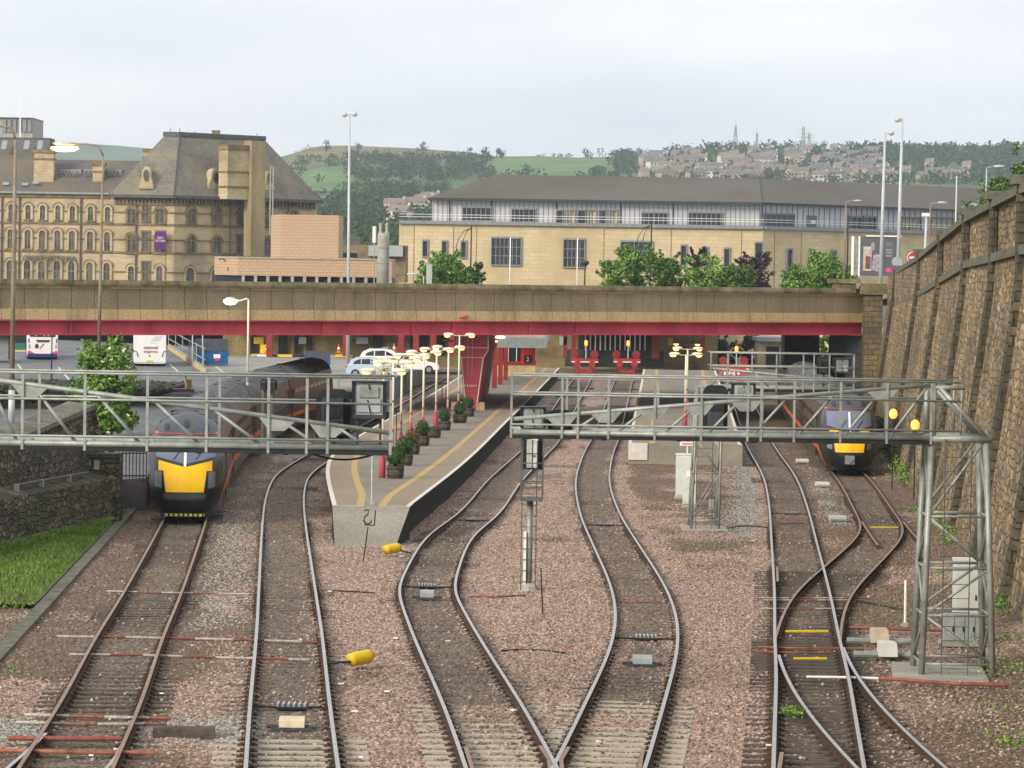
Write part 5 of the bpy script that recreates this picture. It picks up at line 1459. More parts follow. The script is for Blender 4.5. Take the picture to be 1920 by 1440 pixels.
sblock(sb, 'roof', 410, 900, 596, 612, 296, 10, m_dark)
th = thing('ticket_hall', 'dim station hall with a fence of white bars behind the buffer stops', 'station building', (atd(1150, 660, 318).x, 318, .8))
sblock(th, 'wall', 880, 1345, 600, 705, 322, 4, m_ybrick)
sblock(th, 'opening', 1085, 1225, 610, 662, 321.7, .5, m_inside)
sblock(th, 'low_wall', 1060, 1245, 655, 690, 314, .6, m_dark)
for k in range(13): sblock(th, 'fence_bar', 1097+k*9.3, 1098.6+k*9.3, 615, 657, 313, .08, m_white)
for x in (1060, 1076, 1226, 1233, 1318): sblock(th, 'column', x-3, x+3, 600, 672, 311, .5, m_red2)
sblock(th, 'poster', 1049, 1063, 631, 647, 311, .2, m_greybox)
sblock(th, 'poster', 1253, 1262, 634, 648, 320, .2, m_yellow)
sblock(th, 'roof', 1040, 1340, 596, 608, 305, 20, m_dark)
cn = thing('platform_canopy', 'canopy with a grey ribbed valance over the middle of the long platform', 'canopy', (atd(980, 640, 250).x, 250, .9))
a, b = atd(932, 633, 247), atd(1023, 653, 247)
MB().box(((a.x+b.x)/2, 264, a.z+.1), (b.x-a.x, 34, .18)).build('roof', m_concrete, cn)
vl = MB()
for k in range(30):
    x = a.x+(b.x-a.x)*(k+.5)/30; vl.box((x, 247, (a.z+b.z)/2), ((b.x-a.x)/30*.62, .06, a.z-b.z))
vl.box(((a.x+b.x)/2, 247.08, (a.z+b.z)/2), (b.x-a.x, .04, a.z-b.z))
vl.build('valance', m_greybox, cn)
MB().prism([V(b.x, 247, b.z), V(b.x, 247, a.z), V(b.x+.6, 281, a.z), V(b.x+.6, 281, b.z)], (0, 0, 0), (.06, 0, 0)).build('valance', m_greybox, cn)
for x, y, D in ((927, 728, 226), (938, 721, 234), (948, 712, 242)): 
    p = atr(x, y, .9); MB().box((p.x, p.y, 2.9), (.34, .34, 4.0)).build('column', m_red2, cn)
p = atr(975, 706, .9)
kq = thing('platform_kiosk', 'small glazed waiting shelter with a red band under the canopy', 'shelter', (p.x, p.y, .9))
MB().box((p.x-.3, p.y+1.5, 1.35), (3.0, 3, .9)).build('base', m_band, kq)
MB().box((p.x-.3, p.y+1.5, 1.95), (3.1, 3.1, .3)).build('red_band', m_red2, kq)
MB().box((p.x-.3, p.y+1.5, 3.0), (2.9, 2.9, 1.8)).build('glazing', m_glass, kq)
for k in range(5): MB().box((p.x-1.6+k*.65, p.y-.02, 3.0), (.07, .07, 1.8)).build('mullion', m_cream, kq)
MB().box((p.x-.3, p.y+1.5, 3.95), (3.2, 3.2, .14)).build('roof', m_dark, kq)
sq = thing('departure_board', 'red board with a dark number panel at the end of the waiting shelter', 'sign', (atr(990, 690, .9).x, 262, 3))
c_ = atd(990, 667, 262); MB().box(c_, (1.1, .3, 1.2)).build('panel', m_redb, sq); MB().box(c_+V(-.02, -.2, -.25), (.55, .1, .6)).build('number_panel', m_black, sq)
text_mesh('numeral', '2', .5, m_white, sq, c_+V(-.02, -.27, -.43), ext=.01)
# right side: brick hut, tan wall, greenery base
ht = thing('brick_hut', 'small tan brick hut with a flat grey roof behind the right hand train', 'hut', (atd(1455, 690, 330).x, 330, .8))
block(ht, 'wall', 1421, 1492, 640, 705, 330, 4, m_hot); block(ht, 'roof', 1418, 1496, 632, 641, 329, 6, m_grey); block(ht, 'doorway', 1437, 1460, 650, 690, 329.8, .4, m_inside)
tw = thing('tan_stone_wall', 'pale tan wall under the bridge to the right of the brick hut', 'wall', (atd(1520, 690, 345).x, 345, .8))
block(tw, 'face', 1340, 1660, 610, 720, 345, 1.2, m_court)
# ground under and beyond
MB().slab([(-8, 290), (30, 290), (34, 352), (-8, 352)], -.6, -.02).build('station_ground', m_asph, kind='structure')
MB().slab([(-140, 415), (-30, 415), (-30, 340), (-6, 324), (19, 324), (19, 352), (140, 352), (140, 700), (-140, 700)], 3.5, 6.2).build('street_ground', m_tarmac, kind='structure')
rows = []
for y in [-60+4*k for k in range(90)]:
    rows.append([V(wallx(y, 9)+x, y, lerp(TP, min(y, 215))-1.2-(0 if y < 222 else .02*(y-222))) for x in (.5, 8, 20, 45)])
MB().grid(rows).build('street', m_tarmac, kind='structure')
# ================================================================== lamps
m_sodium = MAT('sodium_glow', (.9, .6, .25), .5, emit=(1, .52, .12), es=3.2, var=0)
m_warm = MAT('warm_glow', (.9, .7, .4), .5, emit=(1, .58, .22), es=4.5, var=0)
m_yard = MAT('orange_glow', (.9, .5, .15), .5, emit=(1, .33, .035), es=1.3, var=0)
m_green = MAT('greenish_glow', (.8, .9, .6), .5, emit=(.86, 1, .55), es=3.2, var=0)
m_amber = MAT('amber_glow', (.9, .4, .1), .5, emit=(1, .26, .02), es=1.25, var=0)
m_lampoff = MAT('unlit_lamp', (.45, .45, .43), .3, 0, .1, 3)
m_galvl = MAT('pale_galvanised', (.46, .49, .49), .5, .15, .12, 2)
m_rpole = STAINED('rusty_pole', (.30, .26, .20), (.17, .095, .05), .35, .6, .8, (1, 1, .4))
ORD = ['first', 'second', 'third', 'fourth', 'fifth', 'sixth', 'seventh', 'eighth']
lampdef = [(718, 134, 4.2), (736, 147, 4.3), (752, 156, 4.3), (770, 166, 4.2), (793, 172.6, 4.2), (817, 179, 4.2), (839, 186, 4.15), (859, 195, 4.66)]
def plat_lamp(x, D, h, label, group):
    zf = zr(D)+.9
    p = atd(x, 800, D)
    t = thing('platform_lamp', label, 'lamp post', (p.x, D, zf), group)
    O = Vector(t.location)
    MB().lathe(O, [(.13, 0), (.13, .62), (.075, .92), (.075, .95)], 12).build('base', m_red, t, True)
    MB().lathe(O, [(.06, .95), (.045, h)], 10).build('shaft', m_cream, t, True)
    MB().lathe(O, [(.068, 1.32), (.068, 1.44)], 10).build('red_band', m_red, t)
    arm = MB().tube([O+V(-.62, 0, h-.02), O+V(.62, 0, h-.02)], .028, 6); arm.build('cross_arm', m_lampoff, t)
    for s in (-1, 1):
        c = O+V(s*.62, 0, h)
        hd_ = MB().lathe(c+V(0, 0, -.02), [(.10, 0), (.11, .08), (.07, .15), (.001, .17)], 12, sx=2.9, sy=1.3).build('lamp_head', m_cream, t, True)
        MB().lathe(c+V(s*.08, 0, -.13), [(.001, 0), (.07, .03), (.095, .11)], 12, sx=1.9, sy=1.2).build('lens', m_sodium, hd_, True)
    return t
for k, (x, D, h) in enumerate(lampdef):
    nm = 'nearest twin headed lit platform lamp with a thick red base beside the front planter' if k == 0 else ('taller twin headed lamp post standing just in front of the red bridge pier' if k == 7 else '%s twin headed lit lamp post counting back from the platform ramp' % ORD[k])
    plat_lamp(x, D, h, nm, 'lamp posts on the long platform')
for k, (x, D, h) in enumerate(((1284, 185, 4.0), (1287, 205, 3.85), (1285, 224, 3.75))):
    plat_lamp(x, D, h, ('nearest', 'middle', 'farthest')[k]+' of three twin headed lit lamps in line on the right platform', 'lamp posts on the right platform')
def curve_lamp(name, label, base, D, top, head, glow, mtl, r0, r1, zb, hs=1.0, cat='street lamp', group=None):
    b = atd(*base, D); tp = atd(*top, D); hd_ = atd(*head, D)
    t = thing(name, label, cat, (b.x, D, zb), group)
    MB().tube([V(b.x, D, zb), V(b.x, D, zb)+(tp-V(b.x, D, zb))*.13], r0, 10).build('lower_shaft', m_galvl, t, True)
    MB().tube([V(b.x, D, zb)+(tp-V(b.x, D, zb))*.13, tp], r0*.85, 10, r2=r1).build('shaft', mtl, t, True)
    d = hd_-tp
    MB().tube([tp, tp+V(d.x*.12, 0, d.z*.75+.12), tp+V(d.x*.45, 0, d.z+.18*abs(d.x)*.2), hd_+V(-d.x*.08, 0, .04)], r1*.9, 8).build('arm', mtl, t, True)
    h_ = MB().lathe(hd_+V(0, 0, 0), [(.10, 0), (.15, .08), (.10, .19), (.001, .22)], 12, sx=2.6*hs, sy=1.3*hs).build('lamp_head', m_lampoff, t, True)
    MB().lathe(hd_+V(0, 0, -.19*hs), [(.001, -.03), (.11, .0), (.18, .13), (.165, .24)], 12, sx=2.45*hs, sy=1.4*hs).build('lens', glow, h_, True)
    return t
curve_lamp('street_lamp', 'tall street lamp glowing bright on a long rusty pole at the left', (183, 745), 182, (193.5, 292), (121, 272), m_warm, m_rpole, .13, .06, YZ, 1.75)
curve_lamp('street_lamp', 'tall rusty lamp pole at the left edge with its lamp out of the photo', (21, 800), 165, (29, 262), (-30, 238), m_lampoff, m_rpole, .16, .07, YZ, 1.1)
curve_lamp('street_lamp', 'short cream lamp post with a greenish lit head in front of the bridge', (464, 704), 168, (466, 562), (432, 565), m_green, m_cream, .06, .05, 3.0, .8)
def flood(label, base, D, top, heads, zb, mtl=None):
    b, tp = atd(*base, D), atd(*top, D)
    t = thing('floodlight_pole', label, 'light pole', (b.x, D, zb), 'tall floodlight poles')
    MB().tube([V(b.x, D, zb), tp], .16, 10, r2=.085).build('shaft', mtl or m_galvl, t, True)
    for hx, hy in heads:
        c = atd(hx, hy, D)
        MB().tube([tp-V(0, 0, .05), c], .04, 6).build('bracket', m_galvl, t)
        MB().ball(c-V(0, 0, .05), .25, 12, 8, sz=.8).build('lamp_head', m_lampoff, t, True)
flood('tall pale floodlight pole with two heads left of the grassy hill', (652, 682), 280, (655.5, 214), ((646, 214), (665, 213)), YZ)
flood('shorter of two tall floodlight poles at the billboard, its head on the right', (1651, 513), 252, (1659.5, 249), ((1671, 248),), 7.6)
flood('taller of two floodlight poles at the billboard, its head on the left', (1683, 516), 240, (1692, 222), ((1683, 223),), 8.0)
def pole(name, label, cat, base, top, D, zb, r, mtl, extra=None, group=None):
    b, tp = atd(*base, D), atd(*top, D)
    t = thing(name, label, cat, (b.x, D, zb), group)
    MB().tube([V(b.x, D, zb), tp], r, 8, r2=r*.75).build('shaft', mtl, t, True)
    if extra: extra(t, tp)
    return t
def arm_head(dx, glow=False, dz=.12):
    def f(t, tp):
        MB().tube([tp, tp+V(dx*.4, 0, dz), tp+V(dx, 0, dz*1.2)], .04, 6).build('arm', m_galv, t)
        MB().lathe(tp+V(dx, 0, dz), [(.001, -.08), (.11, -.04), (.12, .05), (.001, .1)], 10, sx=3.0, sy=1.2).build('lamp_head', m_lampoff, t, True)
    return f
pole('street_lamp', 'rusty lamp post with a pale head pointing right, left of the billboard', 'street lamp', (1583, 505), (1586, 379), 275, 7, .07, m_rpole, arm_head(.95))
pole('street_lamp', 'brown lamp post with a pale head beside the white camera pole', 'street lamp', (1741, 488), (1745, 383), 236, 8, .07, m_rpole, arm_head(.8))
pole('street_lamp', 'slim lamp post with an arm to the right behind the blue sign', 'street lamp', (1802, 430), (1805, 388), 205, 9, .05, m_galvl, arm_head(.6))
pole('street_lamp', 'slim pale lamp post above the wall below the top right trees', 'street lamp', (1847, 398), (1850, 316), 190, 9, .05, m_galvl, arm_head(.7))
pole('light_pole', 'plain slim pole behind the wall between camera pole and blue sign', 'light pole', (1791, 440), (1794, 330), 210, 9, .06, m_galvl)
def cctv(t, tp):
    MB().box(tp+V(-.05, 0, .05), (.5, .22, .22)).build('camera_housing', m_white, t)
pole('camera_pole', 'white pole with a security camera on top behind the stone wall', 'camera pole', (1733, 492), (1737, 404), 226, 8, .10, m_galvl, cctv)
def disc(name, r, c, mtl, par, d=.03):
    o = [V(r*math.cos(a), 0, r*math.sin(a)) for a in (math.tau*k/28 for k in range(28))]
    return MB().prism([c+p for p in o], (0, 0, 0), (0, d, 0)).build(name, mtl, par)
c_ = atd(1712, 483, 234)
ne = thing('no_entry_sign', 'round red no entry sign with a white bar above the stone wall', 'road sign', (c_.x, 234, 8))
disc('border', .39, c_, m_white, ne); disc('red_disc', .35, c_+V(0, -.02, 0), m_redb, ne); MB().box(c_+V(0, -.03, 0), (.50, .03, .12)).build('bar', m_white, ne)
MB().tube([V(c_.x-.02, 234.06, 8), c_+V(0, .06, .2)], .04, 6).build('post', m_galv, ne)
c_ = atd(1682, 491, 238)
rs = thing('round_sign', 'grey back of a round sign in front of the billboard', 'road sign', (c_.x, 238, 8)); disc('plate', .36, c_, m_greybox, rs); MB().tube([V(c_.x, 238.06, 8), c_+V(0, .06, .2)], .035, 6).build('post', m_galv, rs)
c_ = atd(1823, 400, 198)
bs = thing('blue_sign', 'blue sign with a red mark showing above the stone wall', 'sign', (c_.x, 198, 9.5)); MB().box(c_, (.72, .06, .45)).build('border', m_white, bs); MB().box(c_+V(0, -.02, 0), (.66, .06, .40)).build('panel', MAT('sign_blue', (.03, .07, .35), .5), bs); MB().lathe(c_+V(0, -.06, -.02), [(.001, -.1), (.2, -.04), (.22, .04), (.001, .12)], 12, sy=.1).build('mark', m_redb, bs); MB().tube([V(c_.x, 198.05, 9), c_], .04, 6).build('post', m_galv, bs)
# billboard
bbD = 262
bb = thing('billboard', 'large dark billboard with a pale picture and the word FREE behind the wall end', 'billboard', (atd(1645, 510, bbD).x, bbD, 7))
def bbx(name, x0, y0, x1, y1, mtl, d=.05, out=0):
    a, b = atd(x0, y0, bbD-out), atd(x1, y1, bbD-out); return MB().box(((a.x+b.x)/2, bbD-out, (a.z+b.z)/2), (b.x-a.x, d, abs(a.z-b.z))).build(name, mtl, bb)
m_bb = MAT('poster_grey', (.10, .10, .115), .5, 0, .25, 1.2)
bbx('panel', 1613, 443, 1686, 518, m_bb, .25); bbx('frame_top', 1624, 441, 1690, 444.5, m_white, .3, .05); bbx('side_post', 1597, 443, 1600, 516, m_white, .2); bbx('side_post', 1610, 443, 1613.5, 518, m_white, .2)
for x in (1602, 1605, 1607.5): bbx('side_rail', x, 446, x+1, 514, m_galv, .1)
bbx('picture', 1619, 462, 1634, 508, MAT('poster_pale', (.48, .42, .35), .5, 0, .3, 4), .03, .15); bbx('picture', 1623, 480, 1631, 504, MAT('poster_brown', (.20, .07, .025), .5, 0, .5, 5), .03, .18); bbx('picture', 1631.5, 481, 1635, 504, MAT('poster_blue', (.15, .22, .38), .5, 0, .3, 5), .03, .19)
MB().lathe(atd(1645, 490, bbD-.16), [(.001, -.85), (.42, -.7), (.40, .1), (.3, .45), (.001, .55)], 12, sy=.06).build('picture', MAT('poster_lilac', (.30, .27, .30), .5, 0, .5, 4), bb)
MB().lathe(atd(1637, 462, bbD-.16), [(.001, -.4), (.18, -.2), (.14, .2), (.001, .4)], 10, sy=.06).build('picture', MAT('poster_pink', (.33, .24, .25), .5), bb)
bbx('picture', 1661, 502, 1672, 510.5, m_pink, .03, .15)
text_mesh('lettering', 'FREE', .50, m_lens, bb, atd(1667, 462, bbD-.16), ext=.005, sx=.46)
for k, y in enumerate((469, 474, 480)): bbx('small_print', 1661, y-1.8, 1672.5, y+1.4, m_lens, .02, .15)
# black lanterns and flagpoles on the street beyond the bridge
def lantern(label, base, top, D, arms=False):
    b, tp = atd(*base, D), atd(*top, D)
    t = thing('lantern_post', label, 'lantern post', (b.x, D, 6.2), 'black lantern posts on the street')
    MB().tube([V(b.x, D, 6.2), tp], .09, 8, r2=.06).build('shaft', m_black, t)
    if arms:
        for s in (-.9, -1.5):
            MB().tube([tp+V(0, 0, -.2), tp+V(s*.5, 0, -.5), tp+V(s*.85, 0, -1.3), tp+V(s, 0, -2.2)], .045, 6).build('arm', m_black, t)
        MB().lathe(tp+V(-1.4, 0, -3.0), [(.05, .8), (.1, .7), (.4, .2), (.42, .1), (.2, 0)], 12).build('lantern', m_dark, t)
    else:
        MB().lathe(tp, [(.05, -.1), (.3, .1), (.42, .3), (.36, .42), (.12, .55), (.001, .6)], 12).build('lantern', m_dark, t)
lantern('black lantern post with curved double arms above the left street tree', (882, 526), (884, 424), 335, True)
lantern('short black lantern post right of the left street tree', (897, 527), (898, 506), 325)
lantern('short black lantern post between the two largest court windows', (1096, 527), (1097, 498), 325)
lantern('tall black lantern post with curved arms amid the middle trees', (1219, 527), (1222, 418), 335, True)
lantern('short black lantern post among the middle trees by the purple one', (1308, 527), (1310, 490), 325)
lantern('short black lantern post in front of the right hand street tree', (1535, 525), (1537, 486), 325)
for l_, x, y in (('white flagpole in front of the widest left court window', 957, 445), ('white flagpole in front of the narrower middle court window', 1083, 447)): pole('flagpole', l_, 'flagpole', (x-1, 527), (x, y), 345, 6.2, .07, m_white, group='white flagpoles by the courts')
pole('green_pole', 'dark green pole left of the billboard above the bridge', 'pole', (1588, 520), (1590, 400), 268, 6.5, .06, m_black)
def greenbox(t, tp): MB().box(tp+V(0, 0, -.9), (.36, .3, 1.7)).build('cabinet', m_greybox, t)
pole('parapet_post', 'slim grey cabinet post on the bridge by the small drooping lamp', 'post', (805, 535), (805, 494), 214, 7.2, .06, m_galv, greenbox)
pole('street_lamp', 'small drooping white lamp on the bridge next to the grey post', 'street lamp', (795, 535), (794, 518), 216, 7.2, .04, m_galvl, arm_head(-.7))
# amber yard lamps by the right wall
for l_, x, y, D in (('glowing amber yard lamp right of the right train nose', 1675, 776, 150), ('glowing amber yard lamp nearest the right hand gantry tower', 1716, 797, 141)):
    c_ = atd(x, y, D); g_ = zr(D)-.1
    t = thing('yard_lamp', l_, 'yard lamp', (c_.x, D, g_), 'amber lamps by the right wall')
    MB().tube([V(c_.x, D, g_), c_-V(0, 0, .12)], .03, 6).build('shaft', m_black, t)
    MB().ball(c_, .19, 12, 8, sz=1.2).build('lamp_globe', m_yard, t, True)
c_ = atd(1533, 762, 180); t = thing('marker_lamp', 'small yellow light shining at the side of the right hand train', 'lamp', (c_.x, 180, 0)); MB().tube([V(c_.x, 180, -.1), c_], .03, 6).build('post', m_black, t); MB().ball(c_, .12, 10, 6).build('globe', m_sodium, t, True)
# lamps under the bridge
for l_, x, y, g_ in (('glowing orange lamp under the bridge beside the red pier', 924, 640, m_sodium), ('white strip lamp under the bridge above the canopy edge', 938, 632, m_green)):
    c_ = atd(x, y, 224); t = thing('ceiling_lamp', l_, 'lamp', c_+V(0, 0, .3), 'lamps hung under the bridge'); MB().lathe(c_, [(.001, -.1), (.16, -.06), (.18, .05), (.001, .1)], 12, sx=1.9).build('lens', g_, t, True); MB().tube([c_, c_+V(0, 0, 1.2)], .025, 5).build('hanger', m_black, t)
c_ = atd(841, 639, 222); t = thing('ceiling_lamp', 'white oval lamp under the bridge left of the red pier', 'lamp', c_+V(0, 0, .3), 'lamps hung under the bridge'); MB().lathe(c_, [(.001, -.1), (.16, -.06), (.18, .05), (.001, .1)], 12, sx=1.9).build('lens', m_lampoff, t, True); MB().tube([c_, c_+V(0, 0, 1.2)], .025, 5).build('hanger', m_black, t)
# ================================================================== planters, buffer stops
m_bush = LEAF('box_bush', (.018, .045, .012), (.07, .13, .03))
m_bushb = LEAF('brown_bush', (.09, .06, .02), (.20, .15, .06))
def leaves(b, c, r, n, s, sz=1.0, mi=0):
    for _ in range(n):
        d = Vector((random.gauss(0, 1), random.gauss(0, 1), random.gauss(0, 1))).normalized()
        p = c+V(d.x*r, d.y*r, d.z*r*sz)*random.uniform(.55, 1.03)
        a = Vector((random.gauss(0, 1), random.gauss(0, 1), random.gauss(0, 1))).normalized()*s*random.uniform(.6, 1.2)
        q = a.cross(d+V(.1, .2, .3)).normalized()*s*.55
        b.add([p-a, p+q, p+a, p-q], [(0, 1, 2, 3)], mi)
def planter(x, ybot, hb, mtl, label, wide=1.0):
    p = atr(x, ybot, .9)
    t = thing('planter', label, 'planter', p, 'tub planters along the platform')
    w = .34*wide
    tb_ = MB().lathe(p, [(w*.85, 0), (w*1.02, .28), (w, .5), (w*.92, .5), (w*.9, .42)], 12).build('tub', m_wood, t)
    for z in (.12, .38): MB().lathe(p, [(w*.95+.03, z-.02), (w*.95+.03, z+.02)], 12).build('hoop', m_black, tb_)
    MB().lathe(p, [(w*.9, .44), (.001, .46)], 12).build('soil', m_wood, t)
    if hb:
        b = MB(); leaves(b, p+V(0, 0, .5+hb*.42), hb*.46, 620, .065, 1.15); b.ball(p+V(0, 0, .5+hb*.42), hb*.34, 10, 6, 0, 1.1); b.lathe(p, [(.03, .4), (.02, .6)], 6)
        b.build('bush', mtl, t)
    else:
        b = MB(); leaves(b, p+V(0, 0, .5), .26, 160, .04, .4); b.build('bush', mtl, t)
pld = [(741, 897, .85, m_bush, 'front tub planter with a round green bush beside the nearest lamp post'), (759, 873, .8, m_bush, 'tub planter with a dark green bush, second from the front'), (773, 852, .75, m_bushb, 'tub planter with a brown dying bush'), (792, 836, .8, m_bush, 'tub planter with a full green bush directly behind the brown one'), (812, 821, 0, m_bush, 'low wide tub planter without a rounded bush'), (833, 807, .75, m_bush, 'tub planter with a green bush beside the dark twin posts'), (862, 793, .75, m_bush, 'wide tub planter with a green bush second nearest the red pier'), (878, 781, .7, m_bush, 'tub planter with a green bush right at the red pier')]
for x, y, hb, mm, lb_ in pld: planter(x, y, hb, mm, lb_, 1.15 if 'wide' in lb_ else 1)
m_bufred = MAT('buffer_red', (.33, .03, .03), .6, 0, .25, 2)
def buffer(label, x, y, D=None, sc=1.0):
    p = atr(x, y, 0)
    t = thing('buffer_stop', label, 'buffer stop', p, 'red buffer stops')
    R_ = lambda a, b, c: p+V(a*sc, b*sc, c*sc)
    for s in (-.62, .62):
        MB().beam(R_(s, 0, -.1), R_(s, 0, 1.2), .22, .22, up=V(0, 1, 0)).beam(R_(s, .2, 1.0), R_(s, 2.0, -.1), .18, .18).build('upright', m_bufred, t)
        MB().tube([R_(s*1.05, -.5, .95), R_(s*1.05, 0, .95)], .30*sc, 16).build('buffer_head', m_bufred, t)
        MB().tube([R_(s*1.45, 1.9, 1.75), R_(s*1.45, 2.2, 1.75)], .36*sc, 16).build('red_disc', m_red2, t)
        MB().tube([R_(s*1.45, 2.1, -.1), R_(s*1.45, 2.1, 1.75)], .07, 6).build('disc_post', m_red2, t)
    MB().box(R_(0, -.05, 1.28), (2.45*sc, .3, .30*sc)).build('beam', m_bufred, t)
    MB().box(R_(0, -.21, 1.12), (2.4*sc, .04, .09)).build('white_strip', m_white, t)
    MB().box(R_(0, -.05, .28), (1.35*sc, .22, .3*sc)).build('lower_beam', m_bufred, t)
    MB().tube([R_(.1, .1, 1.3), R_(.1, .1, 2.55)], .05, 6).build('lamp_post', m_galvl, t)
    MB().lathe(R_(.1, .1, 2.55), [(.10, 0), (.15, .08), (.15, .42), (.1, .5), (.001, .52)], 12).build('lamp', m_amber, t, True)
buffer('red buffer stop with an amber lamp, left of the two side by side', 1096, 702)
buffer('red buffer stop with an amber lamp next to the right platform edge', 1175, 702)
buffer('red buffer stop with a red lamp behind the small far gantry', 1378, 716)
rb = thing('red_board', 'dark red board with white lettering in front of the far buffer stop', 'board', atr(1372, 722, 0)); c_ = Vector(rb.location)+V(0, 0, .95); MB().box(c_, (2.2, .08, .9)).build('panel', m_red, rb)
for k, h_ in enumerate((.3, .22, .34, .2)): MB().box(c_+V(-.6+k*.38, -.06, .02), (.18, .02, h_)).build('white_mark', m_white, rb)
for s in (-.9, .9): MB().box(c_+V(s, .05, -.5), (.1, .1, 1.1)).build('leg', m_red2, rb)
# ================================================================== signals on the gantries
def prect(x0, y0, x1, y1, D): a, b = atd(x0, y0, D), atd(x1, y1, D); return V((a.x+b.x)/2, D, (a.z+b.z)/2), b.x-a.x, a.z-b.z
def backboard(label, x0, y0, x1, y1, D, zfoot):
    c, w, h = prect(x0, y0, x1, y1, D)
    t = thing('railway_signal', label, 'signal', (c.x, D, c.z-h/2), 'signal heads on the gantries')
    o = [(-w/2, -h/2), (w/2, -h/2), (w/2, h/2-w*.22), (w*.36, h/2-.03*w), (w*.25, h/2), (-w*.25, h/2), (-w*.36, h/2-.03*w), (-w/2, h/2-w*.22)]
    MB().prism([c+V(x, 0, z) for x, z in o], (0, .02, 0), (0, .08, 0)).build('backing_board', m_black, t)
    MB().box(c+V(0, -.12, -.05*h), (w*.62, .26, h*.74)).build('housing', m_dark, t)
    MB().box(c+V(0, -.27, .08*h), (w*.5, .04, h*.3)).box(c+V(w*.18, -.3, -.2*h), (.05, .05, .12)).build('door', m_black, t)
    MB().tube([c+V(0, -.05, -h/2), V(c.x, D-.05, zfoot)], .05, 6).build('bracket', m_galvdark, t)
def greyhead(label, x0, y0, x1, y1, D, zfoot):
    c, w, h = prect(x0, y0, x1, y1, D)
    t = thing('signal_box', label, 'signal', (c.x, D, c.z-h/2), 'grey signal housings on the gantries')
    bd_ = MB().box(c, (w, .3, h)).build('housing', m_greybox, t)
    MB().box(c+V(0, -.165, .22*h), (w*.66, .05, h*.34)).build('upper_door', m_galv, bd_)
    MB().box(c+V(0, -.165, -.20*h), (w*.8, .04, h*.42)).build('lower_door', m_greybox, bd_)
    for s in (-1, 1): MB().box(c+V(s*w*.54, .02, 0), (w*.12, .4, h*1.05)).build('side_cheek', m_black, t)
    MB().box(c+V(0, 0, h*.53), (w*1.2, .44, h*.05)).build('lid', m_black, t)
    MB().box(c+V(0, 0, -h*.55), (w*1.1, .4, h*.12)).build('lower_sill', m_dark, t)
    MB().tube([c+V(0, -.2, h*.45), c+V(.01, -.22, h*.3)], .014, 5).tube([c+V(-.05*w, -.2, -.02*h), c+V(.08*w, -.21, -.5*h)], .010, 5).build('cable', m_black, t)
    for s in (-.4, .4): MB().tube([c+V(s*w, 0, -h*.55), V(c.x+s*w, D, zfoot)], .03, 6).build('leg', m_galvdark, t)
zf1, zf2, zf3 = gz(650, 838, D1+.6), gz(1200, 812, D2+.6), z3(728)
backboard('black rounded signal back on the left gantry behind its handrail', 593, 729, 656, 822, D1+.75, zf1)
greyhead('grey signal housing at the right end of the left gantry', 666, 717, 719, 778, D1+.75, zf1)
backboard('small black signal back in front of the left train roof', 488, 711, 503, 731, D1+3.5, zf1)
backboard('small black signal back beside its twin over the left train roof', 504.5, 711, 519, 731, D1+3.5, zf1)
backboard('low black signal back at the left end of the right gantry', 1028, 768, 1073, 806, D2+.8, zf2)
greyhead('grey signal housing at the left tip of the right gantry', 980, 764, 1019, 802, D2+.8, zf2)
backboard('tall black signal back below the small far gantry', 1319, 722, 1364, 806, D3-.6, z3(812))
greyhead('grey signal housing beside the tall black signal back', 1375, 720, 1412, 757, D3-.6, zf3)
backboard('small black signal back at the right of the far gantry', 1532, 668, 1556, 702, D3+.6, zf3)
greyhead('small grey signal housing at the right tip of the far gantry', 1566, 673, 1590, 697, D3+.6, zf3)
# cable hanging below the left gantry
cb = MB(); cb.tube([atd(570+150*k/10, 846+16*math.sin(math.pi*k/10), D1+.3) for k in range(11)], .02, 6); cb.build('hanging_cable', m_black, origin=atd(640, 850, D1), label='black cable sagging below the right end of the left gantry', category='cable')
# lone signal post
g_ = atr(991, 1106, -.12); DS = g_.y
sp_ = thing('signal_post', 'lone signal post with a caged pale signal head between two wavy tracks', 'signal', g_)
zt_ = atd(993, 935, DS).z
MB().tube([g_, V(g_.x, DS, zt_)], .09, 10).build('shaft', m_galv, sp_, True)
MB().lathe(g_, [(.3, -.1), (.28, .12), (.12, .2)], 8).build('foot', m_concrete, sp_)
ld = MB()
for s in (-.2, .2): ld.tube([V(g_.x-.02+s, DS-.2, g_.z), V(g_.x-.02+s, DS-.2, zt_+1.6)], .014, 5)
for k in range(9): ld.tube([V(g_.x-.22, DS-.2, g_.z+.25+k*.3), V(g_.x+.18, DS-.2, g_.z+.25+k*.3)], .010, 5)
ld.build('ladder', m_galvdark, sp_)
MB().box((g_.x-.13, DS-.1, (g_.z*2+zt_)/3), (.09, .1, (zt_-g_.z)*.62)).build('cable_trunking', m_white, sp_)
MB().box((g_.x+.03, DS-.05, zt_), (.62, .75, .08)).build('platform', m_galvdark, sp_)
cg = MB()
x0, x1, z1 = atd(977, 880, DS).x, atd(1018, 880, DS).x, atd(997, 818, DS).z
for x in (x0, x1):
    for y in (DS-.4, DS+.3): cg.box((x, y, (zt_+z1)/2), (.04, .04, z1-zt_))
for z in (z1, zt_+.3, zt_+.45, zt_+1.0):
    for y in (DS-.4, DS+.3): cg.box(((x0+x1)/2, y, z), (x1-x0, .03, .03))
    for x in (x0, x1): cg.box((x, DS-.05, z), (.03, .7, .03))
cg.build('cage', m_galvdark, sp_)
c, w, h = prect(988, 823, 1008, 877, DS)
hd_ = MB().box(c+V(0, -.05, 0), (w, .22, h)).build('signal_housing', m_whitebox, sp_)
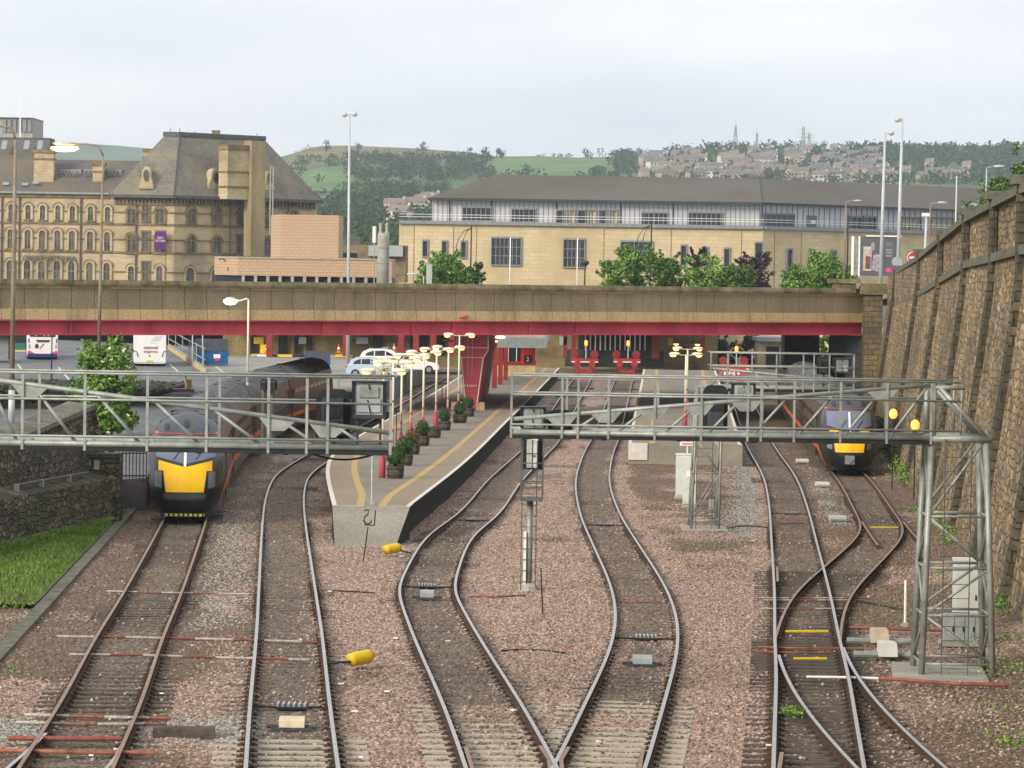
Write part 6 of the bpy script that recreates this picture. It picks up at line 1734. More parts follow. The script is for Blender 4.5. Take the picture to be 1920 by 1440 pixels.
MB().box(c+V(0, -.17, 0), (.02, .02, h)).box(c+V(0, -.17, 0), (w, .02, .02)).box(c+V(.05, -.18, -.06), (.05, .03, .04)).build('door_seams', m_black, hd_)
MB().box(c+V(0, .16, 0), (w*2.0, .05, h*1.15)).build('backing_board', m_black, sp_)
# ================================================================== trackside equipment
def cabinet(label, x0, x1, ytop, ybot, depth, mtl=m_whitebox, doors=1, legs=False):
    p = atr((x0+x1)/2, ybot, -.1); D = p.y
    a, b = atd(x0, ytop, D), atd(x1, ybot, D)
    w, h = b.x-a.x, a.z-p.z
    t = thing('equipment_cabinet', label, 'cabinet', p)
    MB().box(p+V(0, depth/2, h*.5), (w, depth, h*.94)).build('body', mtl, t)
    MB().box(p+V(0, depth/2, h*.985), (w*1.06, depth*1.08, h*.03)).build('lid', mtl, t)
    for k in range(doors):
        d = MB().box(p+V(-w/2+w*(k+.5)/doors, -.02, h*.5), (w/doors*.92, .03, h*.86)).build('door', mtl, t)
        MB().box(p+V(-w/2+w*(k+.85)/doors, -.05, h*.5), (.03, .03, .12)).build('handle', m_black, d)
    MB().box(p+V(0, depth/2, -.02), (w*1.15, depth*1.2, .12)).build('plinth', m_concrete, t)
    return t, p, w, h
t, p, w, h = cabinet('tall grey cabinet at the foot of the far gantry tower, the left one', 1268, 1297, 851, 934, .6)
t, p, w, h = cabinet('slimmer grey cabinet with a notice standing before the taller one', 1281, 1304, 858, 948, .35)
MB().box(p+V(0, -.05, h*.66), (w*.55, .02, h*.12)).build('notice', m_white, t)
t, p, w, h = cabinet('tall pale cabinet behind the legs of the right hand gantry tower', 1791, 1833, 1048, 1192, .55)
t, p, w, h = cabinet('low wide grey cabinet with four doors at the gantry tower base', 1770, 1846, 1152, 1206, .4, m_greybox, 4)
def ribbon(label, x, y, n=6, w=.5):
    p = atr(x, y, -.13)
    t = thing('slatted_track_unit', label, 'track unit', p, 'slatted units between the rails')
    MB().box(p+V(0, .0, .02), (w, .46, .05)).build('tray', m_black, t)
    for k in range(n): MB().box(p+V(-w/2+w*(k+.5)/n, 0, .07), (w/n*.35, .48, .05)).build('slat', m_lens, t)
    MB().tube([p+V(-.74, .1, 0), p+V(.74, .1, 0)], .02, 5).build('cable', m_black, t)
for l_, x, y, w in (('slatted unit between the rails above the tan box at the bottom left', 547, 1327, .62), ('slatted unit in the left bend of the wavy track above a grey box', 800, 1101, .5), ('slatted unit in the right bend of the wavy track above a grey box', 1211, 1198, .55), ('faint slatted unit on the track beside the dark platform wall', 887, 976, .5), ('faint slatted unit on the track right of the lone signal post', 1133, 985, .45), ('slatted unit on the track left of the white concrete blocks', 1482, 964, .45)): ribbon(l_, x, y, 6, w)
def hump(label, x, y, mtl, w=.42):
    p = atr(x, y, -.13)
    t = thing('track_magnet', label, 'track equipment', p, 'arched boxes between the rails')
    b = MB(); pts = [(-.22, 0), (.22, 0), (.2, .16), (.1, .22), (-.1, .22), (-.2, .16)]
    b.prism([p+V(-w/2, yy, zz) for yy, zz in pts], (0, 0, 0), (w, 0, 0)); b.build('cover', mtl, t)
    for s in (-1, 1): MB().tube([p+V(s*w/2, -.1, .05), p+V(s*(w/2+.22), -.1, .05)], .04, 6).build('foot', m_dark, t)
    MB().box(p+V(0, -.27, .02), (w*1.6, .06, .06)).build('base_bar', m_dark, t)
hump('tan arched box between the rails at the bottom left', 548, 1366, m_tan, .46)
hump('grey arched box in the left bend of the wavy track', 801, 1122, m_lens, .36)
hump('grey arched box in the right bend of the wavy track', 1204, 1247, m_greybox, .42)
def motor(label, x, y, mtl):
    p = atr(x, y, -.1)
    t = thing('point_machine', label, 'point machine', p, 'point machines by the right track')
    MB().box(p+V(0, 0, .2), (.42, .6, .3), taper=.9).build('housing', mtl, t); MB().box(p+V(0, 0, .34), (.26, .3, .06)).build('lid', mtl, t)
    MB().tube([p+V(-.75, 0, .06), p+V(.75, 0, .06)], .08, 8).build('drive_rod', m_galv, t)
motor('tan point machine right of the crossing tracks, the upper one', 1648, 1207, m_tan); motor('pale grey point machine just below the tan one', 1663, 1233, m_whitebox)
for l_, x, y in (('pale concrete block beside the rails nearest the right train nose', 1505, 867), ('pale concrete block, middle of the three by the right track', 1543, 911), ('largest pale concrete block left of the trap points', 1572, 976)):
    p = atr(x, y, -.1); t = thing('concrete_block', l_, 'concrete block', p, 'pale blocks by the right track'); MB().box(p+V(0, .3, .07), (.62, .6, .17), taper=.97).build('block', m_whitebox, t); MB().box(p+V(0, -.012, .03), (.6, .02, .05)).build('lower_edge', m_concrete, t)
def yellow(label, x, y, dx):
    p = atr(x, y, -.05)
    t = thing('rail_lubricator', label, 'yellow canister', p, 'yellow canisters by the rails')
    r = Matrix.Rotation(.35, 3, 'Z')
    b = MB(); a = r @ V(.24, .1, 0)
    b.tube([p-a+V(0, 0, .1), p-a*.8+V(0, 0, .12), p+a*.8+V(0, 0, .16), p+a+V(0, 0, .14)], .15, 12); b.build('tank', m_yellow, t, True)
    MB().tube([p+a+V(0, 0, .14), p+a*1.25+V(0, 0, .15)], .07, 8).build('cap', m_yellow, t)
    MB().tube([p+a*(-1 if dx < 0 else 1)+V(0, 0, .08), p+V(dx, -.1, .02)], .03, 6).build('hose', m_black, t)
yellow('yellow canister lying on the ballast at the platform ramp foot', 735, 1037, .6); yellow('yellow canister lying on the pink ballast right of the second track', 675, 1246, -.75)
# painted pipes and bars across the tracks
m_bandrw = STRIPE('red_white_bands', [(.44, .40, .355), (.24, .075, .055), (.42, .375, .33), (.22, .075, .058)], 3.2, 0, wide=[0, .27, .5, .77])
m_bandow = STRIPE('orange_white_bands', [(.47, .43, .385), (.27, .11, .065)], 1.5, 0, wide=[0, .55])
m_fadedred = MAT('faded_red_pipe', (.23, .075, .06), .7, 0, .4, 4)
m_faord = MAT('faded_orange_pipe', (.26, .105, .06), .7, 0, .45, 4)
def pipe(label, pts, r, mtl, z=-.09, group='painted pipes across the tracks'):
    P_ = [atr(x, y, z-.025) for x, y in pts]
    return MB().tube(P_, r*.62, 8).build('painted_pipe', mtl, origin=P_[0], label=label, category='pipe', group=group)
pipe('red and white banded pipe across the left track nearest the left train', [(200, 1108), (292, 1111), (385, 1112), (470, 1114)], .035, m_bandow)
pipe('long red and white banded pipe across the two left tracks', [(105, 1193), (250, 1195), (430, 1199), (596, 1204)], .045, m_bandrw)
pipe('red and white banded pipe just below the long banded one', [(130, 1227), (260, 1228), (420, 1233), (580, 1237)], .04, m_bandrw)
pipe('white and orange banded pipe across the left track, upper of a close pair', [(46, 1340), (180, 1344), (320, 1347)], .05, m_bandow)
pipe('white and orange banded pipe across the left track, lower of a close pair', [(30, 1354), (160, 1358), (310, 1357)], .045, m_bandow)
pipe('thick red pipe crossing the switch at the bottom left corner', [(15, 1384), (120, 1385), (228, 1385)], .07, m_fadedred, -.02)
pipe('thick orange pipe below the red one at the bottom left corner', [(0, 1407), (120, 1410), (292, 1412)], .065, m_faord, -.04)
pipe('faded red pipe on the ballast beneath the lone signal post', [(880, 1118), (930, 1119), (985, 1116)], .035, m_fadedred)
pipe('faded red pipe across the track right of the lone signal post', [(1155, 1128), (1200, 1129), (1240, 1129)], .03, m_fadedred)
pipe('short dark red pipe lying on pink ballast between wavy tracks', [(1040, 1210), (1075, 1213)], .05, m_fadedred)
pipe('bright red pipe from the crossing tracks to the gantry tower', [(1595, 1176), (1660, 1179), (1766, 1182)], .06, m_fadedred, -.02)
pipe('long dark red pipe curving in front of the gantry tower base', [(1648, 1272), (1700, 1275), (1800, 1283), (1890, 1284)], .065, m_fadedred, .0)
pipe('white end of the dark red pipe between the rails', [(1512, 1269), (1580, 1270), (1648, 1272)], .045, m_white, -.06)
pipe('faint red pipe across the far straight track, upper', [(1458, 971), (1508, 972)], .035, m_fadedred)
pipe('faint red pipe across the far straight track, lower', [(1455, 981), (1508, 981)], .035, m_fadedred)
pipe('orange pipe under the trap points', [(1590, 1010), (1690, 1013)], .03, m_faord)
pipe('red and blue pipe end right of the trap points', [(1700, 986), (1732, 987)], .04, m_fadedred)
for l_, x0, x1, y in (('white bar between the crossing rails, topmost of three', 1423, 1630, 1121), ('white bar between the crossing rails, middle of three', 1430, 1620, 1125), ('white bar between the crossing rails, lowest of three', 1423, 1624, 1141)): pipe(l_, [(x0, y), ((x0+x1)/2, y), (x1, y)], .03, m_bandow, -.1)
for l_, x0, x1, y in (('yellow stretcher bar between the crossing rails, upper', 1473, 1553, 1184), ('yellow stretcher bar between the crossing rails, lower', 1488, 1550, 1235), ('yellow stretcher bar at the rusty trap points', 1632, 1684, 989)): pipe(l_, [(x0, y), (x1, y)], .05, m_yellow, -.04, 'yellow stretcher bars')
pipe('orange bar between the yellow stretcher bars, upper', [(1420, 1213), (1490, 1215), (1620, 1216)], .035, m_faord, -.07)
pipe('red bar between the yellow stretcher bars, lower', [(1420, 1222), (1490, 1224), (1560, 1224)], .04, m_fadedred, -.07)
for l_, pts in (('black cable snaking over the ballast right of the second track', [(612, 1108), (640, 1112), (668, 1108), (702, 1113)]), ('dark cable looping between the wavy tracks', [(940, 1222), (985, 1214), (1020, 1220), (1060, 1226)]), ('dark cable from the short grey post toward the straight track', [(1340, 984), (1365, 992), (1395, 985), (1440, 990)]), ('dark cable lying left of the yellow canister hose', [(608, 1242), (630, 1246), (655, 1243)]), ('dark cable on the earth before the right gantry tower', [(1600, 1126), (1640, 1132), (1690, 1146), (1760, 1150)])):
    P_ = catmull([atr(x, y, -.13).to_2d() for x, y in pts], .2); P_ = [V(p.x, p.y, zr(p.y)-.11) for p in P_]
    MB().tube(P_, .022, 6).build('ground_cable', m_black, origin=P_[0], label=l_, category='cable')
# small posts and signs
p = atr(681, 1054, -.15); D = p.y
t = thing('rusty_sign', 'rusty bent sign on a thin dark post at the ramp foot', 'sign', p)
MB().tube([p, atd(690, 988, D)], .02, 6).build('post', m_black, t)
sg = MB()
sg.tube([atd(x, y, D) for x, y in ((683, 957), (691, 956), (690, 964), (684, 969), (682, 976), (687, 983), (694, 981), (697, 976))], .028, 6)
sg.tube([atd(704, 957, D), atd(702, 984, D)], .022, 6).tube([atd(683, 984, D), atd(702, 985, D)], .02, 6)
sg.build('figure_plate', m_rust, t)
p = atr(697, 946, .9); t = thing('thin_post', 'thin pale post standing on the top of the platform ramp', 'post', p); MB().tube([p, atd(698, 848, p.y)], .03, 6).build('shaft', m_galvl, t); MB().box(p+V(0, 0, .04), (.18, .18, .08)).build('foot', m_concrete, t)
p = atr(1018, 1157, -.15); t = thing('thin_post', 'thin dark post standing on pink ballast right of the signal post', 'post', p); MB().tube([p, atd(1014, 1065, p.y)], .02, 6).build('shaft', m_black, t); MB().box(p+V(0, 0, .04), (.1, .1, .1)).build('foot', m_dark, t)
p = atr(1697, 1174, -.1); t = thing('thin_post', 'white pointed post left of the right gantry tower', 'post', p); MB().tube([p, atd(1698, 1098, p.y), atd(1698, 1088, p.y)], .035, 6).build('shaft', m_white, t); MB().box(p+V(0, 0, .04), (.14, .14, .1)).build('foot', m_concrete, t)
p = atr(1335, 986, -.1); t = thing('thin_post', 'short grey post with a small box right of the far gantry tower', 'post', p); MB().tube([p, atd(1335, 945, p.y)], .03, 6).build('shaft', m_galv, t); MB().box(atd(1333, 945, p.y), (.16, .16, .34)).build('box', m_greybox, t)
p = atr(1293, 835, .9); t = thing('platform_notice', 'white notice board on a post at the end of the right platform', 'notice', p); D = p.y-1.6
c, w, h = prect(1275, 823, 1307, 836, D); MB().box(c, (w, .05, h)).build('panel', m_white, t)
MB().tube([V(c.x-.05, D+.05, 0), c+V(-.05, .05, 0)], .04, 6).build('post', m_white, t)
for k in range(2): MB().box(c+V(0, -.03, .07-.14*k), (w*.75, .02, .05)).build('text_line', m_redb, t)
for x, y0, y1, l_ in ((743, 855, 768, 'dark twin posts on the platform behind the front planters'), (828, 806, 722, 'dark twin posts on the platform by the middle planters')):
    p = atr(x+3, y0, .9); t = thing('twin_posts', l_, 'posts', p, 'dark twin posts on the platform')
    for s, hh in ((-.09, 0), (.12, 6)): MB().tube([p+V(s, 0, 0), V(p.x+s, p.y, atd(x, y1+hh, p.y).z)], .025, 6).build('post', m_black, t)
    MB().box(p+V(.015, 0, 1.2), (.25, .03, .03)).build('cross_bar', m_black, t)
p = atr(1727, 1056, -.1); b = MB(); leaves(b, p+V(0, 0, .1), .16, 60, .06, .5); b.build('litter', m_blue, origin=p, label='scrap of blue plastic on the ground left of the gantry tower', category='litter')
p = atr(345, 1375, -.1); b = MB(); b.box(p, (1.1, .35, .22), .06); b.box(p+V(-.1, .3, -.02), (.9, .2, .16), .1); b.build('timber_pile', m_wood, origin=p, label='old timber baulks lying beside the bottom left track', category='timber')
for k in range(46):                                      # scraps of paper and stone
    pass
# railing and fences around the yard
rl = thing('black_railing', 'black railing at the end of the stepped stone wall by the left train', 'railing', (-14.2, 128, YZ))
r_ = MB(); A_, B_ = V(-14.75, 127.6, YZ-.05), V(-13.75, 127.9, YZ-.05)
MB().beam(A_+V(0, 0, 1.0), B_+V(0, 0, 1.0), .05, .05).beam(A_+V(0, 0, .15), B_+V(0, 0, .15), .05, .05).build('rail', m_black, rl)
for k in range(9):
    q = A_+(B_-A_)*(k/8); MB().beam(q+V(0, 0, -.1), q+V(0, 0, 1.1), .035, .035, up=V(0, 1, 0)).build('upright', m_black, rl)
sf = thing('steel_fence', 'grey steel ramp fence between the white coach and the blue skip', 'fence', (atd(340, 690, 262).x, 262, YZ))
for k in range(6):
    a = atz(316+k*13, 655+k*8.5, YZ); hgt = 1.9
    MB().tube([a, a+V(0, 0, hgt)], .05, 6).build('post', m_galv, sf)
a, b = atz(316, 655, YZ), atz(384, 700, YZ)
for z in (.5, 1.0, 1.8): MB().tube([a+V(0, 0, z), b+V(0, 0, z)], .045, 6).build('rail', m_galv, sf)
MB().box((a+b)/2+V(0, 0, .2), ((b-a).length, .15, .4), math.atan2(b.y-a.y, b.x-a.x)).build('kerb_wall', m_band, sf)
yf = thing('yellow_barrier', 'low yellow and grey fence beside the cars near the lamp heads', 'fence', (atd(770, 700, 240).x, 240, YZ))
for k in range(16):
    q = V(pathx(2, 226+k*2.6)-2.6, 226+k*2.6, YZ); MB().box(q+V(0, 0, .5), (.07, .16, 1.0)).build('pale', m_yellow if k % 3 else m_galv, yf)
q0, q1 = V(pathx(2, 226)-2.6, 226, YZ+.75), V(pathx(2, 265)-2.6, 265, YZ+.75); MB().beam(q0, q1, .06, .08).build('rail', m_yellow, yf)
pole('black_post', 'thin black post in front of the white bus', 'post', (96.5, 712), (98, 600), 228, YZ, .05, m_black)
for k, (x, y0, y1) in enumerate(((361, 697, 600), (380, 699, 600))): pole('thin_post', ('thin pale post between the coach and the skip', 'thin pale post right against the blue skip')[k], 'post', (x, y0), (x, y1), 255, YZ, .05, m_galvl)
def cone(label, x, y, D, zb=YZ+.0):
    p = atd(x, y, D); t = thing('traffic_cone', label, 'traffic cone', p, 'orange traffic cones'); MB().lathe(p, [(.16, .03), (.03, .75)], 10).build('body', m_orange, t); MB().lathe(p, [(.125, .3), (.095, .45)], 10).build('white_band', m_white, t); MB().box(p, (.4, .4, .05)).build('base', m_orange, t)
cone('traffic cone by the yellow boxes of the station building', 499, 663, 296); cone('traffic cone left of the red column above the cars', 635, 661, 290); cone('traffic cone right of the checked car roof', 739, 660, 290)
bx = thing('yellow_bin', 'yellow grit bin against the station wall behind the bridge', 'bin', atd(498, 662, 298)); c_ = Vector(bx.location); MB().box(c_+V(0, 0, .3), (1.0, .6, .7), taper=.9).build('tub', m_yellow, bx); MB().box(c_+V(0, 0, .7), (1.0, .6, .1)).build('lid', m_yellow, bx)
gs_ = thing('grey_shelter', 'grey boarded shelter at the left edge under the bridge', 'shelter', (atd(5, 680, 268).x, 268, YZ)); block(gs_, 'wall', -60, 16, 628, 672, 268, 3, m_grey); block(gs_, 'roof', -64, 20, 622, 629, 267, 5, m_dark); block(gs_, 'dark_post', 16, 20, 629, 674, 267.5, .3, m_black)
st_ = thing('green_stall', 'dark kiosk with a green lower panel left of the white bus', 'kiosk', (atd(38, 680, 300).x, 300, YZ)); block(st_, 'body', 22, 52, 622, 650, 300, 3, m_black); block(st_, 'green_panel', 22, 48, 643, 656, 299.8, .3, MAT('green_panel', (.03, .14, .10), .6)); block(st_, 'counter', 22, 48, 656, 664, 299.6, .4, m_band)
rm = thing('tool_stand', 'yellow and white stand on a paving scrap beside the left train roof', 'stand', atz(348, 735, YZ)); c_ = Vector(rm.location); MB().box(c_+V(-.3, 0, .1), (1.6, .9, .2), .2).build('plinth', m_concrete, rm); MB().tube([c_+V(.1, 0, .2), c_+V(-.05, 0, 1.1)], .12, 8, r2=.06).build('white_post', m_white, rm); MB().box(c_+V(.22, 0, .5), (.3, .3, .6)).build('yellow_box', m_yellow, rm)
# ================================================================== vegetation
m_leaf = LEAF('leaf_green', (.018, .05, .010), (.13, .22, .045))
m_leafb = LEAF('leaf_bright', (.04, .105, .02), (.26, .42, .075))
m_leafp = LEAF('leaf_purple', (.022, .014, .018), (.09, .05, .06))
m_leafd = LEAF('leaf_dark', (.008, .020, .008), (.035, .06, .02))
m_flower = MAT('elder_flower', (.62, .58, .38), .8, 0, .15, 4)
m_bark = MAT('bark', (.07, .055, .04), .9, 0, .4, 6)
def crown_mesh(c, w, d, h, n, s, blobs, mtl, name, parent, seed, flowers=0):
    random.seed(seed)
    b = MB()
    bl_ = []
    for k in range(blobs):
        a, rr, zz = random.uniform(0, math.tau), random.uniform(0, .62)**.7, random.uniform(.05, .92)
        f = 1-.55*max(0, zz-.35)
        bl_.append((c+V(math.cos(a)*rr*w/2*f, math.sin(a)*rr*d/2*f, h*zz), random.uniform(.10, .24)*min(w, h*1.1)))
    per = n//blobs
    for k in range(blobs//2):                               # loose outer shoots
        a, zz = random.uniform(0, math.tau), random.uniform(.35, 1.04)
        q = c+V(math.cos(a)*w*.5*(1.1-.6*zz), math.sin(a)*d*.4*(1.1-.6*zz), h*zz)
        for e in range(5): leaves(b, q+V(math.cos(a)*.03*w*e, 0, .02*h*e), .05*w, 7, s, 1)
    for p, r in bl_:
        leaves(b, p, r, per, s, .8)
    for k in range(flowers):
        p, r = random.choice(bl_)
        q = p+V(random.uniform(-1, 1), -random.uniform(.3, 1), random.uniform(-.7, .9)).normalized()*r
        for _ in range(5): b.ball(q+V(random.uniform(-.07, .07), 0, random.uniform(-.04, .04)), .045, 6, 4, 1)
    return b.build(name, [mtl, m_flower], parent)
def tree(name, label, base, w, h, trunk, n, s, blobs, mtl, seed, group=None, flowers=0, cat='tree'):
    base = Vector(base)
    t = thing(name, label, cat, base, group)
    tk = MB(); tk.tube([base-V(0, 0, .3), base+V(.03*w, 0, h*.35), base+V(-.02*w, 0, h*.75)], trunk, 8, r2=trunk*.35)
    random.seed(seed)
    for k in range(6):
        a = random.uniform(0, math.tau); z0 = random.uniform(.2, .5)*h
        tk.tube([base+V(0, 0, z0), base+V(math.cos(a)*w*.2, math.sin(a)*w*.2, z0+h*.2), base+V(math.cos(a)*w*.36, math.sin(a)*w*.36, z0+h*.3)], trunk*.4, 6, r2=trunk*.12)
    tk.build('trunk', m_bark, t)
    crown_mesh(base+V(0, 0, h*.06), w, w*.8, h*.92, n, s, blobs, mtl, 'crown', t, seed+1, flowers)
    return t
p = atd(194, 790, 158); p.z = YZ
tree('elder_bush', 'large elder bush with cream flower heads beside the lamp pole at the left', p, 3.3, (atd(194, 640, 158).z-YZ)*1.0, .07, 15000, .115, 48, m_leafb, 11, flowers=42, cat='bush')
# street trees in front of the courts
def sttree(label, px, ytop, wpx, D, mtl, seed, n=5200):
    b = atd(px, 527, D); b.z = 6.2; top = atd(px, ytop, D).z
    tree('street_tree', label, b, wpx*1.25*D/FPX, (top-6.2)*1.0, .12, n, .16, 40, mtl, seed, 'trees in front of the courts')
sttree('bushy green street tree at the left end of the court building', 838, 474, 62, 318, m_leafb, 21)
sttree('lower green bush right of the leftmost street tree', 880, 498, 50, 316, m_leaf, 22, 3000)
sttree('lower green bush left of the leftmost street tree', 800, 496, 40, 316, m_leafb, 28, 2600)
sttree('tall green tree under the tall curved lantern post', 1190, 466, 72, 316, m_leafb, 23)
sttree('low green shrub at the left end of the middle trees', 1150, 492, 55, 314, m_leafb, 24, 3500)
sttree('green tree between the curved lantern and the first purple tree', 1250, 480, 66, 314, m_leaf, 25)
sttree('slim dark purple tree left of a narrow court window', 1305, 472, 34, 322, m_leafp, 26, 3000)
sttree('broad low green tree between the two purple trees', 1330, 484, 96, 312, m_leafb, 27, 6000)
sttree('green shrub at the foot of the larger purple tree', 1385, 500, 60, 311, m_leaf, 29, 3500)
sttree('larger dark purple tree at the building corner', 1412, 478, 62, 320, m_leafp, 30, 4600)
sttree('bright green tree behind the short lantern at the right', 1545, 472, 62, 314, m_leafb, 31)
sttree('bright green bush left of the short right lantern', 1500, 497, 62, 312, m_leafb, 32, 3600)
sttree('narrow green shrub immediately left of the billboard', 1592, 492, 26, 290, m_leafb, 33, 1800)
b = atd(1702, 500, 246); tree('shrub', 'small green shrub between billboard and no entry sign', V(b.x, 246, 8.0), 1.6, 1.7, .05, 1800, .09, 10, m_leafb, 34, cat='bush')
b = atd(1905, 372, 118); tree('wall_tree', 'bright green tree leaning over the top of the tall stone wall', V(b.x+1.9, 121, 9.8), 3.2, atd(1905, 292, 118).z-9.6, .12, 6500, .10, 20, m_leafb, 35)
b = atd(1890, 330, 190); tree('wall_tree', 'dark green tree behind the bright one above the stone wall', V(b.x, 190, 9.6), 5.0, atd(1890, 280, 190).z-9.6, .14, 5000, .13, 18, m_leaf, 36)
for k, (x, y0, wpx, l_) in enumerate(((1350, 634, 70, 'dark shrub under the bridge left of the brick hut'), (1400, 630, 60, 'dark shrub under the bridge touching the brick hut'), (1545, 634, 40, 'green shrub under the bridge against the tan wall'))):
    b = atd(x, 690, 336); b.z = -.1; tree('shrub', l_, b, wpx*336/FPX, max(1.5, atd(x, y0-8, 336).z+.1), .1, 3000, .14, 14, m_leafd if k < 2 else m_leaf, 40+k, 'shrubs under the bridge', cat='bush')
# grass verge on the left
m_grass = LEAF('grass_blades', (.055, .115, .012), (.19, .27, .038))
m_grassg = STAINED('verge_soil', (.10, .145, .03), (.05, .07, .02), .35, .6, .8, (1, 1, 1))
rows = []
for y in [85+k*.85 for k in range(40)]:
    f = min(1, max(0, (124-y)/22)); w = .9+2.2*f
    x1 = kx(y)-.02
    rows.append([V(lb(y)-.1, y, zr(y)+.20), V(lb(y)+.35, y, zr(y)+.12), V(x1, y, zr(y)-.03)])
MB().grid(rows).build('verge_ground', m_grassg, kind='structure')
random.seed(5); gb = MB()
for _ in range(16000):
    y = random.uniform(83, 121); x0, x1 = lb(y)+.02, kx(y)-.05
    x = random.uniform(x0, x1); z = zr(y)+.12-.1*(x-x0)/max(.1, x1-x0)
    h = random.uniform(.04, .13); a = random.uniform(0, math.pi); w = random.uniform(.012, .03)
    gb.add([V(x-w*math.cos(a), y-w*math.sin(a), z), V(x+w*math.cos(a), y+w*math.sin(a), z), V(x+random.uniform(-.07, .07), y+random.uniform(-.07, .07), z+h)], [(0, 1, 2)])
gb.build('verge_grass', m_grass, kind='stuff', label='bright green grass on the verge below the dark stone wall', category='grass')
# weeds by the right wall and between the rails
wb = MB()
def weeds(px, py, n, spread, s, h=.25, depth=1.0):
    c = atr(px, py, -.05)
    for _ in range(n):
        x, y = c.x+random.gauss(0, spread), c.y+random.gauss(0, spread*depth)
        wx = wallx(y)
        if x > wx-.02: x = wx-random.uniform(.02, .3)
        z = zr(y)-.12+random.uniform(0, h)+max(0, x-wx+1.5)*.25
        a = Vector((random.gauss(0, 1), random.gauss(0, 1), random.gauss(0, .8))).normalized()*s*random.uniform(.5, 1.2)
        q = a.cross(V(random.gauss(0, 1), random.gauss(0, 1), 1)).normalized()*s*.45
        wb.add([V(x, y, z)-a, V(x, y, z)+q, V(x, y, z)+a, V(x, y, z)-q], [(0, 1, 2, 3)])
for q in ((1700, 905, 500, .45, .07, .5, 6), (1672, 872, 500, .5, .07, .7, 8), (1735, 970, 350, .35, .06, .3, 5), (1775, 990, 500, .35, .07, .5, 4), (1790, 1030, 350, .3, .06, .5, 3), (1770, 1085, 120, .3, .05, .2, 3), (1895, 1270, 240, .35, .045, .2, 5), (1885, 1330, 180, .4, .045, .15, 3), (1908, 1390, 240, .35, .045, .15, 2), (1860, 1215, 200, .3, .05, .25, 3), (1890, 1165, 220, .25, .05, .3, 4), (1485, 1335, 220, .14, .045, .16, 2), (1745, 1130, 120, .5, .04, .15, 3), (1720, 1150, 80, .5, .04, .1, 3), (335, 988, 60, .12, .04, .14, 2), (408, 1020, 60, .2, .04, .12, 3), (820, 1025, 40, .15, .035, .1, 3), (860, 1032, 40, .12, .035, .1, 3), (20, 1255, 60, .2, .04, .12, 2), (1660, 1145, 100, .5, .04, .12, 3), (265, 920, 260, .4, .05, .3, 5), (1640, 850, 300, .4, .07, .5, 6)): weeds(*q)
wb.build('weeds', m_leafb, kind='stuff', label='scattered green weeds at the wall foot and between the rails', category='weeds')
db = MB(); _wb, wb = wb, db
for q in ((1660, 840, 1500, .5, .09, 1.3, 10), (1690, 860, 900, .5, .08, 1.0, 8), (70, 745, 10, .1, .05, .1, 1)): weeds(*q)
db.build('brambles', m_leafd, kind='stuff', label='dark brambles along the wall foot beside the right train', category='brambles'); wb = _wb
random.seed(9)
bb_ = MB()
for _ in range(900):
    x, y = random.uniform(-32, -21.4), random.uniform(186, 224)
    leaves(bb_, V(x, y, YZ+.3), .12, 3, .08)
bb_.build('bank_plants', m_leafd, kind='stuff', label='low scrubby plants on the soil bank before the bus yard', category='plants')
# small stones and paper scraps on the ballast
sc_ = MB(); random.seed(12)
for _ in range(2600):
    x, y = random.uniform(-13, 14), 48+90*random.random()**1.6
    r = random.uniform(.02, .05)
    dm = min(abs(x-pathx(k, y)) for k in (1, 2, 3, 4, 5))
    z = zr(y)-.15+(.03 if dm > 1.9 else 0)
    sc_.ball(V(x, y, z), r, 5, 3, random.choice((0, 0, 1, 2)), .7)
sc_.build('loose_stones', [MAT('pale_stone', (.42, .36, .32), .9), MAT('dark_stone', (.12, .10, .09), .9), MAT('pink_stone', (.36, .24, .20), .9)], kind='stuff', label='loose pale and dark stones lying over the ballast', category='stones')
lt = MB()
for _ in range(22):
    x, y = random.uniform(-12, 13), 52+70*random.random()**1.5
    lt.box(V(x, y, zr(y)-.10), (random.uniform(.06, .14), random.uniform(.05, .12), .02), random.uniform(0, 3))
lt.build('litter_scraps', m_white, kind='stuff', label='white scraps of litter dotted over the trackbed', category='litter')
# ================================================================== hills
SIL = [(-900, 300), (-100, 320), (330, 330), (500, 300), (545, 288), (572, 278), (600, 274), (640, 273), (760, 278), (890, 287), (912, 294), (1000, 293), (1080, 296), (1150, 294), (1250, 288), (1340, 281), (1420, 277), (1550, 281), (1590, 287), (1650, 283), (1800, 288), (1920, 282), (2300, 270), (2900, 280)]
Z0_, Z1_ = 700., 2600.
def sil(u): return lerp(SIL, u)
def hill_pt(u, s):                                          # u: bearing in photo pixels, s: 0 valley .. 1 ridge
    Z = Z0_+(Z1_-Z0_)*s
    hor = HOR+ROLL*(u-960)
    y = 520+(sil(u)-520)*(s**.8)
    return V((u-960)/FPX*Z, Z, CZ+(hor-y)*Z/FPX)
def s_of_y(u, y): return max(0, min(1, ((520-y)/(520-sil(u)))))**(1/.8)
us = [-900+25*k for k in range(153)]
rows = []
heath, field = [], []
for Z in (5, 60, 150, 290, 420, 560): rows.append([V((u-960)/FPX*max(Z, 300), Z, -3.5 if Z < 300 else -3.5+8*(Z-290)/400) for u in us])
ss = [k/36 for k in range(37)]
for s in ss: rows.append([hill_pt(u, s)+V(0, 0, 4*mn.fractal(V(u*.012, s*9, 1.1), 1, 2, 3)*s*(1-s)*3) for u in us])
for k, (Z, f) in enumerate(((2900, .9), (3600, .4), (4800, .0))): rows.append([V((u-960)/FPX*Z, Z, hill_pt(u, 1).z*f) for u in us])
tmb = MB().grid(rows)
nrow = len(us)
FIELDS = [(565, 318, 655, 346), (555, 352, 640, 372), (905, 298, 1130, 325), (700, 340, 770, 352), (1000, 326, 1100, 334), (600, 380, 640, 392)]
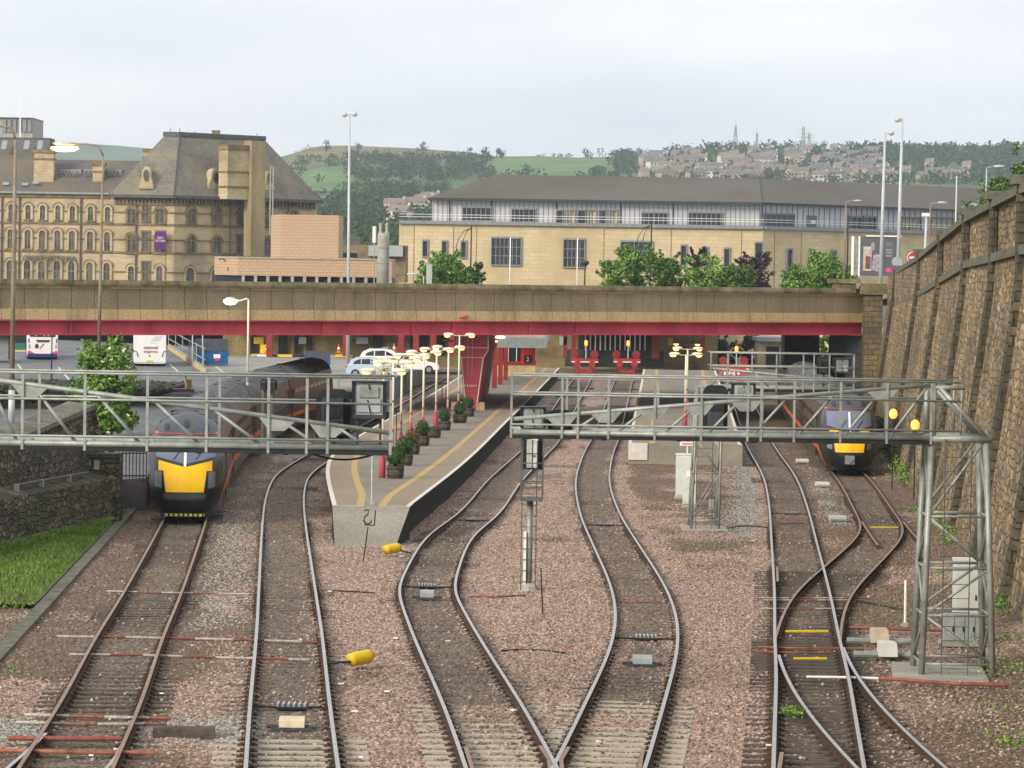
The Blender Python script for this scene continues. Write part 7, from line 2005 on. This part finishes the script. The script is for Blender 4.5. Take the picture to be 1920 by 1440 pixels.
for i, r in enumerate(rows):
    for j, u in enumerate(us):
        if i < 6 or i >= 43: heath.append(0); field.append(0); continue
        y = 520+(sil(u)-520)*(ss[i-6]**.8)
        heath.append(1 if 540 < u < 905 and y < 302 else (.5 if 540 < u < 905 and y < 312 else 0))
        field.append(1 if any(a < u < c_ and b < y < d for a, b, c_, d in FIELDS) else 0)
mt, N, l, B = newmat('hill_land')
B.inputs['Roughness'].default_value = 1
c = node(N, 'ShaderNodeTexCoord')
n1 = node(N, 'ShaderNodeTexNoise', {'Scale': .012, 'Detail': 6}); l(c.outputs['Object'], n1.inputs['Vector'])
r1 = ramp(N, (.35, (.055, .095, .035)), (.6, (.11, .165, .06))); l(n1.outputs[0], r1.inputs[0])
n2 = node(N, 'ShaderNodeTexNoise', {'Scale': .03, 'Detail': 5}); l(c.outputs['Object'], n2.inputs['Vector'])
r2 = ramp(N, (.35, (.13, .125, .055)), (.65, (.21, .175, .09))); l(n2.outputs[0], r2.inputs[0])
r3 = ramp(N, (.35, (.09, .17, .05)), (.65, (.15, .22, .075))); l(n2.outputs[0], r3.inputs[0])
def at2(nm): return node(N, 'ShaderNodeAttribute', attribute_name=nm).outputs['Fac']
col = mix(N, l, at2('field'), r1.outputs[0], r3.outputs[0]); col = mix(N, l, at2('heath'), col, r2.outputs[0])
l(col, B.inputs['Base Color'])
te = tmb.build('terrain', mt, smooth=True, kind='structure')
for nme, dat in (('heath', heath), ('field', field)): te.data.attributes.new(nme, 'FLOAT', 'POINT').data.foreach_set('value', dat)
rows = []
SIL2 = [(-900, 250), (-200, 262), (100, 268), (200, 272), (330, 284), (420, 288), (520, 300), (560, 330)]
for Z, f in ((4600, 0), (4900, .75), (5200, 1), (5600, .6)):
    rows.append([V((u-960)/FPX*Z, Z, CZ+(HOR+ROLL*(u-960)-lerp(SIL2, u))*Z/FPX*f) for u in range(-900, 580, 40)])
MB().grid(rows).build('far_hill', mt, smooth=True, kind='structure')
# woods
m_wleaf = LEAF('wood_leaf', (.016, .042, .016), (.075, .12, .035), .9)
random.seed(21); wd = MB()
def htree(b, p, r, n=34):
    for k in range(3):
        q = p+V(random.uniform(-.5, .5)*r, random.uniform(-.5, .5)*r, r*random.uniform(.5, 1.1))
        leaves(b, q, r*random.uniform(.5, .75), n//3, r*.26, .9)
def in_wood(u, y):
    n = mn.fractal(V(u*.012, y*.03, 4.2), 1, 2, 3)
    if 545 < u < 905 and y < 300: return .03
    if 555 < u < 930 and 288+.02*(u-640) < y < 350+.02*u*0 and abs(y-(318+.02*(u-700))) < 26+14*n: return .75 if u > 640 else .35
    if 540 < u < 830 and 355 < y < 470: return .85+n
    if 540 < u < 640 and 290 < y < 312: return .15
    if 1150 < u < 1260 and y < 335: return .45+n
    if 905 < u < 1160: return .04+.3*n+(.25 if y > 335 else 0)
    if 1560 < u < 1900 and y < 318: return .95
    if 1260 < u < 1700: return .42+.5*n
    if u >= 1700: return .55
    return .1
cnt = 0
while cnt < 1900:
    u = random.uniform(535, 1925); y0 = sil(u)
    y = y0+(480-y0)*random.random()**1.15
    if y > 350 and u > 840: continue
    if any(a+3 < u < c_-3 and b+2 < y < d-2 for a, b, c_, d in FIELDS) and random.random() > .05: continue
    if random.random() > in_wood(u, y): continue
    s = s_of_y(u, y); p = hill_pt(u, s)
    htree(wd, p, random.uniform(3.2, 6.2)*(.6+.4*s), 30)
    cnt += 1
for u in range(1575, 1900, 5):
    p = hill_pt(u+random.uniform(-3, 3), .985); htree(wd, p-V(0, 0, 1), random.uniform(4.5, 7.5), 36)
for u in [1600+random.uniform(0, 250) for k in range(40)]:
    p = hill_pt(u, s_of_y(u, random.uniform(300, 350))); htree(wd, p, 5, 30)
for u in (1003, 1012, 1031, 1040, 1046, 1055, 1062, 1165, 1172, 1180, 1188, 1196, 560, 566, 572, 548): htree(wd, hill_pt(u, .99), random.uniform(1.6, 3.2), 24)
wd.build('hill_woods', m_wleaf, kind='stuff', label='dark hedges and woods spread over the far hillsides', category='woods')
p = hill_pt(933, .97); t = thing('ridge_tree', 'single round tree standing on the skyline of the ridge', 'tree', p)
b = MB(); random.seed(3)
for k in range(9): leaves(b, p+V(random.uniform(-2.4, 2.4), 0, random.uniform(2.5, 8)), 2.2, 40, .7)
b.build('crown', m_wleaf, t); MB().tube([p-V(0, 0, 1), p+V(0, 0, 4)], .4, 6).build('trunk', m_bark, t)
p = hill_pt(1583, .97); t = thing('ridge_tree', 'pair of narrow poplar shapes on the skyline left of the dark wood', 'tree', p)
b = MB()
for k in range(8): leaves(b, p+V(random.uniform(-.8, .8), 0, 1+k*1.1), 1.2, 24, .5)
b.build('crown', m_wleaf, t); MB().tube([p-V(0, 0, 1), p+V(0, 0, 4)], .3, 6).build('trunk', m_bark, t)
# houses on the hillside
m_hw = [MAT('far_stone', (.36, .30, .23), .9, 0, .2, .3), MAT('far_render', (.60, .56, .52), .9, 0, .1, .3), MAT('far_brick', (.36, .29, .24), .9, 0, .2, .3)]
m_hr = [MAT('far_slate', (.15, .145, .14), .9, 0, .2, .3), MAT('far_tile', (.22, .17, .14), .9, 0, .2, .3)]
hm = []
for k in range(6):
    b = MB(); L_, Wd, H_ = (6, 9, 12, 7, 14, 5.5)[k], 6.5, (5, 5, 5.4, 5.6, 5, 7)[k]
    b.box((0, 0, H_/2-1), (L_, Wd, H_+2), mi=0)
    b.prism([V(-L_/2-.2, -Wd/2-.3, H_), V(-L_/2-.2, Wd/2+.3, H_), V(-L_/2-.2, 0, H_+2.6)], (0, 0, 0), (L_+.4, 0, 0), 1)
    for q in range(int(L_/2.6)):
        for z in (1.2, 3.7): b.box((-L_/2+1.4+q*2.6, -Wd/2-.03, z), (1.1, .1, 1.2), mi=2)
    b.box((L_/2-.6, 0, H_+2.5), (.8, .9, 1.6), mi=0)
    o = b.build('house', [m_hw[k % 3], m_hr[k % 2], m_glass]); hm.append(o.data); bpy.data.objects.remove(o)
HL = ['short stone house with a dark roof', 'pale rendered house with a brown roof', 'long brick terrace with a dark roof', 'stone house with a brown roof', 'long pale terrace with a dark roof', 'narrow tall brick house with a brown roof']
random.seed(33); nh = 0
def house(u, y, k=None, rz=None):
    global nh
    k = random.randrange(6) if k is None else k
    p = hill_pt(u, s_of_y(u, y)); o = bpy.data.objects.new('hillside_house', hm[k]); COL.objects.link(o)
    o.location = p; o.rotation_euler = (0, 0, random.uniform(-.5, .5) if rz is None else rz)
    tag(o, HL[k]+' far off on the wooded right hillside', 'house', 'houses on the far hillside'); nh += 1
for y in (296, 302, 308, 313, 318, 323, 328, 333, 338, 343):
    u = 1195+random.uniform(0, 15)+(60 if y < 300 else 0)
    while u < 1640+(y-300)*1.2:
        if random.random() < .42 and y > sil(u)+8: house(u, y+random.uniform(-1.5, 1.5))
        u += random.uniform(14, 30)
for u, y in ((1655, 340), (1690, 336), (1722, 345), (1745, 338), (1770, 342), (1790, 335), (1805, 330), (1735, 325)): house(u, y)
for u, y in ((775, 402), (790, 396), (802, 390), (735, 405), (746, 420)): 
    house(u, y, 1); COL.objects[-1] if False else None
bh = hill_pt(1780, s_of_y(1780, 340)); 
g_ = thing('gabled_house', 'larger stone house with a steep gable at the right of the hillside', 'house', bh)
MB().box(bh+V(0, 0, 2.5), (8, 9, 9)).build('wall', m_hw[0], g_); MB().prism([bh+V(-4.4, -4.8, 7), bh+V(4.4, -4.8, 7), bh+V(0, -4.8, 11.5)], (0, 0, 0), (0, 9.6, 0)).build('roof', m_hr[0], g_); MB().box(bh+V(-1.5, -4.55, 3), (1.2, .1, 1.6)).box(bh+V(1.5, -4.55, 3), (1.2, .1, 1.6)).build('windows', m_glass, g_)
# masts on the skyline
def mast(label, u, ytop, w, kind):
    p = hill_pt(u, .96); Z = p.y; zt_ = CZ+(HOR+ROLL*(u-960)-ytop)*Z/FPX
    t = thing('lattice_mast', label, 'mast', p, 'lattice masts on the skyline')
    b = MB(); h = zt_-p.z; n = 9
    for sx in (-1, 1):
        for sy in (-1, 1): b.tube([p+V(sx*w, sy*w, -1), p+V(sx*w*.25, sy*w*.25, h)], .22, 4)
    b.build('legs', m_galv, t)
    d = MB()
    for k in range(n):
        f0, f1 = 1-.75*k/n, 1-.75*(k+1)/n
        for sy in (-1, 1):
            d.tube([p+V(-w*f0, sy*w*f0, h*k/n), p+V(w*f1, sy*w*f1, h*(k+1)/n)], .12, 4); d.tube([p+V(w*f0, sy*w*f0, h*k/n), p+V(-w*f1, sy*w*f1, h*(k+1)/n)], .12, 4)
    d.build('lattice', m_galv, t)
    if kind == 'pylon':
        for f, l_ in ((.6, 5), (.75, 4.2), (.9, 3.2)): MB().tube([p+V(-l_, 0, h*f), p+V(l_, 0, h*f)], .16, 4).build('cross_arm', m_galv, t)
    else:
        MB().tube([p+V(0, 0, h), p+V(0, 0, h+4)], .15, 4).build('aerial', m_galv, t)
        for f in (.7, .8, .88): MB().box(p+V(0, 0, h*f), (1.6, 1.6, 1.5)).build('dish', m_lens, t)
mast('tallest lattice mast on the skyline, with dishes', 1371, 236, 2.0, 'm'); mast('shorter lattice mast right of the tallest one', 1411, 250, 1.2, 'm')
mast('power pylon, taller of two side by side on the skyline', 1498, 238, 1.8, 'pylon'); mast('power pylon, shorter of two side by side on the skyline', 1509, 250, 1.5, 'pylon'); mast('small far pylon above the dark wood at the right', 1792, 272, 1.2, 'pylon')
# ================================================================== haze over the valley
mt = bpy.data.materials.new('haze'); mt.use_nodes = True
N = mt.node_tree.nodes; N.clear()
o_ = N.new('ShaderNodeOutputMaterial'); v_ = N.new('ShaderNodeVolumePrincipled')
v_.inputs['Color'].default_value = (.78, .88, 1.0, 1); v_.inputs['Density'].default_value = .00013; v_.inputs['Anisotropy'].default_value = .2
mt.node_tree.links.new(v_.outputs[0], o_.inputs['Volume'])
hz = MB().box((0, 2860, 170), (6400, 5900, 360)).build('haze', mt, kind='stuff', label='thin pale haze lying over the valley and hills', category='haze')
